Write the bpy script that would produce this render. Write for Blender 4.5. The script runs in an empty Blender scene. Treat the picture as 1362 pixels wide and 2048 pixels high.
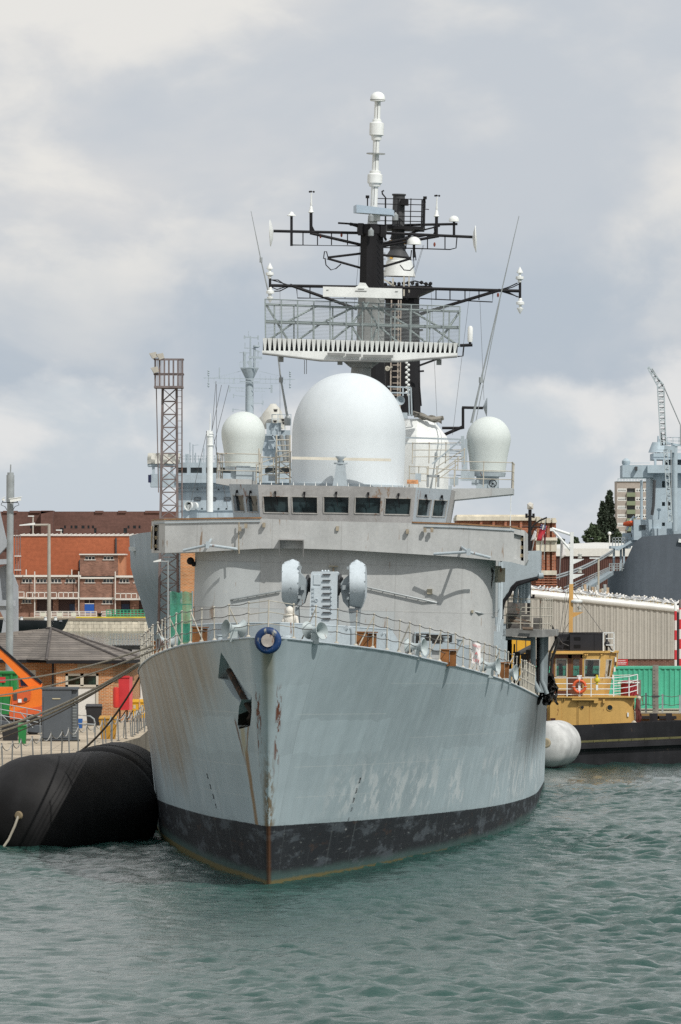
import bpy, bmesh, math, random
import numpy as np
from mathutils import Vector, Matrix

random.seed(7)
R = math.radians
sc = bpy.context.scene
COL = sc.collection

# ------------------------------------------------------------------ camera, sky, sun, exposure
F = 14000.0            # focal length in pixels of the 1362 x 2048 photograph
CAM_H = 9.42           # eye height above the water
HY = 1142.0            # row of the horizon
CAM = Vector((0, 0, CAM_H))
cd = bpy.data.cameras.new('camera')
cam = bpy.data.objects.new('camera', cd)
COL.objects.link(cam)
cam.location = CAM
cam.rotation_euler = (R(90), 0, 0)
cd.sensor_fit = 'VERTICAL'
cd.sensor_height = 24.0
cd.lens = 24.0 * F / 2048.0
cd.shift_y = (HY - 1024.0) / 2048.0
cd.clip_start = 1.0
cd.clip_end = 20000.0
sc.camera = cam

SUN_EL, SUN_AZ = 46.0, 37.0
wd = bpy.data.worlds.new('World')
sc.world = wd
wd.use_nodes = True
SKY_STRENGTH = 0.1
CLOUD_GAIN = 10.0

sl = bpy.data.lights.new('sun', 'SUN')
sl.energy = 3.3
sl.angle = R(0.53)
sl.color = (1.0, 0.955, 0.89)
so = bpy.data.objects.new('sun', sl)
COL.objects.link(so)
so.rotation_euler = (R(90 - SUN_EL), 0, R(SUN_AZ))
so.location = (60, 60, 120)

sc.view_settings.view_transform = 'Standard'
sc.view_settings.look = 'None'
sc.view_settings.exposure = 0.0
sc.view_settings.gamma = 1.0
sc.render.engine = 'CYCLES'
sc.cycles.max_bounces = 6
sc.cycles.use_denoising = False


# ------------------------------------------------------------------ node helper
class NT:
    def __init__(s, tree):
        s.t = tree
        tree.nodes.clear()

    def n(s, typ, **kw):
        nd = s.t.nodes.new(typ)
        for k, v in kw.items():
            setattr(nd, k, v)
        return nd

    def put(s, sock, val):
        if hasattr(val, 'is_output') or isinstance(val, bpy.types.NodeSocket):
            s.t.links.new(val, sock)
        elif val is not None:
            if sock.type == 'RGBA' and isinstance(val, (tuple, list)) and len(val) == 3:
                val = (*val, 1)
            sock.default_value = val

    def math(s, op, a, b=None, c=None, clamp=False):
        nd = s.n('ShaderNodeMath', operation=op, use_clamp=clamp)
        s.put(nd.inputs[0], a)
        s.put(nd.inputs[1], b)
        s.put(nd.inputs[2], c)
        return nd.outputs[0]

    def mul(s, *a):
        r = a[0]
        for b in a[1:]:
            r = s.math('MULTIPLY', r, b)
        return r

    def add(s, *a):
        r = a[0]
        for b in a[1:]:
            r = s.math('ADD', r, b)
        return r

    def sm(s, x, a, b, lo=0.0, hi=1.0):
        nd = s.n('ShaderNodeMapRange', interpolation_type='SMOOTHSTEP')
        s.put(nd.inputs[0], x)
        s.put(nd.inputs[1], a)
        s.put(nd.inputs[2], b)
        s.put(nd.inputs[3], lo)
        s.put(nd.inputs[4], hi)
        return nd.outputs[0]

    def mix(s, fac, a, b, mode='MIX'):
        nd = s.n('ShaderNodeMix', data_type='RGBA', blend_type=mode)
        s.put(nd.inputs[0], fac)
        s.put(nd.inputs[6], a)
        s.put(nd.inputs[7], b)
        return nd.outputs[2]

    def vec(s, x, y, z):
        nd = s.n('ShaderNodeCombineXYZ')
        s.put(nd.inputs[0], x)
        s.put(nd.inputs[1], y)
        s.put(nd.inputs[2], z)
        return nd.outputs[0]

    def sep(s, v):
        nd = s.n('ShaderNodeSeparateXYZ')
        s.put(nd.inputs[0], v)
        return nd.outputs

    def map(s, v, scale=(1, 1, 1), loc=(0, 0, 0), rot=(0, 0, 0)):
        nd = s.n('ShaderNodeMapping')
        s.put(nd.inputs[0], v)
        nd.inputs['Location'].default_value = loc
        nd.inputs['Rotation'].default_value = rot
        nd.inputs['Scale'].default_value = scale
        return nd.outputs[0]

    def noise(s, v, scale=1.0, detail=4.0, rough=0.55, dist=0.0):
        nd = s.n('ShaderNodeTexNoise')
        s.put(nd.inputs['Vector'], v)
        nd.inputs['Scale'].default_value = scale
        nd.inputs['Detail'].default_value = detail
        nd.inputs['Roughness'].default_value = rough
        nd.inputs['Distortion'].default_value = dist
        return nd.outputs[0]

    def coord(s, which='Object'):
        return s.n('ShaderNodeTexCoord').outputs[which]

    def bump(s, h, strength=0.3, dist=0.02):
        nd = s.n('ShaderNodeBump')
        nd.inputs['Strength'].default_value = strength
        nd.inputs['Distance'].default_value = dist
        s.put(nd.inputs['Height'], h)
        return nd.outputs[0]

    def out(s, col, rough=0.6, metal=0.0, normal=None, spec=0.4, **kw):
        b = s.n('ShaderNodeBsdfPrincipled')
        s.put(b.inputs['Base Color'], col)
        s.put(b.inputs['Roughness'], rough)
        s.put(b.inputs['Metallic'], metal)
        s.put(b.inputs['Specular IOR Level'], spec)
        if normal is not None:
            s.put(b.inputs['Normal'], normal)
        for k, v in kw.items():
            s.put(b.inputs[k], v)
        o = s.n('ShaderNodeOutputMaterial')
        s.t.links.new(b.outputs[0], o.inputs[0])
        return b


# ------------------------------------------------------------------ sky: clear sky under broken cloud
def build_world():
    t = NT(wd.node_tree)
    sky = t.n('ShaderNodeTexSky', sky_type='NISHITA')
    sky.sun_disc = False
    sky.sun_elevation = R(SUN_EL)
    sky.sun_rotation = R(180 - SUN_AZ)
    sky.air_density = 1.0
    sky.dust_density = 1.5
    d = t.coord('Generated')
    x, y, z = t.sep(d)
    big = t.noise(t.map(d, (13, 13, 24), (3.1, 0.4, 1.35)), 1.0, 6.0, 0.52, 0.2)
    mid = t.noise(t.map(d, (34, 34, 52), (0.7, 5.0, 2.2)), 1.0, 7.0, 0.54, 0.3)
    wob = t.noise(t.map(d, (40, 40, 60), (4.0, 1.0, 0.4)), 1.0, 6.0, 0.55)
    # higher deck: pale grey with creamy lit patches and slate bases
    hi = t.mix(t.sm(big, 0.36, 0.56), (0.56, 0.60, 0.65), (0.69, 0.693, 0.70))
    hi = t.mix(t.mul(t.sm(mid, 0.42, 0.60), t.sm(big, 0.36, 0.52)), hi, (0.81, 0.795, 0.765))
    # distant slate-blue cloud bases, then a paler, bluish far deck down to the horizon
    zz = t.add(z, t.mul(t.math('SUBTRACT', wob, 0.5), 0.030), t.mul(x, -0.05))
    band = t.mul(t.sm(zz, 0.0225, 0.0285), t.sm(zz, 0.052, 0.036))
    c = t.mix(t.mul(band, t.sm(mid, 0.62, 0.42, 0.45, 0.9)), hi, (0.465, 0.53, 0.605))
    far = t.mix(t.sm(mid, 0.40, 0.58), (0.58, 0.635, 0.685), (0.77, 0.775, 0.775))
    c = t.mix(t.sm(zz, 0.0285, 0.0225), c, far)
    c = t.mix(t.mul(t.sm(z, 0.016, 0.003), 0.6), c, (0.55, 0.605, 0.67))
    mask = t.sm(t.noise(t.map(d, (3, 3, 6), (2.0, 0.3, 0.9)), 1.0, 5.0, 0.55), 0.25, 0.42)
    mask = t.math('MAXIMUM', mask, t.sm(y, 0.6, 0.95))
    nd = t.n('ShaderNodeVectorMath', operation='SCALE')
    t.put(nd.inputs[0], c)
    nd.inputs['Scale'].default_value = CLOUD_GAIN
    col = t.mix(t.mul(mask, 0.97), sky.outputs[0], nd.outputs[0])
    bg = t.n('ShaderNodeBackground')
    t.put(bg.inputs[0], col)
    bg.inputs[1].default_value = SKY_STRENGTH
    o = t.n('ShaderNodeOutputWorld')
    t.t.links.new(bg.outputs[0], o.inputs[0])


build_world()

# ------------------------------------------------------------------ materials
MATS = {}


def M(name, col, rough=0.6, var=0.12, scale=1.2, streak=0.0, rust=0.0, rustcol=(0.16, 0.06, 0.02),
      bump=0.0, metal=0.0, spec=0.35, fine=0.05, ss=(1.6, 1.6, 0.12)):
    if name in MATS:
        return MATS[name]
    m = bpy.data.materials.new(name)
    m.use_nodes = True
    t = NT(m.node_tree)
    v = t.coord('Object')
    f = t.sm(t.noise(v, scale, 5.0), 0.25, 0.75, 1 - var, 1 + var)
    if fine:
        f = t.mul(f, t.sm(t.noise(v, scale * 14, 2.0), 0.25, 0.75, 1 - fine, 1 + fine))
    if streak:
        sn = t.noise(t.map(v, ss), 1.0, 5.0, 0.6)
        f = t.mul(f, t.sm(sn, 0.3, 0.7, 1 - streak, 1 + streak))
    c = t.mix(1.0, col, t.vec(f, f, f), 'MULTIPLY')
    if rust:
        rn = t.mul(t.noise(t.map(v, (7, 7, 2.2)), 1.0, 6.0, 0.7), t.sm(t.noise(v, 0.8, 3.0), 0.35, 0.7, 0.75, 1.25))
        rf = t.mul(t.sm(rn, 0.70 - rust * 0.35, 0.78 - rust * 0.30), 0.85)
        c = t.mix(rf, c, rustcol)
    nrm = t.bump(t.noise(v, scale * 6, 4.0), bump, 0.03) if bump else None
    t.out(c, rough, metal, nrm, spec)
    MATS[name] = m
    return m


def brick(name, col, mortar, bw=0.225, bh=0.075, axis='x', var=0.25, msize=0.012):
    if name in MATS:
        return MATS[name]
    m = bpy.data.materials.new(name)
    m.use_nodes = True
    t = NT(m.node_tree)
    x, y, z = t.sep(t.coord('Object'))
    geo = t.n('ShaderNodeNewGeometry')
    nx, ny, nz = t.sep(geo.outputs['True Normal'])
    side = t.math('GREATER_THAN', t.math('ABSOLUTE', nx), 0.7)
    u = t.add(t.mul(x, t.math('SUBTRACT', 1.0, side)), t.mul(y, side))
    uv = t.vec(u, z, 0.0)
    b = t.n('ShaderNodeTexBrick')
    t.put(b.inputs['Vector'], uv)
    b.inputs['Color1'].default_value = (*[k * (1 + var) for k in col], 1)
    b.inputs['Color2'].default_value = (*[k * (1 - var) for k in col], 1)
    b.inputs['Mortar'].default_value = (*mortar, 1)
    b.inputs['Scale'].default_value = 1.0
    b.inputs['Mortar Size'].default_value = msize
    b.inputs['Brick Width'].default_value = bw
    b.inputs['Row Height'].default_value = bh
    f = t.sm(t.noise(uv, 0.6, 5.0), 0.25, 0.75, 0.82, 1.16)
    f = t.mul(f, t.sm(t.noise(t.map(uv, (0.9, 0.08, 1)), 1.0, 4.0), 0.3, 0.7, 0.9, 1.08))
    t.out(t.mix(1.0, b.outputs[0], t.vec(f, f, f), 'MULTIPLY'), 0.85, spec=0.2)
    MATS[name] = m
    return m


def glass_mat(name, col=(0.012, 0.02, 0.022), rough=0.06):
    if name in MATS:
        return MATS[name]
    m = bpy.data.materials.new(name)
    m.use_nodes = True
    t = NT(m.node_tree)
    v = t.coord('Object')
    f = t.sm(t.noise(t.map(v, (1.5, 1.5, 2.2)), 1.0, 3.0), 0.42, 0.62, 0.5, 2.4)
    t.out(t.mix(1.0, col, t.vec(f, f, f), 'MULTIPLY'), rough, spec=0.5)
    MATS[name] = m
    return m


# ------------------------------------------------------------------ mesh builder
class MB:
    def __init__(s):
        s.v, s.f, s.m = [], [], []
        s.cur = 0

    def add(s, vs, fs):
        o = len(s.v)
        s.v += [tuple(v) for v in vs]
        s.f += [tuple(i + o for i in f) for f in fs]
        s.m += [s.cur] * len(fs)
        return s

    def mat(s, i):
        s.cur = i
        return s

    def box(s, x0, x1, y0, y1, z0, z1):
        return s.add([(x0, y0, z0), (x1, y0, z0), (x1, y1, z0), (x0, y1, z0), (x0, y0, z1), (x1, y0, z1), (x1, y1, z1), (x0, y1, z1)],
                     [(0, 3, 2, 1), (4, 5, 6, 7), (0, 1, 5, 4), (1, 2, 6, 5), (2, 3, 7, 6), (3, 0, 4, 7)])

    def bar(s, p, q, w, h=None):
        p, q = Vector(p), Vector(q)
        h = h or w
        d = q - p
        if d.length < 1e-6:
            return s
        d.normalize()
        up = Vector((0, 0, 1)) if abs(d.z) < 0.95 else Vector((0, 1, 0))
        a = d.cross(up).normalized() * w / 2
        b = a.cross(d).normalized() * h / 2
        vs = [p - a - b, p + a - b, p + a + b, p - a + b, q - a - b, q + a - b, q + a + b, q - a + b]
        return s.add(vs, [(0, 3, 2, 1), (4, 5, 6, 7), (0, 1, 5, 4), (1, 2, 6, 5), (2, 3, 7, 6), (3, 0, 4, 7)])

    def tube(s, p, q, r, r2=None, n=8):
        return s.path([p, q], r, n, r2)

    def path(s, pts, r, n=6, r2=None):
        pts = [Vector(p) for p in pts]
        k = len(pts)
        o = []
        ref = None
        for i, p in enumerate(pts):
            d = (pts[min(i + 1, k - 1)] - pts[max(i - 1, 0)])
            if d.length < 1e-9:
                d = Vector((0, 0, 1))
            d.normalize()
            if ref is None:
                ref = Vector((0, 0, 1)) if abs(d.z) < 0.9 else Vector((1, 0, 0))
            a = d.cross(ref)
            if a.length < 1e-4:
                a = d.cross(Vector((0, 1, 0.01)))
            a.normalize()
            b = a.cross(d).normalized()
            rr = r if r2 is None else r + (r2 - r) * i / (k - 1)
            for j in range(n):
                t = 2 * math.pi * j / n
                o.append(p + a * (rr * math.cos(t)) + b * (rr * math.sin(t)))
        fs = []
        for i in range(k - 1):
            for j in range(n):
                j2 = (j + 1) % n
                fs.append((i * n + j, i * n + j2, (i + 1) * n + j2, (i + 1) * n + j))
        fs.append(tuple(range(n))[::-1])
        fs.append(tuple((k - 1) * n + j for j in range(n)))
        return s.add(o, fs)

    def lathe(s, prof, c=(0, 0, 0), n=24, axis=(0, 0, 1), sx=1.0):
        q = Vector((0, 0, 1)).rotation_difference(Vector(axis).normalized())
        c = Vector(c)
        o, fs = [], []
        for r, z in prof:
            for j in range(n):
                t = 2 * math.pi * j / n
                o.append(c + q @ Vector((r * sx * math.cos(t), r * math.sin(t), z)))
        k = len(prof)
        for i in range(k - 1):
            for j in range(n):
                j2 = (j + 1) % n
                fs.append((i * n + j, i * n + j2, (i + 1) * n + j2, (i + 1) * n + j))
        if prof[0][0] > 1e-6:
            fs.append(tuple(range(n))[::-1])
        if prof[-1][0] > 1e-6:
            fs.append(tuple((k - 1) * n + j for j in range(n)))
        return s.add(o, fs)

    def ball(s, c, r, n=16, sz=None):
        rz = sz or r
        prof = [(max(r * math.cos(a), 1e-7), rz * math.sin(a)) for a in [(-0.5 + i / (n // 2)) * math.pi for i in range(n // 2 + 1)]]
        return s.lathe(prof, c, n)

    def prism(s, poly, vec):
        k = len(poly)
        vec = Vector(vec)
        vs = [Vector(p) for p in poly] + [Vector(p) + vec for p in poly]
        fs = [tuple(range(k)), tuple(range(2 * k - 1, k - 1, -1))]
        fs += [(i, k + i, k + (i + 1) % k, (i + 1) % k) for i in range(k)]
        return s.add(vs, fs)

    def quad(s, a, b, c, d):
        return s.add([a, b, c, d], [(0, 1, 2, 3)])

    def torus(s, c, R_, r, axis=(0, 1, 0), n=28, k=10):
        q = Vector((0, 0, 1)).rotation_difference(Vector(axis).normalized())
        c = Vector(c)
        o, fs = [], []
        for i in range(n):
            t = 2 * math.pi * i / n
            for j in range(k):
                u = 2 * math.pi * j / k
                o.append(c + q @ Vector(((R_ + r * math.cos(u)) * math.cos(t), (R_ + r * math.cos(u)) * math.sin(t), r * math.sin(u))))
        for i in range(n):
            for j in range(k):
                i2, j2 = (i + 1) % n, (j + 1) % k
                fs.append((i * k + j, i2 * k + j, i2 * k + j2, i * k + j2))
        return s.add(o, fs)

    def grid(s, rows):
        """rows: list of equal-length lists of points"""
        k = len(rows[0])
        vs = [p for r in rows for p in r]
        fs = []
        for i in range(len(rows) - 1):
            for j in range(k - 1):
                fs.append((i * k + j, i * k + j + 1, (i + 1) * k + j + 1, (i + 1) * k + j))
        return s.add(vs, fs)

    def wall(s, p00, p10, p11, p01, wins=(), depth=0.06, inward=None):
        """bilinear wall with real window holes; wins are (u0,u1,v0,v1). Returns the recessed pane corners."""
        p00, p10, p11, p01 = [Vector(p) for p in (p00, p10, p11, p01)]

        def at(u, v):
            return p00 * (1 - u) * (1 - v) + p10 * u * (1 - v) + p11 * u * v + p01 * (1 - u) * v
        us = sorted({0.0, 1.0, *[w[0] for w in wins], *[w[1] for w in wins]})
        vs_ = sorted({0.0, 1.0, *[w[2] for w in wins], *[w[3] for w in wins]})
        for i in range(len(us) - 1):
            for j in range(len(vs_) - 1):
                uc, vc = (us[i] + us[i + 1]) / 2, (vs_[j] + vs_[j + 1]) / 2
                if any(w[0] < uc < w[1] and w[2] < vc < w[3] for w in wins):
                    continue
                s.quad(at(us[i], vs_[j]), at(us[i + 1], vs_[j]), at(us[i + 1], vs_[j + 1]), at(us[i], vs_[j + 1]))
        n = inward
        if n is None:
            n = (p10 - p00).cross(p01 - p00).normalized() * -1
        n = Vector(n) * depth
        panes = []
        for (a, b, c, d) in wins:
            q = [at(a, c), at(b, c), at(b, d), at(a, d)]
            for i in range(4):
                s.quad(q[i], q[(i + 1) % 4], q[(i + 1) % 4] + n, q[i] + n)
            panes.append((q, [p + n for p in q]))
        return panes

    def islands(s):
        par = list(range(len(s.v)))

        def find(i):
            while par[i] != i:
                par[i] = par[par[i]]
                i = par[i]
            return i
        for f in s.f:
            for i in f[1:]:
                par[find(i)] = find(f[0])
        out = {}
        for f in s.f:
            out.setdefault(find(f[0]), []).append(f)
        for fs in out.values():
            ids = sorted({i for f in fs for i in f})
            ix = {i: k for k, i in enumerate(ids)}
            yield MB().add([s.v[i] for i in ids], [tuple(ix[i] for i in f) for f in fs])

    def build(s, name, mat, parent=None, off=None, smooth=35.0, recalc=True):
        if off is None:
            off = OFF.get(parent.name, Vector((0, 0, 0))) if parent else Vector((0, 0, 0))
        me = bpy.data.meshes.new(name)
        me.from_pydata([(v[0] - off[0], v[1] - off[1], v[2] - off[2]) for v in s.v], [], s.f)
        mats = mat if isinstance(mat, (list, tuple)) else [mat]
        for m in mats:
            me.materials.append(m)
        if len(mats) > 1:
            me.polygons.foreach_set('material_index', s.m)
        if recalc:
            bm = bmesh.new()
            bm.from_mesh(me)
            bmesh.ops.recalc_face_normals(bm, faces=bm.faces)
            bm.to_mesh(me)
            bm.free()
        if smooth:
            me.polygons.foreach_set('use_smooth', [True] * len(me.polygons))
            me.set_sharp_from_angle(angle=R(smooth))
        me.update()
        o = bpy.data.objects.new(name, me)
        COL.objects.link(o)
        if parent:
            o.parent = parent
            OFF[o.name] = Vector(off)
        return o


OFF = {}


def tag(o, label=None, cat=None, group=None, kind=None):
    if label:
        o['label'] = label
    if cat:
        o['category'] = cat
    if group:
        o['group'] = group
    if kind:
        o['kind'] = kind
    return o


def thing(name, label, cat, loc=(0, 0, 0), group=None):
    o = bpy.data.objects.new(name, None)
    COL.objects.link(o)
    o.location = loc
    o.empty_display_size = 0.5
    OFF[o.name] = Vector(loc)
    return tag(o, label, cat, group)


def solo(mb, name, mat, label, cat, loc=(0, 0, 0), group=None, kind=None, smooth=35.0):
    o = mb.build(name, mat, None, Vector(loc), smooth)
    o.location = loc
    OFF[o.name] = Vector(loc)
    return tag(o, label, cat, group, kind)


def copy_tree(o, parent=None):
    c = o.copy()
    COL.objects.link(c)
    if parent:
        c.parent = parent
    for ch in o.children:
        copy_tree(ch, c)
    return c


def P(px, py, D):
    """world point seen at photograph pixel (px, py) at depth D"""
    return Vector(((px - 681.0) / F * D, D, CAM_H + (HY - py) / F * D))


def text_mesh(body, size, xaxis, zaxis, pos, depth=0.01):
    """flat lettering as mesh data; returns verts, faces in the given frame"""
    cu = bpy.data.curves.new('lettering', 'FONT')
    cu.body = body
    cu.size = size
    cu.align_x = 'CENTER'
    cu.align_y = 'CENTER'
    cu.extrude = depth
    cu.resolution_u = 3
    o = bpy.data.objects.new('lettering', cu)
    COL.objects.link(o)
    dg = bpy.context.evaluated_depsgraph_get()
    me = bpy.data.meshes.new_from_object(o.evaluated_get(dg))
    xa, za = Vector(xaxis).normalized(), Vector(zaxis).normalized()
    na = xa.cross(za).normalized()
    vs = [Vector(pos) + xa * v.co.x + za * v.co.y + na * v.co.z for v in me.vertices]
    fs = [tuple(p.vertices) for p in me.polygons]
    bpy.data.objects.remove(o)
    bpy.data.curves.remove(cu)
    bpy.data.meshes.remove(me)
    return vs, fs


# ------------------------------------------------------------------ shared paints
def plate_mat(name, col, rough, drip):
    m = bpy.data.materials.new(name)
    m.use_nodes = True
    t = NT(m.node_tree)
    v = t.coord('Object')
    x, y, z = t.sep(v)
    u = t.add(x, t.mul(y, 0.73))
    f = t.sm(t.noise(v, 0.5, 6.0, .6), .25, .75, .92, 1.07)
    f = t.mul(f, t.sm(t.noise(v, 9.0, 3.0, .7), .25, .75, .94, 1.05))
    f = t.mul(f, t.sm(t.noise(t.vec(t.mul(u, 2.2), t.mul(z, .12), 0.0), 1.0, 5.0, .6), .3, .7, .93, 1.04))
    c = t.mix(1.0, col, t.vec(f, f, f), 'MULTIPLY')
    patch = t.n('ShaderNodeTexWhiteNoise', noise_dimensions='2D')
    t.put(patch.inputs[0], t.vec(t.math('FLOOR', t.mul(u, .42)), t.math('FLOOR', t.mul(z, .62)), 0.0))
    c = t.mix(t.mul(t.sm(patch.outputs[0], .80, .81), .45), c, (.40, .45, .47))
    fx = t.math('ABSOLUTE', t.math('SUBTRACT', t.math('FRACT', t.mul(u, .42)), .5))
    fz = t.math('ABSOLUTE', t.math('SUBTRACT', t.math('FRACT', t.mul(z, .62)), .5))
    seam = t.math('MAXIMUM', t.sm(fx, .488, .496), t.sm(fz, .482, .494))
    c = t.mix(t.mul(seam, .22), c, (.20, .20, .19))
    dn = t.noise(t.vec(t.mul(u, 5.5), t.mul(z, .55), 1.7), 1.0, 4.0, .6)
    dm = t.noise(t.vec(t.mul(u, .8), t.mul(z, .9), 6.0), 1.0, 3.0)
    c = t.mix(t.mul(t.sm(dn, .62, .68), t.sm(dm, .46, .56), drip), c, (.22, .14, .08))
    c = t.mix(t.mul(t.sm(t.noise(v, 2.4, 5.0, .7), .62, .70), .35), c, (.50, .505, .48))
    h = t.add(t.noise(t.map(v, (.6, .6, .6)), 1.0, 2.0), t.mul(seam, .12))
    t.out(c, rough, 0.0, t.bump(h, .4, .05), .3)
    MATS[name] = m
    return m


m_super = plate_mat('weathered_grey_paint', (0.425, 0.44, 0.438), 0.75, .8)
m_super2 = M('brushed_grey_paint', (0.35, 0.35, 0.345), 0.75, 0.14, 0.7, streak=0.10, rust=0.14, rustcol=(0.24, 0.16, 0.10), fine=0.07)
m_bluegrey = M('blue_grey_paint', (0.37, 0.43, 0.465), 0.6, 0.07, 0.8, streak=0.08, rust=0.03)
m_radome = M('radome_paint', (0.59, 0.645, 0.675), 0.7, 0.03, 0.4, streak=0.02, fine=0.015)
m_white = M('white_paint', (0.72, 0.75, 0.74), 0.5, 0.06, 1.5, streak=0.05)
m_cream = M('cream_rail_paint', (0.44, 0.42, 0.36), 0.6, 0.2, 2.0, rust=0.10)
m_black = M('black_mast_paint', (0.014, 0.014, 0.016), 0.6, 0.2, 1.0, streak=0.15, spec=0.2)
m_dkgrey = M('dark_grey_paint', (0.055, 0.058, 0.062), 0.6, 0.15, 1.0, streak=0.12)
m_midgrey = M('mid_grey_mast_paint', (0.22, 0.23, 0.225), 0.65, 0.12, 1.2, streak=0.12)
m_steel = M('galvanised_steel', (0.30, 0.33, 0.34), 0.5, 0.15, 2.0, metal=0.2)
m_deck = M('deck_grey', (0.16, 0.18, 0.18), 0.8, 0.15, 0.7, bump=0.1)
m_rustbox = M('rusty_brown_steel', (0.20, 0.085, 0.028), 0.85, 0.35, 2.2, streak=0.3, bump=0.2)
m_wood = M('varnished_wood', (0.24, 0.13, 0.06), 0.6, 0.3, 3.0)
m_glass = glass_mat('dark_glass')
m_wire = M('steel_wire', (0.10, 0.10, 0.10), 0.5, 0.1, 2.0)
m_rope = M('mooring_rope_fibre', (0.30, 0.28, 0.23), 0.9, 0.2, 3.0)
m_blue = M('chipped_blue_paint', (0.010, 0.040, 0.13), 0.5, 0.3, 2.5, rust=0.62, rustcol=(0.32, 0.32, 0.26))
m_canvas = M('grey_canvas', (0.22, 0.21, 0.185), 0.9, 0.2, 2.0, bump=0.4)
m_soot_shade = M('soot_shade_black', (0.025, 0.025, 0.024), 0.85, 0.4, 2.0, bump=0.4)  # soot, plus painted shade inside hatches, light recesses and the cowl vent

# ================================================================== WATER
def build_water():
    def axis(a, b, step, lo, hi, g=1.22):
        core = list(np.arange(a, b + 1e-6, step))
        l, st = [], step
        x = a
        while x > lo:
            st *= g
            x -= st
            l.append(max(x, lo))
        r, st = [], step
        x = b
        while x < hi:
            st *= g
            x += st
            r.append(min(x, hi))
        return np.array(l[::-1] + core + r)
    xs = axis(-17, 17, 0.14, -3000, 3000)
    ys = axis(140, 300, 0.14, -400, 6000, 1.06)
    X, Y = np.meshgrid(xs, ys)
    rng = np.random.RandomState(4)
    Z = np.zeros_like(X)
    gust = np.zeros_like(X)
    for i in range(9):
        a = rng.uniform(0, math.pi)
        k = 2 * math.pi / rng.uniform(9, 34)
        gust += np.sin(k * (X * math.cos(a) + Y * math.sin(a) * 0.6) + rng.uniform(0, 6.28))
    gust = np.clip(1.0 + 0.13 * gust, 0.6, 1.6)
    for i in range(64):
        lam = 0.42 * (2.3 / 0.42) ** rng.rand()
        a = R(62) + rng.normal(0, 0.62)
        k = 2 * math.pi / lam
        amp = 0.0058 * lam ** 0.9
        ph = k * (X * math.cos(a) + Y * math.sin(a)) + rng.uniform(0, 6.28)
        ph = ph + 0.5 * np.sin(0.31 * X + 0.23 * Y + i)
        w = np.sin(ph)
        Z += amp * (w + 0.25 * np.cos(2 * ph)) * gust
    fx = np.clip((60 - np.abs(X)) / 30, 0, 1)
    fy = np.clip((600 - Y) / 200, 0, 1) * np.clip((Y + 100) / 150, 0, 1)
    Z *= np.maximum(fx * fy, 0.0)
    ny, nx = X.shape
    co = np.stack([X.ravel(), Y.ravel(), Z.ravel()], 1)
    idx = np.arange(nx * ny).reshape(ny, nx)
    q = np.stack([idx[:-1, :-1].ravel(), idx[:-1, 1:].ravel(), idx[1:, 1:].ravel(), idx[1:, :-1].ravel()], 1)
    me = bpy.data.meshes.new('water')
    me.vertices.add(len(co))
    me.vertices.foreach_set('co', co.ravel())
    me.loops.add(q.size)
    me.loops.foreach_set('vertex_index', q.ravel())
    me.polygons.add(len(q))
    me.polygons.foreach_set('loop_start', np.arange(0, q.size, 4))
    me.polygons.foreach_set('use_smooth', np.ones(len(q), bool))
    me.update()
    m = bpy.data.materials.new('harbour_water')
    m.use_nodes = True
    t = NT(m.node_tree)
    v = t.coord('Object')
    n1 = t.noise(t.map(v, (4.2, 3.0, 1)), 1.0, 7.0, 0.64)
    n2 = t.noise(t.map(v, (0.05, 0.03, 1)), 1.0, 3.0)
    c = t.mix(t.sm(n2, 0.35, 0.65), (0.015, 0.054, 0.046), (0.023, 0.069, 0.059))
    b = t.out(c, 0.09, 0.0, t.bump(n1, 0.8, 0.06), 0.5)
    b.inputs['IOR'].default_value = 1.333
    me.materials.append(m)
    o = bpy.data.objects.new('water', me)
    COL.objects.link(o)
    tag(o, 'choppy grey green harbour water around the ships', 'water', kind='structure')


build_water()

# ================================================================== LAND
QZ = 2.0     # quay level above the water


def ground_mat():
    m = bpy.data.materials.new('quay_concrete')
    m.use_nodes = True
    t = NT(m.node_tree)
    v = t.coord('Object')
    f = t.sm(t.noise(v, 0.25, 6.0, 0.6), 0.25, 0.75, 0.75, 1.2)
    f = t.mul(f, t.sm(t.noise(v, 3.0, 4.0), 0.2, 0.8, 0.85, 1.12))
    x, y, z = t.sep(v)
    jx = t.math('LESS_THAN', t.math('FRACT', t.mul(x, 1 / 4.0)), 0.008)
    jy = t.math('LESS_THAN', t.math('FRACT', t.mul(y, 1 / 5.0)), 0.012)
    f = t.mul(f, t.math('SUBTRACT', 1.0, t.mul(t.math('MAXIMUM', jx, jy), 0.5)))
    c = t.mix(1.0, (0.40, 0.345, 0.265), t.vec(f, f, f), 'MULTIPLY')
    t.out(c, 0.9, spec=0.2)
    return m


m_quay = ground_mat()
m_quaywall = M('stained_quay_wall', (0.20, 0.18, 0.145), 0.9, 0.25, 0.4, streak=0.3, rust=0.1)


def land(name, poly, z=QZ, label=None):
    mb = MB()
    k = len(poly)
    mb.add([(x, y, z) for x, y in poly], [tuple(range(k))])
    mb.mat(1)
    for i in range(k):
        a, b = poly[i], poly[(i + 1) % k]
        mb.quad((a[0], a[1], -3), (b[0], b[1], -3), (b[0], b[1], z), (a[0], a[1], z))
    o = mb.build(name, [m_quay, m_quaywall], smooth=0)
    tag(o, label, 'quay', kind='structure')
    return o


def quay_edge(D):
    return -12.15 + (min(D, 312) - 257) * 0.058


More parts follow.
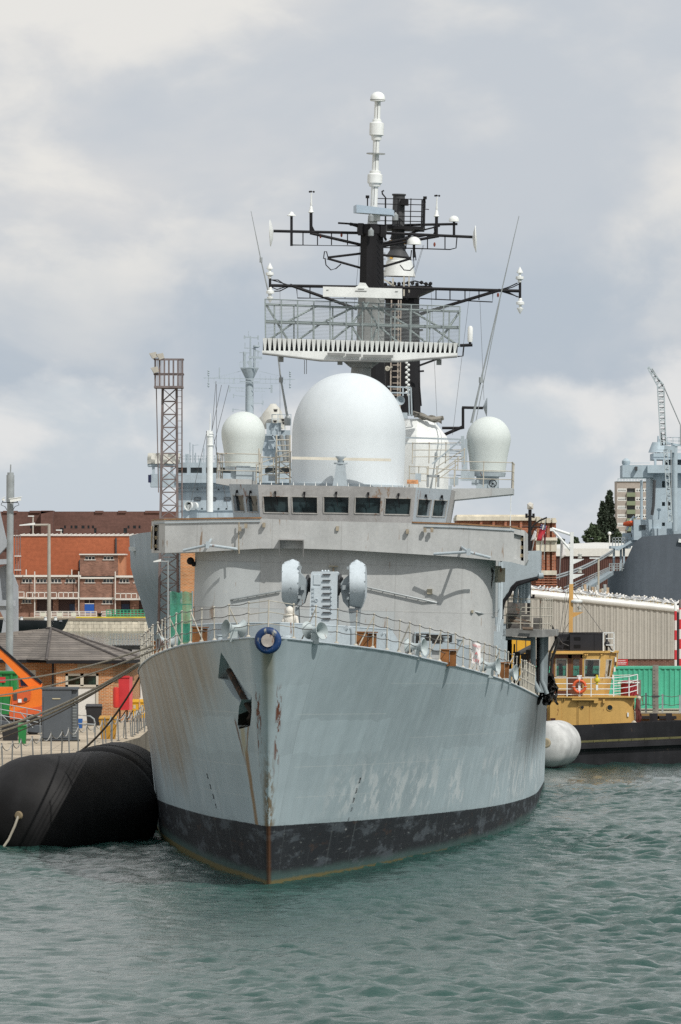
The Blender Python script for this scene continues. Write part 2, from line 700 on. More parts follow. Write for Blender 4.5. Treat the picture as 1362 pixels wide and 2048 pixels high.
land('quay', [(-400, 60), (quay_edge(60), 60), (quay_edge(312), 312), (quay_edge(430), 430), (-24, 440), (-34, 560), (-52, 700), (-400, 700)], label='concrete quay on the left behind the black fenders')
land('wharf', [(2.5, 366), (300, 366), (300, 500), (2.5, 500)], label='concrete wharf behind the yellow tug')
land('far_quay', [(-900, 1100), (4, 1100), (14, 700), (900, 700), (3000, 6000), (-3000, 6000)], label='far dockside land beyond the basin')

# ================================================================== DESTROYER
TH, PH = math.asin(0.041), R(1.4)
SX0 = -144.0 / F * 210.0
SM = Matrix.Translation((SX0, 210, 0)) @ Matrix.Rotation(-TH, 4, 'Z') @ Matrix.Rotation(PH, 4, 'Y')
SMI = SM.inverted()
ship = thing('destroyer_ship', 'grey laid-up destroyer with a large white radome, moored bow-on in the middle', 'warship')
ship.matrix_world = SM
OFF[ship.name] = Vector((0, 0, 0))
LC = SMI @ CAM


EACH = ('deck_locker', 'brace_frame', 'roof_clip', 'equipment_box', 'gooseneck_vent', 'side_locker', 'junction_box', 'cable_box', 'signal_block', 'mast_lamp', 'discharge_port', 'lagging', 'deck_machinery')


def S(px, py, s):
    """ship-frame point seen at photograph pixel (px, py), s metres aft of the stem"""
    d = SMI.to_3x3() @ Vector(((px - 681.0) / F, 1.0, (HY - py) / F))
    k = (s - LC.y) / d.y
    return LC + d * k


def sp(name, mb, mat, parent=None, smooth=35.0):
    if name in EACH:
        for q_ in mb.islands():
            o_ = q_.build(name, mat, parent or ship, Vector((0, 0, 0)), smooth)
        return o_
    return mb.build(name, mat, parent or ship, Vector((0, 0, 0)), smooth)


def pchip(xs, ys):
    xs = np.array(xs, float)
    ys = np.array(ys, float)
    h = np.diff(xs)
    d = np.diff(ys) / h
    m = np.zeros(len(xs))
    m[0], m[-1] = d[0], d[-1]
    for i in range(1, len(xs) - 1):
        m[i] = 0 if d[i - 1] * d[i] <= 0 else 2 * d[i - 1] * d[i] / (d[i - 1] + d[i])

    def f(x):
        x = min(max(x, xs[0]), xs[-1])
        i = int(min(max(np.searchsorted(xs, x) - 1, 0), len(xs) - 2))
        t = (x - xs[i]) / h[i]
        return float((2 * t**3 - 3 * t**2 + 1) * ys[i] + (t**3 - 2 * t**2 + t) * h[i] * m[i]
                     + (-2 * t**3 + 3 * t**2) * ys[i + 1] + (t**3 - t**2) * h[i] * m[i + 1])
    return f


zd = pchip([-4, 0, 5, 9, 18, 33, 45, 60, 80, 125], [7.46, 7.28, 7.07, 6.88, 6.45, 5.75, 5.2, 4.7, 4.35, 4.3])
bd = pchip([0, 1.5, 4, 9, 13, 22, 37, 49, 64, 80, 110, 129], [.42, .90, 1.75, 3.05, 3.75, 5.0, 6.4, 7.0, 7.3, 7.3, 7.0, 6.3])
bw = pchip([0, 5, 10, 20, 30, 37, 47, 60, 72, 100, 129], [.04, .95, 1.95, 3.5, 4.85, 5.65, 6.4, 6.95, 7.15, 7.1, 6.0])


def stem(z):
    return -4.0 * z / 7.46 if z > 0 else -z * 0.6


def half(d, z, zdk):
    t = min(max(z / zdk, 0), 1)
    b = bw(d) + (bd(d) - bw(d)) * t ** 1.3
    if z < 0:
        b *= 1 + z * 0.12
    return b * math.sqrt(min(1.0, d / 0.35))


def hull_hit(px, py):
    """first point of the hull skin along the view ray"""
    s = -5.0
    while s < 90:
        p = S(px, py, s)
        d = p.y - stem(p.z)
        if d > 0 and abs(p.x) < half(d, p.z, zd(p.y)) and p.z < zd(p.y):
            return p
        s += 0.03
    return None


def make_hull_mesh():
    ds = [0, .015, .05, .11, .2, .35, .6, .9, 1.3] + list(np.arange(1.8, 20, .6)) + list(np.arange(20, 70, 1.2)) + list(np.arange(70, 125, 4)) + [129]
    nz = 26
    mb = MB()
    rowsL, rowsR = [], []
    for d in ds:
        zdk = zd(d - 4)
        L, Rr = [], []
        for j in range(nz + 1):
            z = -1.6 + (zdk + 1.6) * j / nz
            st = stem(z)
            y = st + d * (125 - st) / 129.0
            b = max(half(d, z, zdk), 0.004)
            L.append((-b, y, z))
            Rr.append((b, y, z))
        rowsL.append(L)
        rowsR.append(Rr)
    nd = len(ds)
    vs = [p for r in rowsL for p in r] + [p for r in rowsR for p in r]
    o = nd * (nz + 1)
    w = nz + 1
    fs = []
    for i in range(nd - 1):
        for j in range(nz):
            fs.append((i * w + j, i * w + j + 1, (i + 1) * w + j + 1, (i + 1) * w + j))
            fs.append((o + i * w + j, o + (i + 1) * w + j, o + (i + 1) * w + j + 1, o + i * w + j + 1))
        fs.append((i * w + nz, o + i * w + nz, o + (i + 1) * w + nz, (i + 1) * w + nz))
        fs.append((i * w, (i + 1) * w, o + (i + 1) * w, o + i * w))
    for j in range(nz):
        fs.append((j, o + j, o + j + 1, j + 1))
        e = (nd - 1) * w
        fs.append((e + j, e + j + 1, o + e + j + 1, o + e + j))
    mb.add(vs, fs)
    return mb


def hull_material():
    m = bpy.data.materials.new('hull_paint')
    m.use_nodes = True
    t = NT(m.node_tree)
    v = t.coord('Object')
    X, Y, Z = t.sep(v)
    right = t.sm(X, -0.05, 0.05)
    left = t.math('SUBTRACT', 1.0, right)
    base = (0.40, 0.485, 0.52)
    # repainted horizontal strips with slightly different greys
    cell = t.n('ShaderNodeTexWhiteNoise', noise_dimensions='2D')
    wob = t.mul(t.noise(t.map(v, (0.4, 0.4, 0.1)), 1.0, 2.0), 0.5)
    t.put(cell.inputs[0], t.vec(t.math('FLOOR', t.add(t.mul(Y, 0.085), t.mul(X, 0.05))), t.math('FLOOR', t.add(t.mul(Z, 0.95), t.mul(Y, 0.012), wob)), 0.0))
    f = t.sm(cell.outputs[0], 0, 1, 0.925, 1.06)
    f = t.mul(f, t.sm(t.noise(v, 0.35, 5.0), 0.25, 0.75, 0.93, 1.06))
    # vertical run-off streaks, leaning with the flare
    ys = t.add(Y, t.mul(Z, 0.25))
    st = t.noise(t.vec(t.mul(ys, 1.15), t.mul(Z, 0.09), t.mul(X, 0.05)), 1.0, 6.0, 0.62)
    f = t.mul(f, t.sm(st, 0.3, 0.7, 0.93, 1.045))
    col = t.mix(1.0, base, t.vec(f, f, f), 'MULTIPLY')
    pale = t.mul(t.sm(st, 0.60, 0.68), 0.13)
    col = t.mix(pale, col, (0.46, 0.50, 0.50))
    # welded seams
    for zz, y0, y1 in ((6.1, 8, 40), (5.15, -1, 9), (4.35, 14, 52), (3.55, 0, 26), (2.62, 1, 12)):
        line = t.mul(t.sm(t.math('ABSOLUTE', t.math('SUBTRACT', t.add(Z, t.mul(Y, 0.012)), zz)), 0.018, 0.006), t.sm(Y, y0, y0 + .2), t.sm(Y, y1, y1 - .2))
        col = t.mix(t.mul(line, 0.45), col, (0.55, 0.60, 0.60))
    vf = t.math('ABSOLUTE', t.math('SUBTRACT', t.math('FRACT', t.mul(t.add(Y, t.mul(Z, .1)), 1 / 7.3)), .5))
    col = t.mix(t.mul(t.sm(vf, .4955, .4985), .30), col, (.17, .20, .21))
    # brown grime down the shaded flare on the left
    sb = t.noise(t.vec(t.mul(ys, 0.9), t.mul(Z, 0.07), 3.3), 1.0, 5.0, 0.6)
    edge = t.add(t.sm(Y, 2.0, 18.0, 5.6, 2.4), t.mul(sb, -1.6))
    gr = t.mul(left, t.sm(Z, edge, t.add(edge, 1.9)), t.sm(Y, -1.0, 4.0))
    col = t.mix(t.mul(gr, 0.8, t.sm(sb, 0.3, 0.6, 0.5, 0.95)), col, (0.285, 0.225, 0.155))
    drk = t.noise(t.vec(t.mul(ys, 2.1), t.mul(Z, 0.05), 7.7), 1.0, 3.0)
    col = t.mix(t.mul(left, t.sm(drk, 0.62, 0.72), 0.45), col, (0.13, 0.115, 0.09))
    col = t.mix(t.mul(right, t.sm(drk, 0.65, 0.75), t.sm(Y, 20.0, 50.0, 0.08, 0.4)), col, (0.17, 0.165, 0.14))
    # white scuffs from fenders and tugs along the waterline on the right
    zb = t.add(1.79, t.mul(Y, -0.0143))
    hgt = t.math('SUBTRACT', Z, zb)
    sc1 = t.noise(t.vec(t.mul(ys, 0.9), t.mul(Z, 1.25), 1.1), 1.0, 8.0, 0.72)
    sc2 = t.noise(t.vec(t.mul(Y, 0.22), t.mul(Z, 0.25), 5.0), 1.0, 3.0)
    scf = t.mul(t.sm(sc1, 0.48, 0.57), t.sm(sc2, 0.37, 0.49), t.sm(hgt, -0.05, 0.5), t.sm(hgt, 2.6, 0.9), t.sm(Y, 2.0, 9.0))
    scf = t.mul(scf, t.add(t.mul(right, 0.75), 0.25))
    col = t.mix(t.mul(scf, 0.62), col, (0.70, 0.74, 0.75))
    # scorched, sooty paint aft
    so_ = t.mul(right, t.sm(Y, 38.0, 54.0), t.sm(t.add(Z, t.mul(sb, 2.0)), 2.8, 4.6))
    col = t.mix(t.mul(so_, 0.8), col, (0.045, 0.045, 0.042))
    # rust at the stem, under the bow fairlead and below the anchor pocket
    ax = t.math('ABSOLUTE', X)
    rn = t.noise(t.vec(t.mul(X, 6.0), t.mul(Y, 3.0), t.mul(Z, 2.2)), 1.0, 6.0, 0.7)
    nr = t.mul(t.sm(ax, 0.24, 0.06), t.sm(rn, 0.43, 0.52), t.sm(Z, 4.9, 2.6), t.sm(Y, 0.6, 0.2))
    col = t.mix(t.mul(nr, t.sm(rn, .43, .6, .5, .9)), col, (0.17, 0.105, 0.035))
    ch = t.noise(t.vec(t.mul(X, 9.0), t.mul(Y, 2.5), t.mul(Z, 1.3)), 1.0, 5.0, 0.7)
    chp = t.mul(t.sm(t.math('ABSOLUTE', t.math('SUBTRACT', ax, t.add(0.06, t.mul(Z, 0.045)))), 0.10, 0.04), t.sm(ch, 0.49, 0.55), t.sm(Z, 6.2, 5.7), t.sm(Z, 2.6, 4.6), t.sm(Y, 0.8, -0.2))
    col = t.mix(chp, col, (0.15, 0.055, 0.03))
    stn = t.mul(t.sm(ax, 0.26, 0.08), t.sm(Z, 4.2, 7.2), t.sm(Y, -0.5, -1.5))
    col = t.mix(t.mul(stn, t.sm(st, 0.35, 0.6, 0.5, 0.85)), col, (0.205, 0.195, 0.125))
    for (pa, pb, wdt, cc, amt) in ANCHOR_STREAKS:
        dz = pb.z - pa.z
        kx = (pb.x - pa.x) / dz
        lx = t.add(pa.x - kx * pa.z, t.mul(Z, kx), t.mul(t.math('SUBTRACT', rn, 0.5), 0.08))
        lf = t.mul(t.sm(t.math('ABSOLUTE', t.math('SUBTRACT', X, lx)), wdt, wdt * 0.25), t.sm(Z, pa.z + .1, pa.z - .1), t.sm(Z, pb.z - .1, pb.z + .6), left)
        col = t.mix(t.mul(lf, amt), col, cc)
    # black boot-topping, faded and scraped, weed along the waterline
    bt = t.sm(t.add(hgt, t.mul(t.math('SUBTRACT', rn, 0.5), 0.05)), 0.012, -0.012)
    bn = t.noise(t.vec(t.mul(Y, 0.30), t.mul(Z, 1.5), 2.0), 1.0, 8.0, 0.68)
    bs = t.noise(t.vec(t.mul(ys, 2.4), t.mul(Z, 0.12), 9.0), 1.0, 4.0)
    bc = t.mix(t.sm(bn, 0.50, 0.60), (0.021, 0.024, 0.029), (0.070, 0.083, 0.096))
    bc = t.mix(t.mul(t.sm(bs, 0.58, 0.70), 0.4), bc, (0.16, 0.185, 0.19))
    bc = t.mix(t.mul(t.sm(bn, 0.40, 0.34), 0.4), bc, (0.085, 0.05, 0.035))
    hz = t.noise(t.vec(t.mul(Y, 1.2), t.mul(Z, 9.0), 4.0), 1.0, 5.0, 0.7)
    bc = t.mix(t.mul(t.sm(hz, 0.60, 0.68), 0.45), bc, (0.26, 0.28, 0.27))
    bc = t.mix(t.mul(t.sm(t.add(Z, t.mul(bn, 0.5)), 0.72, 0.42), 0.75), bc, (0.075, 0.135, 0.125))
    bc = t.mix(t.mul(t.sm(t.add(Z, t.mul(rn, 0.12)), 0.24, 0.14), 0.9), bc, (0.17, 0.14, 0.055))
    bc = t.mix(t.mul(t.sm(ax, 0.10, 0.03), t.sm(Y, 0.6, 0.2), 0.8), bc, (0.10, 0.045, 0.02))
    col = t.mix(bt, col, bc)
    dent = t.noise(t.map(v, (0.25, 0.55, 0.55)), 1.0, 2.0)
    t.out(col, t.add(t.sm(st, 0.3, 0.7, 0.62, 0.50), t.mul(bt, 0.15)), 0.0, t.bump(t.add(dent, t.mul(t.math('ABSOLUTE', t.math('SINE', t.mul(Y, 2.6))), 0.16)), 0.5, 0.09), t.add(0.38, t.mul(bt, -0.2)))
    return m


ANCHOR_STREAKS = []
for a_, b_, w_, c_, k_ in (((492, 1500), (528, 1760), .10, (0.25, 0.135, 0.04), .9),
                           ((497, 1445), (492, 1530), .045, (0.20, 0.11, 0.04), .8),
                           ((470, 1440), (492, 1530), .040, (0.11, 0.05, 0.03), .9),
                           ((484, 1452), (491, 1520), .14, (0.36, 0.32, 0.19), .8),
                           ((500, 1655), (512, 1740), .05, (0.13, 0.20, 0.24), .6)):
    pa, pb = hull_hit(*a_), hull_hit(*b_)
    if pa and pb:
        ANCHOR_STREAKS.append((pa, pb, w_, c_, k_))
m_hull = hull_material()
hull = sp('hull', make_hull_mesh(), m_hull, smooth=30)


# anchor pocket cut into the left bow
def cut_pocket(target, poly, deep):
    front, back = [], []
    for p in poly:
        h = hull_hit(*p)
        front.append(h + Vector((-0.7, -0.35, 0)))
        back.append(h + Vector(deep))
    k = len(poly)
    mb = MB().add(front + back, [tuple(range(k)), tuple(range(2 * k - 1, k - 1, -1))] + [(i, k + i, k + (i + 1) % k, (i + 1) % k) for i in range(k)])
    c = mb.build('cutter', m_hull, None, smooth=0)
    bm = bmesh.new()
    bm.from_mesh(c.data)
    bmesh.ops.triangulate(bm, faces=bm.faces)
    bmesh.ops.recalc_face_normals(bm, faces=bm.faces)
    bm.to_mesh(c.data)
    bm.free()
    c.matrix_world = SM
    md = target.modifiers.new('cut', 'BOOLEAN')
    md.object = c
    md.solver = 'EXACT'
    md.operation = 'DIFFERENCE'
    bpy.context.view_layer.update()
    dg = bpy.context.evaluated_depsgraph_get()
    me = bpy.data.meshes.new_from_object(target.evaluated_get(dg))
    ok = len(me.polygons) > 100
    target.modifiers.clear()
    if ok:
        target.data = me
    bpy.data.objects.remove(c)
    return ok


bpy.context.view_layer.update()
ok1 = cut_pocket(hull, [(440, 1304), (468, 1348), (491, 1383), (478, 1404), (462, 1388), (446, 1360), (435, 1356)], (0.30, -0.03, 0.0))
ok2 = cut_pocket(hull, [(489, 1379), (502, 1391), (502, 1425), (499, 1452), (478, 1458), (474, 1450), (477, 1412), (483, 1394)], (0.62, 0.1, 0.0))
print('pocket', ok1, ok2)
hull.data.set_sharp_from_angle(angle=R(30))
hull.data.materials.append(M('shaded_grimy_pocket', (0.02, 0.018, 0.015), .9, .5, 3.0, rust=.2))  # near-black lining paints the recess shade, along with some grime
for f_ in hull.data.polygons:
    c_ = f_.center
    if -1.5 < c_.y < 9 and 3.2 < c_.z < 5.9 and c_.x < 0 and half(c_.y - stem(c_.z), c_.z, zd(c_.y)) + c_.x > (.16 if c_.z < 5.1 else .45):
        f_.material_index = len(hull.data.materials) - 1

# rusty anchor shank and flukes lying inside the pocket
a = MB()
h1, h2, h3 = hull_hit(444, 1340), hull_hit(470, 1385), hull_hit(488, 1425)
ins = Vector((0.20, 0.02, 0))
a.path([h1 + ins, h2 + ins * 0.8, h3 + ins * 1.2], 0.085, 8)
a.prism([h3 + ins * 1.6 + Vector((-.02, 0, .28)), h3 + ins * 1.4 + Vector((.12, 0.2, .08)), h3 + ins * 1.2 + Vector((.16, 0.25, -.34)), h3 + ins + Vector((-.02, 0, -.42)), h3 + ins + Vector((-.12, -.2, -.2))], (0.10, 0.02, 0.03))
m_anchor = M('rusted_anchor', (0.035, 0.028, 0.022), 0.9, 0.5, 3.0, rust=0.5, rustcol=(0.12, 0.055, 0.03), bump=0.4)
anchor = sp('anchor', a, m_anchor)
anchor['label'] = 'rusty anchor stowed in its pocket on the left bow'

# draft figures on both bows
m_figb = M('black_draft_figures', (0.04, 0.045, 0.05), 0.7)
m_figw = M('white_draft_figures', (0.55, 0.57, 0.56), 0.7)


def draft_marks(pts, nums):
    for (px, py), tx in zip(pts, nums):
        h = hull_hit(px, py)
        hx, hz = hull_hit(px + 3, py), hull_hit(px, py - 4)
        if not (h and hx and hz):
            continue
        xa = (hx - h).normalized()
        za = (hz - h)
        za = (za - xa * za.dot(xa)).normalized()
        n = xa.cross(za)
        vs, fs = text_mesh(tx, 0.23, xa, za, h + n * 0.035 * (1 if n.y < 0 else -1), 0.004)
        mb = MB()
        mb.add(vs, fs)
        sp('draft_figure', mb, m_figb if py < 1640 else m_figw, hull, 0)


draft_marks([(718, 1560), (711, 1581), (705, 1600), (701, 1618), (695, 1637), (690, 1656), (683, 1678), (677, 1697), (671, 1716)],
            ['22', '21', '20', '19', '18', '17', '16', '15', '14'])
draft_marks([(417, 1552), (423, 1573), (429, 1593), (434, 1612), (449, 1675), (455, 1693)], ['22', '21', '20', '19', '16', '15'])
# overboard discharges and a round scupper
d = MB()
for p in ((601, 1702), (860, 1672), (1019, 1542), (1028, 1545)):
    h = hull_hit(*p)
    hx = hull_hit(p[0] + 4, p[1])
    xa = (hx - h).normalized()
    nn = xa.cross(Vector((0, 0, 1)))
    d.lathe([(0.07, -0.03), (0.07, 0.03)], h, 12, nn)
sp('discharge_port', d, m_soot_shade, hull)

# rubbing edge and deck
e = MB()
for sgn in (-1, 1):
    pts = []
    for q in list(np.arange(0, 3, .25)) + list(np.arange(3, 129, 1.5)):
        zz = zd(q - 4)
        st = stem(zz)
        pts.append((sgn * max(half(q, zz, zz), .01), st + q * (125 - st) / 129, zz))
    e.path(pts, 0.035, 6)
sp('gunwale', e, m_bluegrey)
dk = MB()
rows = []
for q in list(np.arange(0.1, 3, .4)) + list(np.arange(3, 129, 2.0)):
    zz = zd(q - 4)
    st = stem(zz)
    b = max(half(q, zz, zz) - .03, .01)
    rows.append([(b * k / 4, st + q * (125 - st) / 129, zz + 0.02 + 0.12 * (1 - (k / 4) ** 2) * min(1, b / 4)) for k in range(-4, 5)])
dk.grid(rows)
sp('deck', dk, m_deck)


def deck_edge(s, sgn, inset=0.06):
    q = s + 4
    zz = zd(s)
    st = stem(zz)
    return Vector((sgn * (half(q, zz, zz) - inset), st + q * (125 - st) / 129, zz))


# ---- bow fairlead ring
fl = MB()
fc = S(536, 1281, -4.05)
fl.torus(fc, 0.275, 0.125, (0, 1, 0.05), 40, 14)
fl_o = sp('bow_fairlead', fl, m_blue)
fl_o['label'] = 'chipped blue ring fairlead at the stem head'
fi = MB()
fi.lathe([(0.19, -.18), (0.155, -.05), (0.155, .05), (.19, .18)], fc, 24, (0, 1, 0))
sp('fairlead_lining', fi, M('worn_pale_lining', (0.40, 0.37, 0.34), .6, .35, 3, rust=.5), fl_o)

# ---- trumpet fairleads
m_fair = M('fairlead_grey', (0.42, 0.48, 0.49), 0.5, 0.08, 2.0, rust=0.32, rustcol=(0.11, 0.04, 0.02))


def trumpet(px, py, s, ang, sc_=1.0, sgn=1):
    c = S(px, py, s)
    ax = Vector((sgn * math.cos(R(ang)), -math.sin(R(ang)), 0))
    prof = []
    for i in range(15):
        u = -1 + 2 * i / 14
        prof.append(((0.115 + 0.17 * abs(u) ** 2.6) * sc_, u * 0.36 * sc_))
    inner = [((0.085 + 0.19 * abs(1 - 2 * i / 14) ** 2.6) * sc_, (1 - 2 * i / 14) * 0.37 * sc_) for i in range(15)]
    mb = MB()
    mb.lathe(prof + inner, c, 24, ax, 1.25)
    mb.box(c.x - .14 * sc_, c.x + .14 * sc_, c.y - .12, c.y + .12, c.z - .48 * sc_, c.z - .1 * sc_)
    sp('trumpet_fairlead', mb, m_fair)


trumpet(468, 1257, -1.6, 35, .82, -1)
trumpet(630, 1261, -1.4, 42, .82, 1)
trumpet(832, 1294, 11.0, 25, .82, 1)
trumpet(334, 1284, 13.0, 20, .82, -1)
trumpet(980, 1332, 27.5, 20, .82, 1)
trumpet(1016, 1345, 35.0, 20, .82, 1)

# ---- rusty covered bitts
for (x0, x1, y0, y1, s) in ((384, 413, 1254, 1284, 4.5), (712, 752, 1264, 1296, 5.0), (880, 912, 1299, 1326, 16.5), (304, 330, 1283, 1305, 17.5), (996, 1018, 1325, 1350, 32.0)):
    mb = MB()
    A, B = S(x0, y1 + 6, s), S(x1, y0, s)
    xm = A.x + (B.x - A.x) * .58
    mb.box(A.x, xm - .01, s, s + .55, A.z, B.z - .03)
    mb.box(xm + .01, B.x, s + .08, s + .62, A.z, B.z - .05)
    mb.box(A.x - .04, B.x + .04, s - .03, s + .66, B.z - .03, B.z)
    sp('bitt_cover', mb, m_rustbox)

# ---- breakwater
bwk = MB()
s_ = 19.0
line = [(384, 1250, 21.5), (430, 1248, 20.2), (500, 1246, 18.8), (560, 1246, 18.2), (640, 1250, 18.8), (720, 1255, 19.8), (783, 1259, 21.0)]
for i in range(len(line) - 1):
    p, q = S(*line[i]), S(*line[i + 1])
    pb, qb = Vector((p.x, p.y, zd(p.y) - .02)), Vector((q.x, q.y, zd(q.y) - .02))
    bwk.prism([pb, qb, q, p], (0, 0.05, 0))
    bwk.tube(p + Vector((0, .02, 0)), q + Vector((0, .02, 0)), .03)
    bwk.prism([pb + Vector((0, .05, 0)), p + Vector((0, .05, 0)), pb + Vector((0, .9, 0))], (0.03, 0, 0))
p = S(783, 1259, 21.0)
bwk.prism([Vector((p.x, p.y, p.z)), Vector((p.x, p.y, zd(21))), Vector((p.x + .25, p.y + .2, zd(21))), Vector((p.x + .25, p.y + .2, p.z - .4))], (0, .05, 0))
sp('breakwater', bwk, m_bluegrey)

# ---- deck vents and small fittings forward
mb = MB()
for (px, py, s) in ((776, 1272, 14), (705, 1262, 16)):
    b0 = S(px, py, s)
    mb.path([(b0.x, b0.y, zd(s)), (b0.x, b0.y, b0.z - .05), (b0.x - .05, b0.y, b0.z + .1), (b0.x - .17, b0.y, b0.z + .12), (b0.x - .26, b0.y, b0.z + .02)], .075, 10)
sp('gooseneck_vent', mb, m_bluegrey)
mb = MB()
b0 = S(575, 1276, -2.2)
mb.torus(b0 + Vector((0, 0, -.05)), .22, .05, (0.2, 0.3, 1), 24, 8)
mb.lathe([(.18, -.2), (.16, 0), (.08, .08)], b0, 16)
sp('capstan', mb, m_bluegrey)
mb = MB()
for (px, py, s) in ((898, 1285, 24), (850, 1282, 23), (925, 1290, 27), (555, 1283, -2), (445, 1283, 1)):
    b0 = S(px, py, s)
    mb.box(b0.x - .22, b0.x + .22, s, s + .4, zd(s), b0.z)
    mb.lathe([(.09, 0), (.09, .16), (.13, .17), (.13, .2)], (b0.x - .1, s + .1, b0.z), 12)
sp('deck_locker', mb, m_bluegrey)


# ---- guard rails: each stanchion a mesh of its own, three sagging wires per side
def guard_rail(sgn, s0, s1, step, cluster=False):
    tops = []
    ss = []
    s = s0
    while s <= s1:
        ss.append(s)
        s += step * (1 + 0.12 * math.sin(s * 7))
    w = MB()
    base = None
    st_pts = []
    for s in ss:
        b = deck_edge(s, sgn)
        lean = Vector((random.uniform(-.04, .04), random.uniform(-.05, .05), 0))
        st_pts.append((b, b + lean + Vector((0, 0, 1.06 + random.uniform(-.02, .03)))))
    for lev in (.36, .70, .985):
        for (b, t), (b2, t2) in zip(st_pts, st_pts[1:]):
            p, q = b.lerp(t, lev), b2.lerp(t2, lev)
            sag = 0.045
            w.path([p.lerp(q, u) - Vector((0, 0, sag * 4 * u * (1 - u))) for u in (0, .25, .5, .75, 1)], .0135, 5)
    rail = sp('guard_rail', w, m_wire)
    for i, (b, t) in enumerate(st_pts):
        mb = MB()
        mb.tube(b, t, .022, .018, 7)
        mb.lathe([(.07, 0), (.07, .05), (.035, .09)], b, 10)
        for lev in (.36, .70, .985):
            p = b.lerp(t, lev)
            mb.ball(p, .036, 8)
        if i % 3 == 1:
            inn = Vector((-sgn * .45, .25 if i % 2 else -.25, 0))
            mb.tube(b + inn, b.lerp(t, .93), .02, n=6)
            mb.tube(b + inn, b + inn + Vector((0, 0, .05)), .05, n=8)
        sp('stanchion', mb, m_cream, rail)
    return rail


guard_rail(-1, -3.2, 58, 1.9)
guard_rail(1, -2.9, 40, 1.9)
guard_rail(1, 41, 59, 0.95)
w = MB()
A, B = deck_edge(-3.2, -1), deck_edge(-2.9, 1)
T = Vector((0, -.62, 0))
mid0 = Vector((S(536, 1250, -3.9).x, -3.75, 7.5))
for lev in (.36, .70, 1.03):
    w.path([A + Vector((0, 0, lev)), mid0 + Vector((0, 0, lev + .02)), B + Vector((0, 0, lev))], .0135, 5)
w.tube(mid0 + Vector((0, 0, 0)), mid0 + Vector((0, 0, 1.08)), .022, n=7)
sp('bow_rail', w, m_cream)

# ---- banner hung on the rail
bn = MB()
p = S(953, 1307, 22.6)
vs, fs = [], []
nx_, nz_ = 6, 10
w_, h_ = .29, .72
for j in range(nz_ + 1):
    for i in range(nx_ + 1):
        u, v = i / nx_, j / nz_
        vs.append((p.x + (u - .5) * w_ - v * .02, p.y + .05 * math.sin(u * 5 + v * 3), p.z + (v - .5) * h_ - .10 * (u - .5)))
bn.grid([vs[j * (nx_ + 1):(j + 1) * (nx_ + 1)] for j in range(nz_ + 1)])
bo = sp('warning_banner', bn, M('white_banner_cloth', (.74, .73, .72), .8, .06, 3))
bo['label'] = 'white cloth banner with red letters tied to the guard rail'
tm = MB()
for tx, dz, sz in (('VENT', .24, .115), ('A', .0, .16), ('LET', -.24, .14)):
    v_, f_ = text_mesh(tx, sz, (1, 0.05, -.3), (0, 0, 1), (p.x + .0, p.y - .075, p.z + dz), .003)
    tm.add(v_, f_)
sp('red_lettering', tm, M('red_letters', (.55, .05, .06), .7), bo, 0)

# ================================================================== SUPERSTRUCTURE
cx = S(684, 1200, 36.3).x
HWD = 5.28
Z_TOP = 10.22


def house_plan(hw, s0, r, s1, n=9):
    pts = [(cx - hw, s1)]
    for i in range(n + 1):
        a_ = math.pi - i / n * math.pi / 2
        pts.append((cx - hw + r + r * math.cos(a_), s0 + r - r * math.sin(a_)))
    for i in range(n + 1):
        a_ = math.pi / 2 - i / n * math.pi / 2
        pts.append((cx + hw - r + r * math.cos(a_), s0 + r - r * math.sin(a_)))
    pts.append((cx + hw, s1))
    return pts


mb = MB()
pl = house_plan(HWD, 35.85, 1.5, 60)
rows = []
for z in (4.6, 6.0, 8.0, Z_TOP + .1):
    rows.append([(x, y, z) for x, y in pl] + [(pl[0][0], pl[0][1], z)])
mb.grid(rows)
mb.add([(x, y, Z_TOP + .1) for x, y in pl], [tuple(range(len(pl)))])
house = sp('bridge_house', mb, m_super)


def front_y(x, hw=HWD, s0=35.85, r=1.5):
    ax = abs(x - cx)
    if ax < hw - r:
        return s0
    k = ax - (hw - r)
    return s0 + r - math.sqrt(max(r * r - k * k, 0))


# handrails and cable runs welded across the house front
mb = MB()
for seg in (((384, 1215), (470, 1198), (563, 1181)), ((733, 1174), (850, 1200), (960, 1226), (984, 1234))):
    pts = []
    for px, py in seg:
        q = S(px, py, 36.2)
        pts.append(Vector((q.x, front_y(q.x) - .09, q.z)))
    mb = MB()
    mb.path(pts, .035, 6)
    for k in range(len(pts) - 1):
        for u in (0.1, .3, .5, .7, .9):
            q = pts[k].lerp(pts[k + 1], u)
            mb.tube(q, q + Vector((0, .10, 0)), .018, n=5)
    sp('front_handrail', mb, m_steel, house)
mb = MB()
for (px, py, w_, h_) in ((860, 1183, .18, .18), (945, 1223, .07, .1), (668, 1142, .05, .2), (1002, 1150, .25, .5)):
    q = S(px, py, 36.2)
    yy = front_y(q.x)
    mb.box(q.x - w_ / 2, q.x + w_ / 2, yy - .10, yy + .02, q.z - h_ / 2, q.z + h_ / 2)
q = S(668, 1137, 36.2)
mb.box(q.x - .16, q.x + .16, 35.65, 35.87, q.z + .06, q.z + .1)
sp('junction_box', mb, M('beige_box_paint', (.36, .33, .25), .7, .2, 3, rust=.25), house)
# hatches low on the front
for (x0, x1, y0, y1) in ((832, 858, 1267, 1300), (858, 905, 1270, 1300)):
    A, B = S(x0, y1, 36.2), S(x1, y0, 36.2)
    mb = MB()
    mb.box(A.x - .05, B.x + .05, 35.73, 35.87, A.z, B.z + .05)
    d_ = sp('hatch_frame', mb, m_bluegrey, house)
    mb = MB()
    mb.box(A.x, B.x, 35.71, 35.86, A.z + .25, B.z)
    sp('hatch_opening', mb, m_soot_shade, house)  # near-black block stands in for the shade inside the hatch
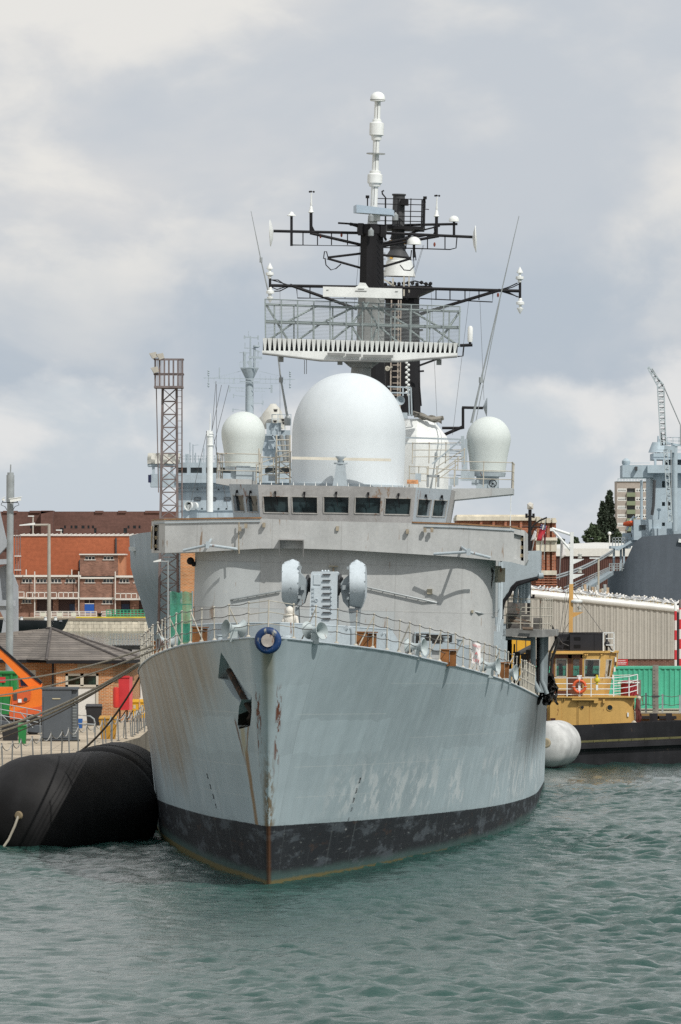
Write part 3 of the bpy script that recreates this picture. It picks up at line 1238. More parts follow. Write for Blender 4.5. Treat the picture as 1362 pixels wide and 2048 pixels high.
# hanging black hoses at the right shoulder, pale lagging beside
mb = MB()
q = S(977, 1140, 37.0)
mb.ball((q.x, q.y, q.z), .16, 10)
for o_, l_ in ((-.02, .66), (.05, .62)):
    mb.path([q + Vector((o_, 0, 0)), q + Vector((o_ - .04, -.05, -.3)), q + Vector((o_ - .05, -.05, -l_)), q + Vector((o_ + .04, -.05, -l_ - .06)), q + Vector((o_ + .1, -.05, -.3)), q + Vector((o_ + .12, 0, 0))], .022, 6)
q = S(381, 1122, 37.0)
mb.ball(q, .14, 10)
mb.ball(q + Vector((.12, 0, -.1)), .1, 8)
sp('hose_bundle', mb, m_black, house)
mb = MB()
A, B = S(989, 1165, 38.5), S(1003, 1132, 38.5)
rr = []
for j in range(7):
    rr.append([(A.x + (B.x - A.x) * i / 4 + random.uniform(-.02, .02), 38.4 + random.uniform(-.06, .06), A.z + (B.z - A.z) * j / 6) for i in range(5)])
mb.grid(rr)
mb.box(A.x + .02, B.x - .02, 38.5, 38.8, A.z + .06, B.z)
sp('lagging', mb, M('peeling_lagging', (.50, .47, .39), .95, .25, 4, bump=.5), house)
# side clutter on the right wall: lockers, pipes, cables
mb = MB()
xw = cx + HWD
for (s, z, a_, b_, c_) in ((41, 6.9, .25, .5, .5), (44, 6.3, .3, .6, .8), (47, 7.2, .22, .5, .6), (49, 6.1, .35, .4, .9), (43, 7.6, .15, .4, .3), (51, 6.9, .25, .5, .7)):
    mb.box(xw, xw + a_, s, s + b_, z, z + c_)
for s in (42.5, 46, 48.3, 50.4):
    mb.path([(xw + .08, s, 5.3), (xw + .08, s, 7.5), (xw + .12, s + .3, 7.9), (xw + .1, s + .3, 9.9)], .04, 6)
sp('side_locker', mb, m_bluegrey, house)

# ---- bridge wings (fascia)
wing_px = [(303, 1043, 1106, 39.6), (308, 1041, 1106, 37.0), (330, 1040, 1106, 35.9), (420, 1038, 1103, 35.55), (521, 1037, 1097, 35.3), (600, 1041, 1097, 35.2), (690, 1043, 1100, 35.2),
           (825, 1046, 1108, 35.3), (920, 1049, 1114, 35.55), (1022, 1055, 1124, 36.0), (1049, 1061, 1131, 36.6), (1056, 1068, 1120, 39.6)]
tops = [S(a_, b_, d_) for a_, b_, c_, d_ in wing_px]
bots = [S(a_, c_, d_) for a_, b_, c_, d_ in wing_px]
fz = MB()
# dense front so that the paint reads evenly
ft, fb = [], []
for i in range(len(tops) - 1):
    for u in (0, .25, .5, .75):
        ft.append(tops[i].lerp(tops[i + 1], u))
        fb.append(bots[i].lerp(bots[i + 1], u))
ft.append(tops[-1])
fb.append(bots[-1])
iA, iB = 9 * 4, 10 * 4      # right light recess lies between these columns
jA, jB = 1 * 4, 2 * 4 - 2
rec = []
for i in range(len(ft) - 1):
    if iA <= i < iB:
        continue
    if jA <= i < jB:
        continue
    fz.quad(fb[i], fb[i + 1], ft[i + 1], ft[i])
pr = fz.wall(fb[iA], fb[iB], ft[iB], ft[iA], [(.22, .93, .12, .84)], .5, (0, 1, 0))
pl_ = fz.wall(fb[jA], fb[jB], ft[jB], ft[jA], [(.08, .92, .08, .86)], .5, (0, 1, 0))
# underside, inner bulwark and floor
inn = [Vector((p_.x * .985 + cx * .015, p_.y + .09, p_.z)) for p_ in ft]
for i in range(len(ft) - 1):
    fz.quad(ft[i], ft[i + 1], inn[i + 1], inn[i])
    lo, lo2 = Vector((inn[i].x, inn[i].y, fb[i].z + .12)), Vector((inn[i + 1].x, inn[i + 1].y, fb[i + 1].z + .12))
    fz.quad(inn[i], inn[i + 1], lo2, lo)
    fz.quad(fb[i], fb[i + 1], Vector((fb[i + 1].x, max(41.5, fb[i + 1].y), fb[i + 1].z)), Vector((fb[i].x, max(41.5, fb[i].y), fb[i].z)))
    fz.quad(lo, lo2, Vector((lo2.x, max(41.5, lo2.y), lo2.z)), Vector((lo.x, max(41.5, lo.y), lo.z)))
wing = sp('bridge_wing', fz, m_super)
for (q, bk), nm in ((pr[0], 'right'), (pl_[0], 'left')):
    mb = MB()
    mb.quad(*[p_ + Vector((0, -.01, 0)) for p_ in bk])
    sp('light_recess', mb, m_soot_shade, wing, 0)  # black back sheet paints the shade inside the recess
    mb = MB()
    c0 = sum(bk, Vector()) / 4
    hgt_ = (bk[3] - bk[0]).length
    wid_ = (bk[1] - bk[0]).length
    for dz in (-.33, .0, .33):
        cz = c0 + Vector((.02, -.12, dz * hgt_))
        mb.box(cz.x - wid_ * .30, cz.x + wid_ * .34, cz.y - .08, cz.y + .08, cz.z - .06, cz.z + .06)
    mb.box(c0.x - wid_ * .42, c0.x - wid_ * .36, c0.y - .4, c0.y, c0.z - hgt_ * .45, c0.z + hgt_ * .45)
    sp('recess_light', mb, M('rusty_cream_lamp', (.42, .34, .22), .7, .3, 4, rust=.4, rustcol=(.2, .08, .03)), wing)
# varnished capping rails
for a0, a1 in ((2, 17), (28, 40)):
    mb = MB()
    for i in range(a0, a1 - 1):
        c0, c1 = ft[i].lerp(inn[i], .5) + Vector((0, 0, .025)), ft[i + 1].lerp(inn[i + 1], .5) + Vector((0, 0, .025))
        mb.bar(c0, c1, .17, .05)
    sp('wooden_rail', mb, m_wood, wing)
# stowed V struts on the fascia and their brackets
for pts_ in (((368, 1101), (418, 1090), (474, 1098), (421, 1078)), ((868, 1108), (938, 1104), (980, 1115), (921, 1093))):
    mb = MB()
    a_, b_, c_, d_ = [S(*q_, 35.3) + Vector((0, -.45 + .25 * k_, 0)) for k_, q_ in enumerate(pts_)]
    b_ = b_ + Vector((0, -.5, 0))
    a_, c_ = a_ + Vector((0, .1, 0)), c_ + Vector((0, -.2, 0))
    mb.tube(a_, b_, .05, n=8)
    mb.tube(b_, c_, .05, n=8)
    mb.tube(b_, d_ + Vector((0, .1, 0)), .05, n=8)
    mb.box(b_.x - .07, b_.x + .07, b_.y - .06, b_.y + .06, b_.z - .12, b_.z + .12)
    sp('folding_strut', mb, m_bluegrey, wing)
mb = MB()
A, B = S(558, 1112, 35.25), S(606, 1081, 35.25)
for x in (A.x, B.x):
    mb.prism([(x, 35.25, A.z - .02), (x, 35.25, B.z), (x, 34.75, B.z), (x, 34.85, B.z - .1), (x, 35.15, A.z - .02)], (.04, 0, 0))
mb.box(A.x, B.x + .04, 34.75, 35.22, B.z, B.z + .04)
sp('lamp_bracket', mb, m_super2, wing)
mb = MB()
for (px, py) in ((492, 1052), (480, 1058), (528, 1050), (675, 1057), (815, 1063), (850, 1060), (864, 1060)):
    q = S(px, py, 35.25)
    mb.box(q.x - .05, q.x + .05, 35.12, 35.26, q.z - .08, q.z + .08)
q = S(478, 1050, 35.3)
mb.path([q + Vector((0, -.05, .1)), q + Vector((0, -.05, -.5)), q + Vector((.03, -.05, -1.0))], .025, 6)
sp('cable_box', mb, M('box_rust_tan', (.33, .29, .22), .7, .3, 4, rust=.35), wing)
mb = MB()
for i0, i1 in ((3, 16), (29, 37)):
    mb = MB()
    for i in range(i0, i1):
        mb.bar(ft[i] + Vector((0, -.04, -.1)), ft[i + 1] + Vector((0, -.04, -.1)), .03)
    sp('wing_pipe', mb, m_bluegrey, wing)

# ---- wheelhouse with nine windows
facets = [  # bottom-left, bottom-right, top-right, top-left, windows
    ((467, 1035, 38.7), (521, 1038, 36.5), (516, 969, 36.35), (458, 968, 38.6), [(.10, .44, .20, .66), (.56, .93, .20, .66)], 'blue'),
    ((521, 1040, 36.5), (825, 1046, 36.5), (832, 975, 36.35), (516, 969, 36.35), None, 'grey'),
    ((825, 1045, 36.5), (891, 1047, 38.7), (903, 979, 38.6), (832, 975, 36.35), [(.11, .46, .20, .66), (.56, .93, .20, .66)], 'blue'),
]
wins_front = [(.030, .185, .22, .665), (.215, .372, .22, .665), (.419, .575, .24, .685), (.622, .780, .245, .685), (.815, .973, .235, .675)]
m_whb = M('wheelhouse_blue_grey', (.36, .41, .445), .6, .07, 1.0, streak=.06, rust=.04)
wh = MB()
cent = []
pan = []
for k, (bl, br, tr, tl, ws, _) in enumerate(facets):
    wh.mat(0 if k == 1 else 1)
    q = [S(*v_) for v_ in (bl, br, tr, tl)]
    nrm = (q[1] - q[0]).cross(q[3] - q[0]).normalized()
    if nrm.y < 0:
        nrm = -nrm
    for (fr, bk) in wh.wall(*q, ws or wins_front, .10, nrm):
        pan.append((fr, bk, nrm))
wh.mat(0)
TL, TR = S(458, 968, 38.6), S(903, 979, 38.6)
T1, T2 = S(516, 969, 36.35), S(832, 975, 36.35)
B1, B2 = S(467, 1035, 38.7), S(891, 1047, 38.7)
wh.add([TL, T1, T2, TR, (TR.x, 46, TR.z), (TL.x, 46, TL.z)], [(0, 1, 2, 3, 4, 5)])
wh.quad(B1, TL, (TL.x, 46, TL.z), (B1.x, 46, B1.z))
wh.quad(B2, TR, (TR.x, 46, TR.z), (B2.x, 46, B2.z))
wheel = sp('wheelhouse', wh, [m_super2, m_whb], smooth=20)
for k, (fr, bk, nrm) in enumerate(pan):
    mb = MB()
    mb.quad(*[p_ - nrm * .015 for p_ in bk])
    sp('window_pane', mb, m_glass, wheel, 0)
    mb = MB()
    c0 = sum(fr, Vector()) / 4
    for i in range(4):
        a_, b_ = fr[i], fr[(i + 1) % 4]
        a2, b2 = a_ + (a_ - c0).normalized() * .03 - nrm * .012, b_ + (b_ - c0).normalized() * .03 - nrm * .012
        mb.bar(a2, b2, .028, .02)
    sp('window_frame', mb, M('window_frame_metal', (.36, .355, .33), .6, .2, 4, rust=.25), wheel)
    mb = MB()
    tp = (fr[2] + fr[3]) / 2
    up = (fr[3] - fr[0]).normalized()
    mb.path([tp + up * .17 - nrm * .05, tp + up * .02 - nrm * .09, tp - up * .10 - nrm * .05], .02, 5)
    mb.bar(tp + up * .20 - nrm * .03, tp + up * .10 - nrm * .03, .07, .08)
    mb.bar(tp - up * .04 - nrm * .05 + Vector((.02, 0, 0)), tp - up * .33 - nrm * .03 + Vector((.06, 0, 0)), .022)
    sp('window_wiper', mb, m_black, wheel)
mb = MB()
for px in range(520, 905, 22):
    q = S(px, 969 + (px - 516) * .019, 36.6 if px < 830 else 37.6)
    mb.prism([q, q + Vector((.03, 0, 0)), q + Vector((.01, .0, .13))], (0, .12, 0))
sp('roof_clip', mb, m_white, wheel)
# dull blue light shape behind the glass: consoles and chart lamp
mb = MB()
for px, py, w_ in ((552, 1016, .4), (508, 1012, .18), (676, 1014, .25), (800, 1018, .2)):
    pass

# ---- tracking radome
c0 = S(695, 972, 42.2)
top = S(695, 746, 42.2).z
Rm = (S(809, 880, 42.2) - S(582, 880, 42.2)).length / 2
H_ = top - c0.z
prof = [(Rm * .985, -.6), (Rm * .99, 0.0), (Rm * 1.0, H_ - Rm * 1.08)]
for i in range(1, 25):
    t_ = i / 24 * math.pi / 2
    prof.append((max(Rm * math.cos(t_) ** .94, 1e-6), H_ - Rm * 1.08 + Rm * 1.08 * math.sin(t_)))
mb = MB()
mb.lathe(prof, (c0.x, 42.2, c0.z), 64)
rd = sp('tracking_radome', mb, m_radome, smooth=40)
rd['label'] = 'large white domed radome above the bridge'
mb = MB()
mb.lathe([(Rm * 1.03, -.62), (Rm * 1.03, .05), (Rm * .99, .06)], (c0.x, 42.2, c0.z), 48)
sp('radome_flange', mb, m_bluegrey, rd)


# ---- satellite domes
def sat_dome(pxl, pxr, ptop, pbot, s, nm):
    A, B = S(pxl, pbot, s), S(pxr, pbot, s)
    c_ = (A + B) / 2
    zt = S((pxl + pxr) / 2, ptop, s).z
    r_ = (B.x - A.x) / 2
    h_ = zt - c_.z
    mb = MB()
    prof = [(r_ * .80, 0), (r_ * .81, .12), (r_ * .88, h_ * .30), (r_ * .985, h_ * .52)]
    zc = h_ - r_ * 1.0
    for i in range(0, 15):
        t_ = i / 14 * math.pi / 2
        prof.append((max(r_ * math.cos(t_), 1e-6), zc + r_ * math.sin(t_)))
    mb.lathe(prof, c_, 40)
    d_ = sp('satellite_dome', mb, m_radome_s, smooth=50)
    mb = MB()
    mb.lathe([(r_ * .45, -.62), (r_ * .5, -.18), (r_ * .78, -.16), (r_ * .82, -.02)], c_, 24)
    mb.box(c_.x - r_ * .5, c_.x + r_ * .5, s - r_ * .5, s + r_ * .5, c_.z - .75, c_.z - .16)
    sp('dome_pedestal', mb, m_bluegrey, d_)
    mb = MB()
    mb.torus((c_.x + r_ * .25, s - r_ * .6, c_.z - .42), .13, .016, (0, 1, 0), 20, 6)
    mb.tube((c_.x + r_ * .25, s - r_ * .6, c_.z - .42), (c_.x + r_ * .25, s - r_ * .5, c_.z - .42), .03)
    sp('hand_wheel', mb, m_black, d_)
    return d_


m_radome_s = M('dome_pale_green_white', (0.58, 0.635, 0.62), 0.8, 0.04, 0.8, streak=0.03, fine=.03)
sat_dome(441, 529, 823, 934, 46.5, 'l')
sat_dome(931, 1020, 833, 944, 46.5, 'r')

# ---- navigation radar bar on the wheelhouse roof
mb = MB()
q = S(681, 935, 39.5)
zr = S(681, 972, 39.5).z
mb.prism([(q.x - .26, 39.3, zr), (q.x + .26, 39.3, zr), (q.x + .17, 39.35, q.z - .1), (q.x + .15, 39.35, q.z + .12), (q.x - .15, 39.35, q.z + .12), (q.x - .17, 39.35, q.z - .1)], (0, .5, 0))
mb.lathe([(.24, .12), (.24, .17), (.10, .18), (.14, .28), (.19, .36), (.19, .4)], (q.x, 39.55, q.z), 16)
nav = sp('navigation_radar', mb, m_bluegrey)
mb = MB()
a_, b_ = S(583, 916, 39.5), S(782, 920, 39.5)
mb.bar(a_, b_, .12, .10)
mb.bar(a_ + Vector((0, .09, -.01)), b_ + Vector((0, .09, -.01)), .09, .06)
sp('radar_scanner', mb, M('cream_scanner', (.62, .60, .52), .5, .08, 2), nav)


# ---- railings
def rail(pts, height, levels=(1.0, .66, .33), spacing=1.1, r=.022, mat=None, parent=None, name='safety_rail', sags=0.0):
    mb = MB()
    for p_, q_ in zip(pts, pts[1:]):
        p_, q_ = Vector(p_), Vector(q_)
        n_ = max(1, round((q_ - p_).length / spacing))
        for i in range(n_ + 1):
            b_ = p_.lerp(q_, i / n_)
            mb.tube(b_, b_ + Vector((0, 0, height)), r, n=6)
            mb.ball(b_ + Vector((0, 0, height)), r * 1.7, 6)
        for l_ in levels:
            mb.tube(p_ + Vector((0, 0, height * l_)), q_ + Vector((0, 0, height * l_)), r * .85, n=6)
    return sp(name, mb, mat or m_cream, parent)


# platforms carrying the small domes, sticking out over the wheelhouse sides
mb = MB()
A, B = S(905, 977, 44.6), S(1025, 976, 44.6)
mb.prism([(A.x, 44.6, A.z), (B.x, 44.6, B.z), (B.x, 44.6, B.z - .22), (A.x, 44.6, A.z - .42)], (0, 4, 0))
prt = sp('dome_platform', mb, m_super)
rail([(B.x - 2.1, 44.65, B.z), (B.x - .03, 44.65, B.z), (B.x - .03, 48.5, B.z)], .92, parent=prt)
mb = MB()
q = S(1022, 990, 44.7)
mb.tube(q, q + Vector((0, 0, -1.6)), .016, n=6)
sp('antenna_rod', mb, m_white, prt)
mb = MB()
A, B = S(432, 957, 44.6), S(470, 968, 44.6)
mb.prism([(A.x, 44.6, A.z), (B.x + .6, 44.6, A.z), (B.x + .6, 44.6, A.z - .36), (A.x, 44.6, A.z - .18)], (0, 4, 0))
plt_ = sp('dome_platform', mb, m_super)
rail([(A.x + .03, 48, A.z), (A.x + .03, 44.65, A.z), (A.x + 1.6, 44.65, A.z)], .92, parent=plt_)
# roof rails, ladders and hand rails either side of the radome
zr = S(690, 972, 41).z
q1, q2, q3 = S(812, 972, 40), S(850, 972, 40), S(905, 975, 40)
rail([(q1.x, 43.5, q1.z), (q2.x, 43.5, q1.z)], .75, spacing=.45)
rail([(q2.x, 42.2, q2.z + .05), (q3.x, 42.2, q3.z + .05)], .62, levels=(1, .5), spacing=.8)
rail([(q1.x, 46.5, q1.z + .9), (S(925, 900, 46.5).x, 46.5, q1.z + .95)], .75, spacing=.7)
rail([(q2.x + .3, 44, q2.z + .2), (q3.x + .3, 44, q3.z + .9)], .55, levels=(1, .5), spacing=1.5)
rail([(q2.x + .3, 43, q2.z + .0), (q3.x + .1, 43, q3.z + .65)], .45, levels=(1, .5), spacing=1.4)
q4, q5, q6 = S(520, 966, 42), S(555, 966, 42), S(582, 966, 42)
rail([(q4.x, 43, q4.z), (q5.x, 43, q4.z)], .95, spacing=.6)
rail([(q5.x, 43, q5.z + .25), (q6.x, 43, q6.z - .1)], .55, levels=(1, .5), spacing=1.0)
rail([(q4.x - .3, 45, q4.z), (q5.x + .3, 45, q4.z + .5)], .7, spacing=.7)
mb = MB()
for x0, y0, x1, y1 in ((518, 897, 520, 968), (552, 905, 552, 968)):
    a_, b_ = S(x0, y0, 43.2), S(x1, y1, 43.2)
    mb.tube(a_, b_, .03)
for py in range(880, 965, 11):
    a_, b_ = S(553, py, 46), S(580, py, 46)
    mb.tube(a_, b_, .022, n=5)
for px in (553, 580):
    mb.tube(S(px, 870, 46), S(px, 968, 46), .03)
sp('vertical_ladder', mb, m_cream)
# frames, lattice brace and square sight at the right
mb = MB()
mb.bar(S(808, 875, 47), S(925, 879, 47), .06)
mb.bar(S(808, 886, 47), S(925, 890, 47), .03)
mb.bar(S(864, 928, 46.4), S(922, 880, 46.4), .05)
mb.bar(S(925, 872, 46), S(927, 950, 46), .12)
mb.bar(S(932, 878, 46), S(932, 942, 46), .1)
for py in (902, 906, 918, 950):
    mb.bar(S(895, py, 46.2), S(925, py + 1, 46.2), .03)
sp('brace_frame', mb, m_bluegrey)
mb = MB()
a_ = S(853, 974, 41)
b_ = S(879, 950, 41)
for x0, x1, z0, z1 in ((a_.x, a_.x + .08, a_.z, b_.z), (b_.x - .08, b_.x, a_.z, b_.z), (a_.x, b_.x, b_.z - .08, b_.z)):
    mb.box(x0, x1, 41, 41.1, z0, z1)
sp('sight_frame', mb, m_steel)
mb = MB()
for (px, py, w_, h_, s) in ((836, 955, .2, .3, 43), (908, 962, .3, .3, 44), (935, 952, .5, .35, 45.5), (950, 965, .25, .2, 45), (545, 955, .3, .25, 43.5), (486, 945, .5, .5, 45), (505, 952, .2, .35, 45), (900, 985, .12, .5, 43.5)):
    q = S(px, py, s)
    mb.box(q.x - w_ / 2, q.x + w_ / 2, s, s + .3, q.z - h_ / 2, q.z + h_ / 2)
sp('equipment_box', mb, m_bluegrey)
mb = MB()
q = S(825, 965, 41.5)
mb.box(q.x - .2, q.x + .2, 41.5, 41.6, q.z - .05, q.z + .1)
sp('notice_board', mb, M('red_yellow_notice', (.5, .25, .12), .7, .4, 9))

# ---- white angular cover abaft the radome
mb = MB()
q = S(832, 975, 50)
R1 = (S(898, 900, 50).x - q.x)
prof = [(R1, -.6), (R1 * 1.02, S(832, 888, 50).z - q.z), (R1 * .92, S(832, 872, 50).z - q.z), (R1 * .47, S(832, 838, 50).z - q.z)]
mb.lathe(prof, q, 12)
wt = sp('white_director_cover', mb, m_white, smooth=15)
mb = MB()
rr = []
for j in range(4):
    rr.append([S(828 + 19 * i / 3 * 1.0 + i * .6, 823 + i * 1.6 + j * 4 + 2 * math.sin(i * 2 + j), 49.3 + .06 * math.sin(i * 3 + j * 2)) for i in range(9)])
mb.grid(rr)
a_ = [S(826, 826, 49.5), S(845, 832, 49.3), S(862, 839, 49.2), S(886, 836, 49.4)]
mb.path(a_, .085, 8)
sp('canvas_cover', mb, m_canvas, wt)

# ---- loudhailer and side frame on the radome's right shoulder
mb = MB()
mb.lathe([(.05, -.35), (.07, -.15), (.12, 0), (.17, .06), (.155, .055), (.05, -.1)], S(801, 801, 45.5), 20, (-.1, -1, 0))
sp('loud_hailer', mb, m_bluegrey)
mb = MB()
for a_, b_ in (((775, 773), (822, 775)), ((775, 785), (817, 786)), ((817, 775), (819, 828)), ((822, 775), (824, 832)), ((806, 774), (806, 792)), ((817, 828), (824, 832))):
    mb.bar(S(*a_, 46.5), S(*b_, 46.5), .05)
q = S(812, 832, 46.5)
mb.box(q.x - .22, q.x + .05, 46.3, 46.8, q.z - .1, q.z + .12)
sp('side_frame', mb, m_bluegrey)

# ================================================================== SEARCH RADAR
SR = 47.0
sr0 = MB()
q = S(722, 740, SR + .2)
sr0.lathe([(.55, -1.1), (.5, -.5), (.38, -.35), (.36, .1), (.5, .15), (.5, .4), (.3, .45), (.3, .8)], q, 16)
sr0.box(q.x - .42, q.x + .42, SR - .25, SR + .6, q.z + .1, q.z + .45)
for dx in (-1, 1):
    sr0.path([q + Vector((dx * .35, -.1, .1)), q + Vector((dx * .8, -.1, .45)), q + Vector((dx * 1.2, -.1, .55))], .05)
radar = sp('search_radar', sr0, m_midgrey)
radar['label'] = 'wide lattice search radar with a row of white feed horns'


def rz_(px, py, v):      # v 0 bottom .. 1 top: the reflector curves forward at its foot
    return S(px, py, SR + .9 * v ** 1.5)


xl = lambda v: 531 - 1 * v
xr = lambda v: 918 + 2 * v
yl = lambda v: 683 - 85 * v
yr = lambda v: 692 - 79 * v


def rp(u, v, off=0.0):
    p_ = S(xl(v) + (xr(v) - xl(v)) * u, yl(v) + (yr(v) - yl(v)) * u, SR + .9 * v ** 1.5)
    return p_ + Vector((0, off, 0))


mb = MB()
for k in range(31):
    v_ = k / 30
    mb.path([rp(u, v_) for u in (0, .5, 1)], .0065, 4)
sp('reflector_wires', mb, m_steel, radar)
m_lat = M('lattice_grey_green', (.24, .29, .29), .55, .1, 2, metal=.1)
mb = MB()
for k in range(13):
    u = k / 12
    mb.path([rp(u, v_, .05) for v_ in (0, .33, .66, 1.0)], .026, 5)
for k in range(10):
    u = (k + .45) / 10
    mb.path([rp(u, v_, .35) for v_ in (0, .5, .88)], .03, 5)
for v_, w_ in ((.88, .045), (.46, .055), (.50, .03)):
    mb.path([rp(0, v_, .3), rp(.5, v_, .3), rp(1, v_, .3)], w_, 6)
mb.path([rp(0, 1, .03), rp(.5, 1, .03), rp(1, 1, .03)], .02, 5)
mb.path([rp(0, 0, .03), rp(.5, 0, .03), rp(1, 0, .03)], .03, 5)
for (ua, va, ub, vb) in ((.0, 0, .14, .46), (.0, .9, .12, .0), (.10, .46, .26, .88), (.15, 0, .28, .46), (.28, .46, .48, .96), (.32, 0, .44, .46), (.44, .46, .53, 1.02), (.44, .46, .50, .0),
                         (1, 0, .86, .46), (1, .9, .88, 0), (.90, .46, .74, .88), (.85, 0, .72, .46), (.74, .46, .55, .96), (.70, 0, .58, .46), (.58, .46, .50, 1.02), (.58, .46, .54, .0)):
    mb.path([rp(ua, va, .4), rp(ub, vb, .4)], .042, 6)
sp('lattice_frame', mb, m_lat, radar)
# feed horns
mb = MB()
NT_ = 40
A0, B0 = S(525, 676, SR - .55), S(916, 686, SR - .55)
A1, B1_ = S(525, 702, SR - .45), S(914, 707, SR - .45)
for k in range(NT_):
    u0, u1, um = k / NT_, (k + 1) / NT_, (k + .5) / NT_
    a_, b_ = A0.lerp(B0, u0 + .001), A0.lerp(B0, u1 - .001)
    c_, d_ = A1.lerp(B1_, um + .16 / NT_), A1.lerp(B1_, um - .16 / NT_)
    mb.prism([a_, b_, c_, d_], (0, .10, 0))
sp('feed_horns', mb, m_white, radar, 0)
mb = MB()
o_ = Vector((0, .3, 0))
mb.quad(A0 + o_, B0 + o_, B1_ + o_, A1 + o_)
mb.quad(A0 + o_, B0 + o_, B0, A0)
sp('horn_backing', mb, m_dkgrey, radar, 0)
mb = MB()
pts_ = [S(x, y, SR - .6) for x, y in ((524, 701), (915, 706), (913, 714), (850, 719), (795, 724), (640, 722), (600, 717), (525, 708))]
mb.prism(pts_, (0, .75, 0))
sp('horn_beam', mb, m_white, radar, 20)
mb = MB()
mb.path([S(x, y, SR - .65) for x, y in ((525, 707), (600, 716), (640, 721), (795, 723), (850, 718), (914, 713))], .045, 6)
for x0, x1, y in ((655, 690, 708), (692, 722, 710), (726, 786, 712)):
    mb.bar(S(x0, y, SR - .72), S(x1, y + 1, SR - .72), .10)
for x, y in ((562, 716), (878, 722), (680, 722)):
    q = S(x, y + 3, SR - .3)
    mb.box(q.x - .09, q.x + .09, q.y - .1, q.y + .1, q.z - .09, q.z + .12)
mb.path([S(609, 720, SR), S(609, 748, SR), S(613, 748, SR), S(613, 718, SR)], .012, 5)
sp('beam_trim', mb, m_midgrey, radar)
# interrogator bar on top
mb = MB()
a_, b_ = S(646, 573, SR + .3), S(804, 577, SR + .3)
c_, d_ = S(804, 597, SR + .3), S(646, 593, SR + .3)
mb.prism([a_, b_, c_, d_], (0, .32, 0))
e_ = [S(*p_, SR + .35) for p_ in ((710, 575), (716, 571), (719, 565), (731, 566), (734, 571), (738, 576))]
mb.prism(e_, (0, .25, 0))
ib = sp('interrogator_bar', mb, m_white, radar, 20)
mb = MB()
for px, py, l_ in ((722, 578, .22), (722, 582, .42), (793, 583, .1), (655, 580, .08)):
    q = S(px, py, SR + .29)
    mb.box(q.x - l_ / 2, q.x + l_ / 2, q.y - .01, q.y + .002, q.z - .012, q.z + .012)
sp('stencil_line', mb, m_midgrey, ib, 0)

# ================================================================== FOREMAST
SF = 53.0


def trunk(px0, px1, py0, qx0, qx1, py1, s, depth=1.2, name='mast_trunk', mat=m_black, parent=None, nn=8):
    """tapered polygonal plated trunk, from (px0..px1 at py0, top) down to (qx0..qx1 at py1)"""
    mb = MB()
    rows = []
    for k in range(7):
        u = k / 6
        l_ = S(px0 + (qx0 - px0) * u, py0 + (py1 - py0) * u, s)
        r_ = S(px1 + (qx1 - px1) * u, py0 + (py1 - py0) * u, s)
        c_ = (l_ + r_) / 2
        w_ = (r_.x - l_.x) / 2
        row = []
        for j in range(nn + 1):
            t_ = 2 * math.pi * (j + .5) / nn
            cs = w_ / math.cos(math.pi / nn)
            row.append((c_.x + cs * math.cos(t_), s + cs * math.sin(t_) * depth, c_.z))
        rows.append(row)
    mb.grid(rows)
    mb.add(rows[0][:-1], [tuple(range(nn))])
    return sp(name, mb, mat, parent, 15)


fm = trunk(722, 766, 452, 719, 768, 592, SF, name='foremast')
trunk(717, 769, 592, 713, 768, 690, SF, name='mast_panel', mat=m_midgrey, parent=fm)
trunk(713, 768, 690, 708, 772, 800, SF, name='mast_foot', mat=m_black, parent=fm)
mb = MB()
q = S(744, 452, SF)
mb.lathe([(.52, -.35), (.56, -.3), (.56, .05), (.4, .06)], q, 12)
for (x, y, l_) in ((722, 452, .35), (767, 456, .35), (748, 462, .2)):
    p_ = S(x, y, SF - .3)
    mb.box(p_.x - .1, p_.x + .1, p_.y - .2, p_.y + .2, p_.z - l_, p_.z + .1)
sp('mast_head', mb, m_black, fm)
mb = MB()
for k in range(20):
    p_ = S(764 + .2 * k, 470 + 12 * k, SF - .6)
    mb.bar(p_ + Vector((-.12, 0, 0)), p_ + Vector((.12, 0, 0)), .02)
sp('mast_rungs', mb, m_black, fm)
mb = MB()
mb.path([S(*p_, SF) for p_ in ((700, 447), (722, 452), (750, 449))], .05, 6)
mb.path([S(*p_, SF) for p_ in ((676, 446), (722, 449))], .04, 6)
mb.path([S(*p_, SF) for p_ in ((694, 447), (722, 456))], .03, 6)
sp('head_bracket', mb, m_black, fm)
mb = MB()
for (x, y) in ((742, 437), (742, 466), (791, 435)):
    p_ = S(x, y, SF - .75 if x < 760 else 62)
    mb.lathe([(.09, -.12), (.11, -.1), (.11, .1), (.06, .14), (.02, .2)], p_, 12)
sp('mast_lamp', mb, m_steel, fm)
# pale blue slotted radar at the mast head
mb = MB()
c_ = [S(705, 410, SF - .5), S(787, 419, SF - .5), S(787, 431, SF - .5), S(705, 424, SF - .5)]
mid = [S(713, 409, SF - .8), S(784, 418, SF - .8), S(786, 430, SF - .8), S(713, 425, SF - .8)]
mb.add(mid + [p_ + Vector((0, .9, 0)) for p_ in c_], [(0, 1, 2, 3), (7, 6, 5, 4), (0, 4, 5, 1), (1, 5, 6, 2), (2, 6, 7, 3), (3, 7, 4, 0)])
sb_ = sp('slotted_radar', mb, M('pale_blue_paint', (.40, .50, .60), .5, .06, 1.5, streak=.05), fm)
mb = MB()
q = S(745, 438, SF - .2)
mb.lathe([(.2, -.3), (.17, .05), (.12, .2), (.12, .38)], q, 12)
p_ = S(752, 434, SF - .5)
mb.box(p_.x - .16, p_.x + .14, p_.y, p_.y + .5, p_.z - .14, p_.z + .14)
sp('radar_pedestal', mb, m_white, sb_)

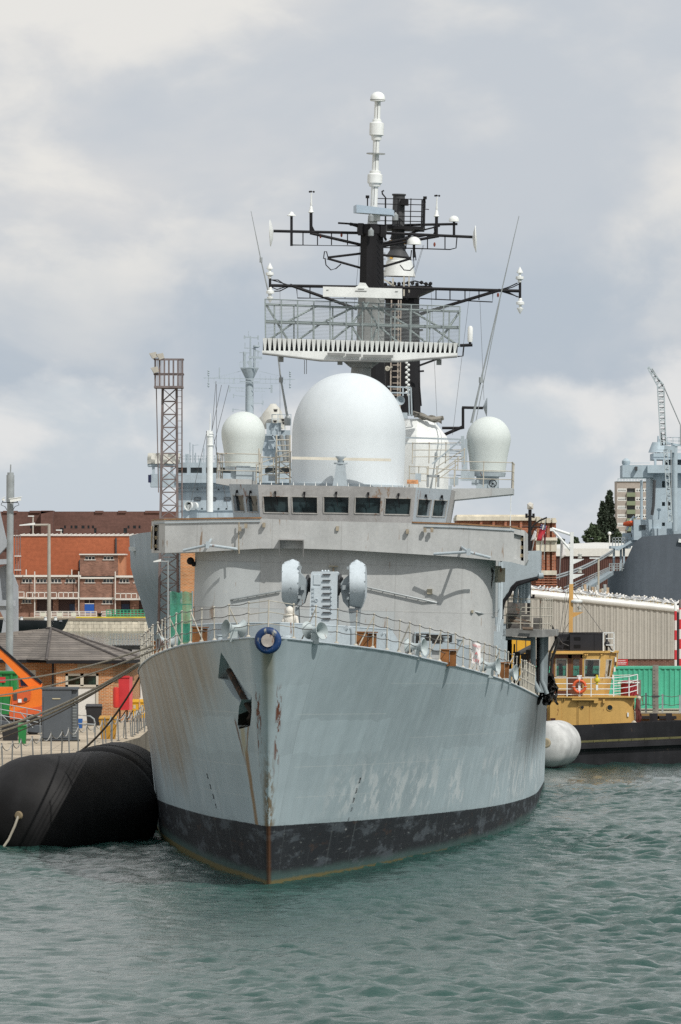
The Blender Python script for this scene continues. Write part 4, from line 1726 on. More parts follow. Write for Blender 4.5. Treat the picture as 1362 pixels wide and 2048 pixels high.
# stepped white pole aerial
mb = MB()
base = S(747, 437, SF + .9)
topp = S(756, 184, SF + .9)
ax_ = (topp - base)
L = ax_.length
PXL = L / 253.2
prof_px = [(7, 437), (7, 374), (11, 373), (12, 368), (15, 366), (15, 349), (11, 347), (11, 342), (7, 341), (6.5, 309), (18.5, 308.5), (18.5, 307.5), (6.5, 306.5), (6.5, 281), (9.5, 280), (10.5, 272), (14.5, 270), (14.5, 246), (9, 244), (9, 239), (6.5, 238), (6, 203), (15, 202), (15, 199), (14.5, 194), (12.5, 189), (8, 185), (3, 183.5), (.001, 183)]
mb.lathe([(r_ * PXL, (437 - y_) * PXL) for r_, y_ in prof_px], base, 20, ax_)
pa_ = sp('pole_aerial', mb, m_white, fm, 30)
mb = MB()
axn = ax_.normalized()
for y_, r_ in ((200.5, 15.3), (308, 18.8)):
    mb.lathe([(r_ * PXL, 0), (r_ * PXL, .03)], base + axn * ((437 - y_) * PXL), 20, axn)
mb.tube(base + axn * .5 + Vector((.0, -.13, 0)), base + axn * (L - .4) + Vector((.02, -.12, 0)), .012)
sp('aerial_band', mb, m_midgrey, pa_)


# ---- yards
def yard(name, segs, thin=(), r=.055, rt=.022, s=SF):
    mb = MB()
    for a_, b_ in segs:
        mb.tube(S(*a_, s), S(*b_, s), r, n=7)
    for pts_ in thin:
        mb.path([S(*p_, s) for p_ in pts_], rt, 5)
    return sp(name, mb, m_black, fm)


yard('upper_yard', [((547, 462), (722, 466)), ((768, 466), (945, 474)), ((620, 466), (724, 490)), ((766, 492), (878, 472)), ((766, 487), (850, 470)), ((722, 466), (768, 467))],
     [((582, 466), (582, 490), (722, 492)), ((766, 495), (900, 499), (912, 496), (914, 474)), ((868, 449), (870, 474))] + [((x, 466), (x, 490)) for x in (606, 635, 663, 695)] + [((x, 472), (x, 498)) for x in (812, 855, 890)])
yard('middle_yard', [((655, 515), (722, 507)), ((655, 517), (740, 541)), ((766, 510), (822, 516)), ((740, 541), (822, 517)), ((722, 507), (766, 510))],
     [((649, 503), (647, 517), (657, 519), (653, 503), (649, 503)), ((650, 516), (652, 530), (662, 540), (672, 537), (682, 528)), ((800, 530), (808, 540), (820, 541), (828, 533), (827, 515)), ((823, 500), (821, 520), (832, 520), (830, 503))], r=.045)
yard('lower_yard', [((540, 571), (722, 574)), ((768, 575), (865, 577)), ((845, 577), (1040, 582)), ((580, 570), (714, 618)), ((1000, 580), (840, 628)), ((722, 574), (768, 575))],
     [((593, 573), (595, 596), (715, 598)), ((840, 597), (985, 604), (986, 580)), ((540, 560), (556, 560), (568, 568), (580, 571)), ((540, 583), (560, 582), (580, 572)), ((1000, 580), (1018, 574), (1035, 566)), ((1000, 582), (1020, 586), (1035, 594))]
     + [((x, 573), (x, 596)) for x in (620, 650, 690)] + [((x, 579), (x, 600)) for x in (872, 900, 930, 958)], r=.06)


# fittings on the yards
def fit(name, mb, mat):
    return sp(name, mb, mat, fm)


for (x, y, h_, tilt) in ((541, 466, 27, -.05), (951, 478, 27, .05)):
    c_ = S(x, y, SF)
    mb = MB()
    r_ = h_ / 18.8 / 1.0 * .355 * 1.0
    r_ = h_ * 263 / F
    mb.lathe([(.001, -.11), (r_ * .5, -.08), (r_, 0), (r_ * .98, .02), (.001, .05)], c_, 28, (1 if x > 700 else -1, 0, tilt))
    fit('dish_aerial', mb, m_white)


def stalk_dome(x, y0, ytop, r, s=SF, ybot=None):
    c_ = S(x, y0, s)
    mb = MB()
    mb.lathe([(r * .3, -.05), (r * 1.02, -.04), (r, 0)] + [(max(r * math.cos(t_), 1e-6), r * .95 * math.sin(t_)) for t_ in [i / 8 * math.pi / 2 for i in range(1, 9)]], c_, 24)
    d_ = fit('dome_aerial', mb, m_white)
    mb = MB()
    mb.tube(S(x, ybot, s), c_, .05, n=7)
    sp('aerial_stalk', mb, m_black, d_)


stalk_dome(908, 441, 429, .19, SF, 474)
stalk_dome(828, 487, 469, .275, SF, 515)
c_ = S(583, 430, SF)
mb = MB()
mb.lathe([(.05, -.05), (.17, -.03), (.16, 0), (.09, .03), (.07, .1), (.001, .13)], c_, 18)
d_ = fit('dome_aerial', mb, m_white)
mb = MB()
mb.tube(S(583, 492, SF), c_, .05)
sp('aerial_stalk', mb, m_black, d_)
for x, sx in ((622, 1), (873, -1)):
    yb = 466 if x < 700 else 474
    mb = MB()
    mb.tube(S(x, yb, SF), S(x, yb - 40, SF), .06, n=7)
    mb.prism([S(x + sx * 10, yb, SF), S(x, yb, SF), S(x, yb - 20, SF)], (0, .05, 0))
    w_ = fit('anemometer', mb, m_black)
    mb = MB()
    p0 = S(x, yb - 40, SF)
    mb.lathe([(.08, 0), (.11, .03), (.07, .1), (.06, .2), (.03, .26), (.045, .34), (.03, .45), (.02, .62), (.02, .75)], p0, 10)
    sp('anemometer_body', mb, m_white, w_)
    mb = MB()
    pt = p0 + Vector((0, 0, .80))
    for a_ in range(3):
        d0 = Vector((math.cos(a_ * 2.09 + .4), math.sin(a_ * 2.09 + .4), 0)) * .09
        mb.tube(pt, pt + d0, .012, n=5)
        mb.ball(pt + d0, .04, 8)
    sp('anemometer_cups', mb, m_black, w_)
for x, y0, y1, yc in ((540, 525, 607, 571), (1040, 533, 629, 582)):
    mb = MB()
    sc_ = 263.0 / F
    zt, zb_ = S(x, y0, SF), S(x, y1, SF)
    up = Vector((0, 0, 1))
    prof = [(.001, 0), (.03, -3 * sc_), (.12, -11 * sc_), (.12, -13 * sc_), (.05, -14 * sc_), (.05, -19 * sc_), (.15, -20 * sc_), (.15, -25 * sc_), (.07, -27 * sc_), (.07, -31 * sc_), (.04, -33 * sc_)]
    mb.lathe(prof[::-1], zt, 14)
    mb.lathe([(r_, -z_) for r_, z_ in [(p_[0], p_[1]) for p_ in prof]], zb_, 14)
    fit('cone_aerial', mb, m_white)
    mb = MB()
    mb.tube(S(x, y0 + 30, SF), S(x, y1 - 30, SF), .05, n=7)
    mb.path([S(x, y0 + 34, SF), S(x + (14 if x < 700 else -14), yc - 8, SF), S(x + (40 if x < 700 else -40), yc, SF)], .02, 5)
    mb.path([S(x, y1 - 34, SF), S(x + (14 if x < 700 else -14), yc + 8, SF), S(x + (40 if x < 700 else -40), yc, SF)], .02, 5)
    fit('aerial_mount', mb, m_black)

# blocks, halyards
mb = MB()
for x, y, s in ((996, 590, SF), (869, 489, SF), (641, 472, SF), (683, 470, SF)):
    mb.ball(S(x, y, s), .045, 8, .09)
fit('signal_block', mb, M('red_block', (.2, .05, .03), .6))
mb = MB()
for a_, b_ in (((846, 490), (812, 600)), ((848, 490), (815, 600)), ((940, 582), (905, 870)), ((720, 492), (700, 700)), ((960, 604), (968, 800)), ((560, 573), (560, 880)), ((862, 577), (876, 880))):
    mb.path([S(*a_, SF), S(*b_, SF + .3)], .006, 4)
fit('halyard', mb, m_wire)

# ---- right hand bracket aerial
mb = MB()
mb.tube(S(884, 856, 56), S(925, 856, 56), .06, n=6)
mb.tube(S(887, 870, 56), S(927, 853, 56), .07, n=6)
mb.tube(S(926, 858, 56), S(926, 815, 56), .06, n=6)
mb.tube(S(924, 815, 56), S(966, 816, 56), .06, n=6)
br = fit('bracket_arm', mb, m_black)
mb = MB()
mb.lathe([(.36, 0), (.34, .02), (.05, .14), (.03, .16)], S(974, 814, 56), 28, (-1, -.05, 0))
sp('dish_aerial', mb, m_bluegrey, br)
mb = MB()
q = S(940, 650, 60)
mb.lathe([(.09, 0), (.1, .1), (.1, .55), (.05, .62)], S(940, 684, 60), 12)
wl = fit('whip_base', mb, m_white)
mb = MB()
mb.tube(S(920, 691, 60), S(945, 690, 60), .06)
mb.tube(S(940, 692, 60), S(940, 682, 60), .05)
mb.path([S(915, 713, 60), S(926, 712, 60), S(928, 690, 60)], .025, 5)
sp('whip_arm', mb, m_black, wl)

# ---- whip aerials
for nm, pts_, s, r0, r1 in (('whip_aerial', ((943, 846), (962, 760), (1038, 432)), 47, .05, .012), ('whip_aerial', ((541, 602), (522, 520), (502, 422)), 60, .035, .010), ('whip_aerial', ((575, 835), (562, 760), (553, 690)), 58, .05, .02)):
    mb = MB()
    mb.path([S(*p_, s) for p_ in pts_], r0, 8, r1)
    mb.lathe([(r0 * 1.6, -.1), (r0 * 1.6, .1)], S(*pts_[1], s), 10)
    wsp = sp(nm, mb, m_steel)
mb = MB()
mb.tube(S(951, 846, 47.2), S(1000, 600, 47.2), .014, n=5)
mb.lathe([(.12, -.25), (.13, 0), (.08, .1)], S(575, 838, 58), 12)
sp('aerial_stay', mb, m_steel)

# ================================================================== MAIN MAST (aft)
SMM = 63.0
mm = trunk(772, 838, 572, 764, 841, 830, SMM, depth=1.1, name='main_mast', nn=12)
mb = MB()
for x, w_ in ((783, .05), (797, .05), (802, .04)):
    mb.bar(S(x, 600, SMM - 2.0), S(x - 2, 825, SMM - 2.0), w_)
for k in range(18):
    y = 610 + k * 12
    mb.bar(S(785, y, SMM - 2.1), S(801, y, SMM - 2.1), .03)
sp('mast_ladder', mb, M('pale_conduit', (.40, .35, .30), .7, .15, 2), mm)
mb = MB()
for k in range(14):
    a_ = S(813 + (k % 2) * 4, 725 + k * 5, SMM - 2.0)
    mb.ball(a_, .06, 8)
sp('insulator_string', mb, m_white, mm)
mb = MB()
mb.prism([S(*p_, SMM - 1) for p_ in ((755, 571), (863, 571), (866, 577), (836, 590), (836, 596), (760, 596))], (0, 2.2, 0))
for x in range(762, 866, 9):
    mb.ball(S(x, 568 + random.uniform(-3, 2), SMM - 1), .08, 6)
mb.path([S(805, 568, SMM - 1), S(830, 562, SMM - 1), S(860, 570, SMM - 1)], .03)
for x0, y0, x1, y1 in ((836, 620, 846, 618), (836, 661, 846, 660), (836, 743, 848, 742), (838, 765, 842, 812)):
    mb.bar(S(x0, y0, SMM - 1), S(x1, y1, SMM - 1), .07)
sp('mast_platform', mb, m_black, mm)
mb = MB()
for x0, y0, x1, y1, w_ in ((766, 558, 790, 573, .06), (786, 556, 786, 590, .06), (808, 553, 808, 592, .06), (818, 553, 818, 585, .05)):
    mb.bar(S(x0, y0, SMM - 1.4), S(x1, y1, SMM - 1.4), w_)
sp('platform_post', mb, m_cream, mm)
cx_ = (765 + 831) / 2
sc_ = 273.0 / F
q = S(cx_, 553, SMM)
mb = MB()
mb.lathe([(33 * sc_, 0), (33 * sc_, 1 * sc_), (26 * sc_, 28 * sc_), (26 * sc_, 30 * sc_), (24 * sc_, 31 * sc_), (24 * sc_, 39 * sc_), (22 * sc_, 39 * sc_)], q, 28)
sp('white_drum', mb, m_white, mm, 30)
mb = MB()
q = S(795, 514, SMM)
mb.lathe([(24 * sc_, 0), (16 * sc_, 13 * sc_), (16 * sc_, 22 * sc_), (14 * sc_, 24 * sc_), (14 * sc_, 36 * sc_), (17 * sc_, 36 * sc_), (15 * sc_, 39 * sc_), (13 * sc_, 46 * sc_), (12 * sc_, 122 * sc_), (14 * sc_, 123 * sc_), (14 * sc_, 126 * sc_), (.01, 126 * sc_)], q, 20)
sp('upper_cylinder', mb, m_dkgrey, mm, 30)
mb = MB()
for k in range(10):
    a_ = 2 * math.pi * k / 10
    p_ = q + Vector((15.6 * sc_ * math.cos(a_), 15.6 * sc_ * math.sin(a_), 26 * sc_))
    mb.box(p_.x - .05, p_.x + .05, p_.y - .05, p_.y + .05, p_.z, p_.z + .14)
p_ = S(785, 515, SMM - .8)
mb.box(p_.x - .12, p_.x + .12, SMM - .4, SMM - .3, p_.z - .04, p_.z + .06)
sp('yellow_plate', mb, M('yellow_plate_paint', (.5, .3, .06), .6), mm)
mb = MB()
A, B = S(760, 451, SMM - .8), S(846, 449, SMM - .8)
mb.box(A.x, B.x, SMM - .8, SMM + 1.2, A.z - .12, A.z)
mb.bar(S(772, 480, SMM), S(760, 455, SMM - .6), .07)
mb.bar(S(805, 482, SMM), S(840, 456, SMM - .6), .07)
mb.tube(S(770, 451, SMM), S(915, 448, SMM), .05)
mb.tube(S(700, 449, SMM), S(770, 455, SMM), .05)
mb.tube(S(805, 470, SMM), S(880, 452, SMM), .03)
mb.box(*sorted((S(802, 400, SMM).x, S(817, 400, SMM).x)), SMM - .4, SMM + .2, S(810, 411, SMM).z, S(810, 400, SMM).z)
mb.path([S(*p2, SMM - .5) for p2 in ((771, 450), (771, 395), (765, 388), (764, 383), (768, 381))], .035, 6)
for x, y0 in ((735, 394), (850, 396)):
    p_ = S(x, y0, SMM - .8)
    mb.box(p_.x - .07, p_.x + .07, SMM - .9, SMM - .75, p_.z - .05, p_.z + .06)
    mb.tube(p_, S(x, y0 + 20, SMM - .8), .025)
mb.box(S(844, 400, SMM).x, S(847, 400, SMM).x, SMM - .8, SMM - .6, A.z, S(846, 400, SMM - .8).z)
mb.bar(S(848, 418, SMM - .8), S(858, 419, SMM - .8), .03)
plat = sp('top_platform', mb, m_black, mm)
hgt_ = S(760, 397, SMM - .8).z - A.z
rail([(A.x - .3, SMM - .8, A.z), (B.x, SMM - .8, A.z), (B.x, SMM + 1.2, A.z)], hgt_, levels=(1, .8, .55, .36, .18), spacing=.55, r=.022, mat=m_black, parent=mm, name='platform_rail')
# diagonals behind the search radar
mb = MB()
mb.tube(S(848, 627, SF + 2), S(800, 640, SF + 2), .05)
mb.tube(S(880, 716, 60), S(836, 732, 60), .04)
sp('mast_strut', mb, m_black, mm)
# white round fitting low on the mast
mb = MB()
mb.torus(S(775, 737, SMM - 2.1), .07, .03, (0, 1, 0), 18, 6)
mb.tube(S(766, 739, SMM - 2.1), S(785, 734, SMM - 2.1), .03)
sp('mast_light', mb, m_cream, mm)
# after deckhouses and hangar, hidden behind the bridge from here
mb = MB()
mb.box(cx - 4.2, cx + 4.2, 60.05, 74, 4.4, 8.4)
mb.box(cx - 2.2, cx + 2.2, 62, 70, 8.4, 11.5)
mb.box(cx - 4.6, cx + 4.6, 84, 100, 4.2, 8.8)
mb.lathe([(2.2, 0), (1.7, 3.2), (1.5, 3.2)], (cx, 72, 8.4), 20)
sp('after_house', mb, m_super)

# ================================================================== MISSILE LAUNCHER
m_lnch = M('launcher_pale_grey', (.47, .535, .575), .55, .05, 1.0, streak=.05)
SLn = 24.0
mb = MB()
A, B = S(619, 1252, SLn), S(675, 1144, SLn)
poly = [S(*p_, SLn) for p_ in ((618, 1260), (673, 1260), (675, 1146), (672, 1143), (625, 1143), (622, 1146))]
mb.prism(poly, (0, 1.5, 0))
mb.lathe([(.9, 0), (.9, .9), (.75, 1.0)], ((A.x + B.x) / 2, SLn + .8, zd(SLn)), 28)
ln = sp('missile_launcher', mb, m_lnch, None, 20)
ln['label'] = 'twin arm missile launcher on the foredeck in front of the bridge'
mb = MB()
for y in (1149, 1161, 1174, 1187, 1199, 1212, 1225, 1237):
    a_, b_ = S(645, y, SLn - .045), S(661, y, SLn - .045)
    mb.bar(a_, b_, .035, .04)
sp('ladder_rung', mb, m_dkgrey, ln)
mb = MB()
for x0, x1, y0, y1, d_ in ((627, 642, 1150, 1169, .03), (627, 640, 1175, 1224, .02)):
    a_, b_ = S(x0, y1, SLn), S(x1, y0, SLn)
    mb.box(a_.x, b_.x, SLn - d_, SLn + .02, a_.z, b_.z)
for k in range(7):
    for x in (626, 663):
        p_ = S(x, 1176 + k * 8, SLn)
        mb.box(p_.x - .02, p_.x + .02, SLn - .05, SLn, p_.z - .03, p_.z + .03)
p_ = S(633, 1200, SLn)
mb.torus(p_ + Vector((0, -.05, 0)), .05, .012, (0, 1, 0), 16, 6)
for x in (644, 650, 656):
    p_ = S(x, 1142, SLn)
    mb.ball(p_ + Vector((0, .3, 0)), .04, 8)
sp('access_panel', mb, m_lnch, ln)
mb = MB()
for x0, x1, r_ in ((611, 622, .30), (675, 685, .32)):
    a_, b_ = S(x0, 1169, SLn + .6), S(x1, 1170, SLn + .6)
    mb.lathe([(r_, 0), (r_ * 1.15, .04), (r_ * 1.15, .1), (r_ * .8, .12), (r_ * .8, (b_ - a_).length)], a_, 20, b_ - a_)
sp('trunnion', mb, m_dkgrey, ln)
for arm in (0, 1):
    if arm == 0:
        fr = [(564, 1130), (569, 1124), (585, 1118), (597, 1124), (598, 1132), (595, 1200), (592, 1213), (575, 1216), (566, 1204), (563, 1196)]
        cap = [(565, 1129), (585, 1117.5), (598, 1126)]
        yoke = [(597, 1143), (612, 1158), (615, 1166), (613, 1188), (608, 1206), (600, 1212), (594, 1216)]
        leg_ = [(591, 1214), (597, 1214), (599, 1262), (587, 1262)]
    else:
        fr = [(699, 1131), (700, 1127), (713, 1119), (729, 1128), (730, 1134), (730, 1192), (726, 1208), (722, 1217), (698, 1216), (699, 1200)]
        cap = [(699, 1128), (713, 1119), (730, 1130)]
        yoke = [(699, 1148), (685, 1161), (681, 1167), (682, 1184), (686, 1203), (697, 1216)]
        leg_ = [(697, 1217), (721, 1217), (717, 1262), (702, 1262)]
    mb = MB()
    n_ = len(fr)
    yt_, yb_0 = min(p_[1] for p_ in fr), max(p_[1] for p_ in fr)

    def edge(y, side):
        xs_0 = []
        for k in range(n_):
            (xa, ya), (xb, yb) = fr[k], fr[(k + 1) % n_]
            if (ya - y) * (yb - y) <= 0 and ya != yb:
                xs_0.append(xa + (xb - xa) * (y - ya) / (yb - ya))
        return (max if side else min)(xs_0 or [(fr[0][0] + fr[-1][0]) / 2])
    rows = []
    for j in range(19):
        v_ = j / 18
        y = yt_ + .3 + (yb_0 - yt_ - .6) * v_
        ds_ = .75 * (2 * v_ - 1) ** 2
        xa, xb = edge(y, 0), edge(y, 1)
        A, B = S(xa, y, SLn - .3 + ds_), S(xb, y, SLn - .3 + ds_)
        dp = Vector((0, 1.9 - 2 * ds_, 0))
        rows.append([A + dp, A, A.lerp(B, .5) - Vector((0, .03, 0)), B, B + dp, A + dp])
    mb.grid(rows)
    mb.add(rows[0][:-1], [(0, 1, 2, 3, 4)])
    mb.add(rows[-1][:-1], [(0, 1, 2, 3, 4)])
    am = sp('launch_arm', mb, m_lnch, ln, 40)
    mb = MB()
    mb.prism([S(*p_, SLn + .2) for p_ in yoke], (0, .9, 0))
    mb.prism([S(*p_, SLn + .3) for p_ in leg_], (0, .7, 0))
    ed = [S(*p_, SLn - .2) for p_ in fr]
    for k in range(len(ed)):
        a_, b_ = ed[k], ed[(k + 1) % len(ed)]
        for u in ((.2, .5, .8) if (b_ - a_).length > .5 else (.5,)):
            p_ = a_.lerp(b_, u)
            p_.y = SLn - .3 + .75 * (2 * ((HY + (CAM_H - (SM @ p_).z) * F / (SM @ p_).y) - yt_) / (yb_0 - yt_) - 1) ** 2
            mb.box(p_.x - .02, p_.x + .02, p_.y - .02, p_.y + .08, p_.z - .02, p_.z + .02)
    sx = 1 if arm == 0 else -1
    for (x, y, w_) in (((600, 1135, .1), (599, 1194, .09), (606, 1175, .14)) if arm == 0 else ((696, 1136, .08), (696, 1196, .08), (689, 1175, .13))):
        p_ = S(x, y, SLn)
        mb.box(p_.x - w_ / 2, p_.x + w_ / 2, p_.y - .1, p_.y + .15, p_.z - w_ * .6, p_.z + w_ * .6)
    p_ = S(582 if arm == 0 else 710, 1178 if arm == 0 else 1181, SLn - .22)
    mb.torus(p_ - Vector((0, .1, 0)), .055, .008, (0, 1, 0), 18, 5)
    sp('arm_yoke', mb, M('launcher_mid_grey', (.28, .32, .34), .6, .08, 1.5, streak=.06, rust=.06), am, 15)

# ================================================================== RIGHT SIDE SPONSONS, PLATFORM, PIPES
mb = MB()
mb.prism([S(*p_, 50) for p_ in ((1004, 1110), (1054, 1102), (1080, 1101), (1079, 1155), (1034, 1164), (1024, 1174), (1004, 1205))], (0, 5, 0))
bx_ = sp('sponson_box', mb, m_bluegrey, None, 20)
mb = MB()
mb.path([S(*p_, 49.8) for p_ in ((1076, 1156), (1034, 1166), (1024, 1176), (1019, 1188), (1008, 1202), (1003, 1222), (1002, 1256))], .07, 8)
mb.path([S(*p_, 49.7) for p_ in ((1060, 1161), (1034, 1170), (1026, 1182))], .05, 8)
sp('exhaust_pipe', mb, m_black, bx_)
mb = MB()
a_ = S(1078, 1152, 50)
mb.tube(a_, S(1087, 1151, 50), .11, n=14)
for x0, x1, y0 in ((1033, 1030, 1170), (1042, 1041, 1168), (1048, 1047, 1165), (1056, 1056, 1165)):
    mb.tube(S(x0, y0, 52), S(x1, 1206, 52), .09, n=10)
sp('pale_pipe', mb, m_bluegrey, bx_)
# platform with its tangle of rails
mb = MB()
A, B = S(985, 1272, 51), S(1085, 1260, 51)
mb.prism([(A.x, 51, A.z), (B.x, 51, A.z), (B.x, 51, B.z), (A.x, 51, B.z)], (0, 8, 0))
mb.prism([(B.x, 51.2, A.z), (B.x + .55, 51.6, A.z + .05), (B.x + .55, 51.6, B.z), (B.x, 51.2, B.z)], (0, 5, 0))
pf = sp('side_platform', mb, M('grimy_grey_paint', (.20, .205, .20), .8, .3, 1.5, streak=.25, rust=.2), None, 15)
hgt_ = S(1010, 1197, 51).z - B.z
rail([(A.x + .3, 51.1, B.z), (B.x - .1, 51.1, B.z), (B.x + .3, 54, B.z)], hgt_, levels=(1, .72, .45, .2), spacing=.62, parent=pf)
rail([(A.x + .5, 53.5, B.z), (B.x - .5, 53.5, B.z)], hgt_ * .95, levels=(1, .6, .3), spacing=.75, parent=pf)
mb = MB()
for x0, x1, y0, y1, s in ((1012, 1062, 1228, 1256, 55), (1066, 1086, 1236, 1258, 55), (1016, 1050, 1205, 1228, 58)):
    a_, b_ = S(x0, y1, s), S(x1, y0, s)
    mb.box(a_.x, b_.x, s, s + .6, a_.z, b_.z)
sp('deck_machinery', mb, M('sooty_machinery', (.10, .095, .09), .85, .5, 3, rust=.25, rustcol=(.14, .08, .05)), pf)
mb = MB()
a_, b_ = S(1018, 1250, 52), S(1060, 1262, 52)
mb.tube(S(1020, 1240, 52), S(1047, 1248, 52), .06)
mb.tube(S(1045, 1257, 50.8), S(1066, 1258, 50.8), .06)
mb.bar(S(1028, 1234, 52), S(1062, 1245, 52), .12, .05)
sp('stowed_pole', mb, M('brown_spar', (.16, .12, .09), .8, .3, 3), pf)
# opening under the platform: back wall, pillars, curved tubes
mb = MB()
a_, b_ = S(995, 1372, 57), S(1024, 1272, 57)
mb.box(a_.x, b_.x, 56.8, 57.0, a_.z, b_.z)
for k in range(5):
    mb.box(a_.x + .1 + k * .12, a_.x + .16 + k * .12, 56.5, 56.8, a_.z + .4 + .2 * (k % 3), b_.z - .3)
sp('passage_wall', mb, m_soot_shade, pf)
mb = MB()
for x0, x1, y0, s in ((1024, 1040, 1304, 57.5), (1040, 1062, 1308, 58), (1050, 1066, 1300, 58.6)):
    a_, b_ = S(x0, 1380, s), S(x1, y0, s)
    mb.box(a_.x, b_.x, s, s + .5, a_.z, b_.z)
sp('deck_machinery', mb, MATS['sooty_machinery'], pf)
mb = MB()
for pts_, r_, s in ((((1066, 1274), (1067, 1362), (1072, 1372), (1078, 1384)), .10, 53), (((1083, 1274), (1083, 1360), (1089, 1374), (1094, 1388)), .085, 54), (((1002, 1280), (1014, 1276), (1062, 1279), (1066, 1284)), .06, 53)):
    mb.path([S(*p_, s) for p_ in pts_], r_, 10)
mb.box(S(1080, 1275, 55).x, S(1097, 1275, 55).x, 55, 55.3, S(1080, 1385, 55).z, S(1080, 1272, 55).z)
sp('platform_pillar', mb, M('pillar_blue_grey', (.26, .31, .33), .6, .15, 2, streak=.2, rust=.08), pf)
mb = MB()
mb.path([S(1076, 1274, 54), S(1076, 1384, 54)], .06, 8)
mb.path([S(1077, 1300, 53.9), S(1079, 1290, 53.9), S(1073, 1278, 53.9)], .03, 6)
sp('dark_downpipe', mb, m_black, pf)
# scorched netting and fender remnants hanging at the ship's side
mb = MB()
rng = random.Random(5)
for k in range(34):
    x, y = rng.uniform(1084, 1106), rng.uniform(1345, 1390)
    pts_ = [S(x, y, 56 + rng.uniform(-1, 1))]
    for j in range(4):
        x += rng.uniform(-5, 5)
        y += rng.uniform(-2, 14)
        pts_.append(S(x, min(y, 1408), 56 + rng.uniform(-.6, .6)))
    mb.path(pts_, rng.uniform(.02, .09), 5)
for k in range(16):
    mb.ball(S(rng.uniform(1086, 1104), rng.uniform(1352, 1388), 56), rng.uniform(.10, .26), 8)
mb.path([S(*p_, 56) for p_ in ((1088, 1390), (1096, 1340), (1100, 1305), (1112, 1280), (1109, 1262), (1102, 1250))], .05, 6)
mb.path([S(*p_, 56) for p_ in ((1094, 1390), (1102, 1345), (1104, 1318), (1116, 1285), (1112, 1258))], .06, 6)
mb.path([S(*p_, 56) for p_ in ((1082, 1340), (1092, 1325), (1104, 1318))], .05, 6)
sp('scorched_netting', mb, m_soot_shade)

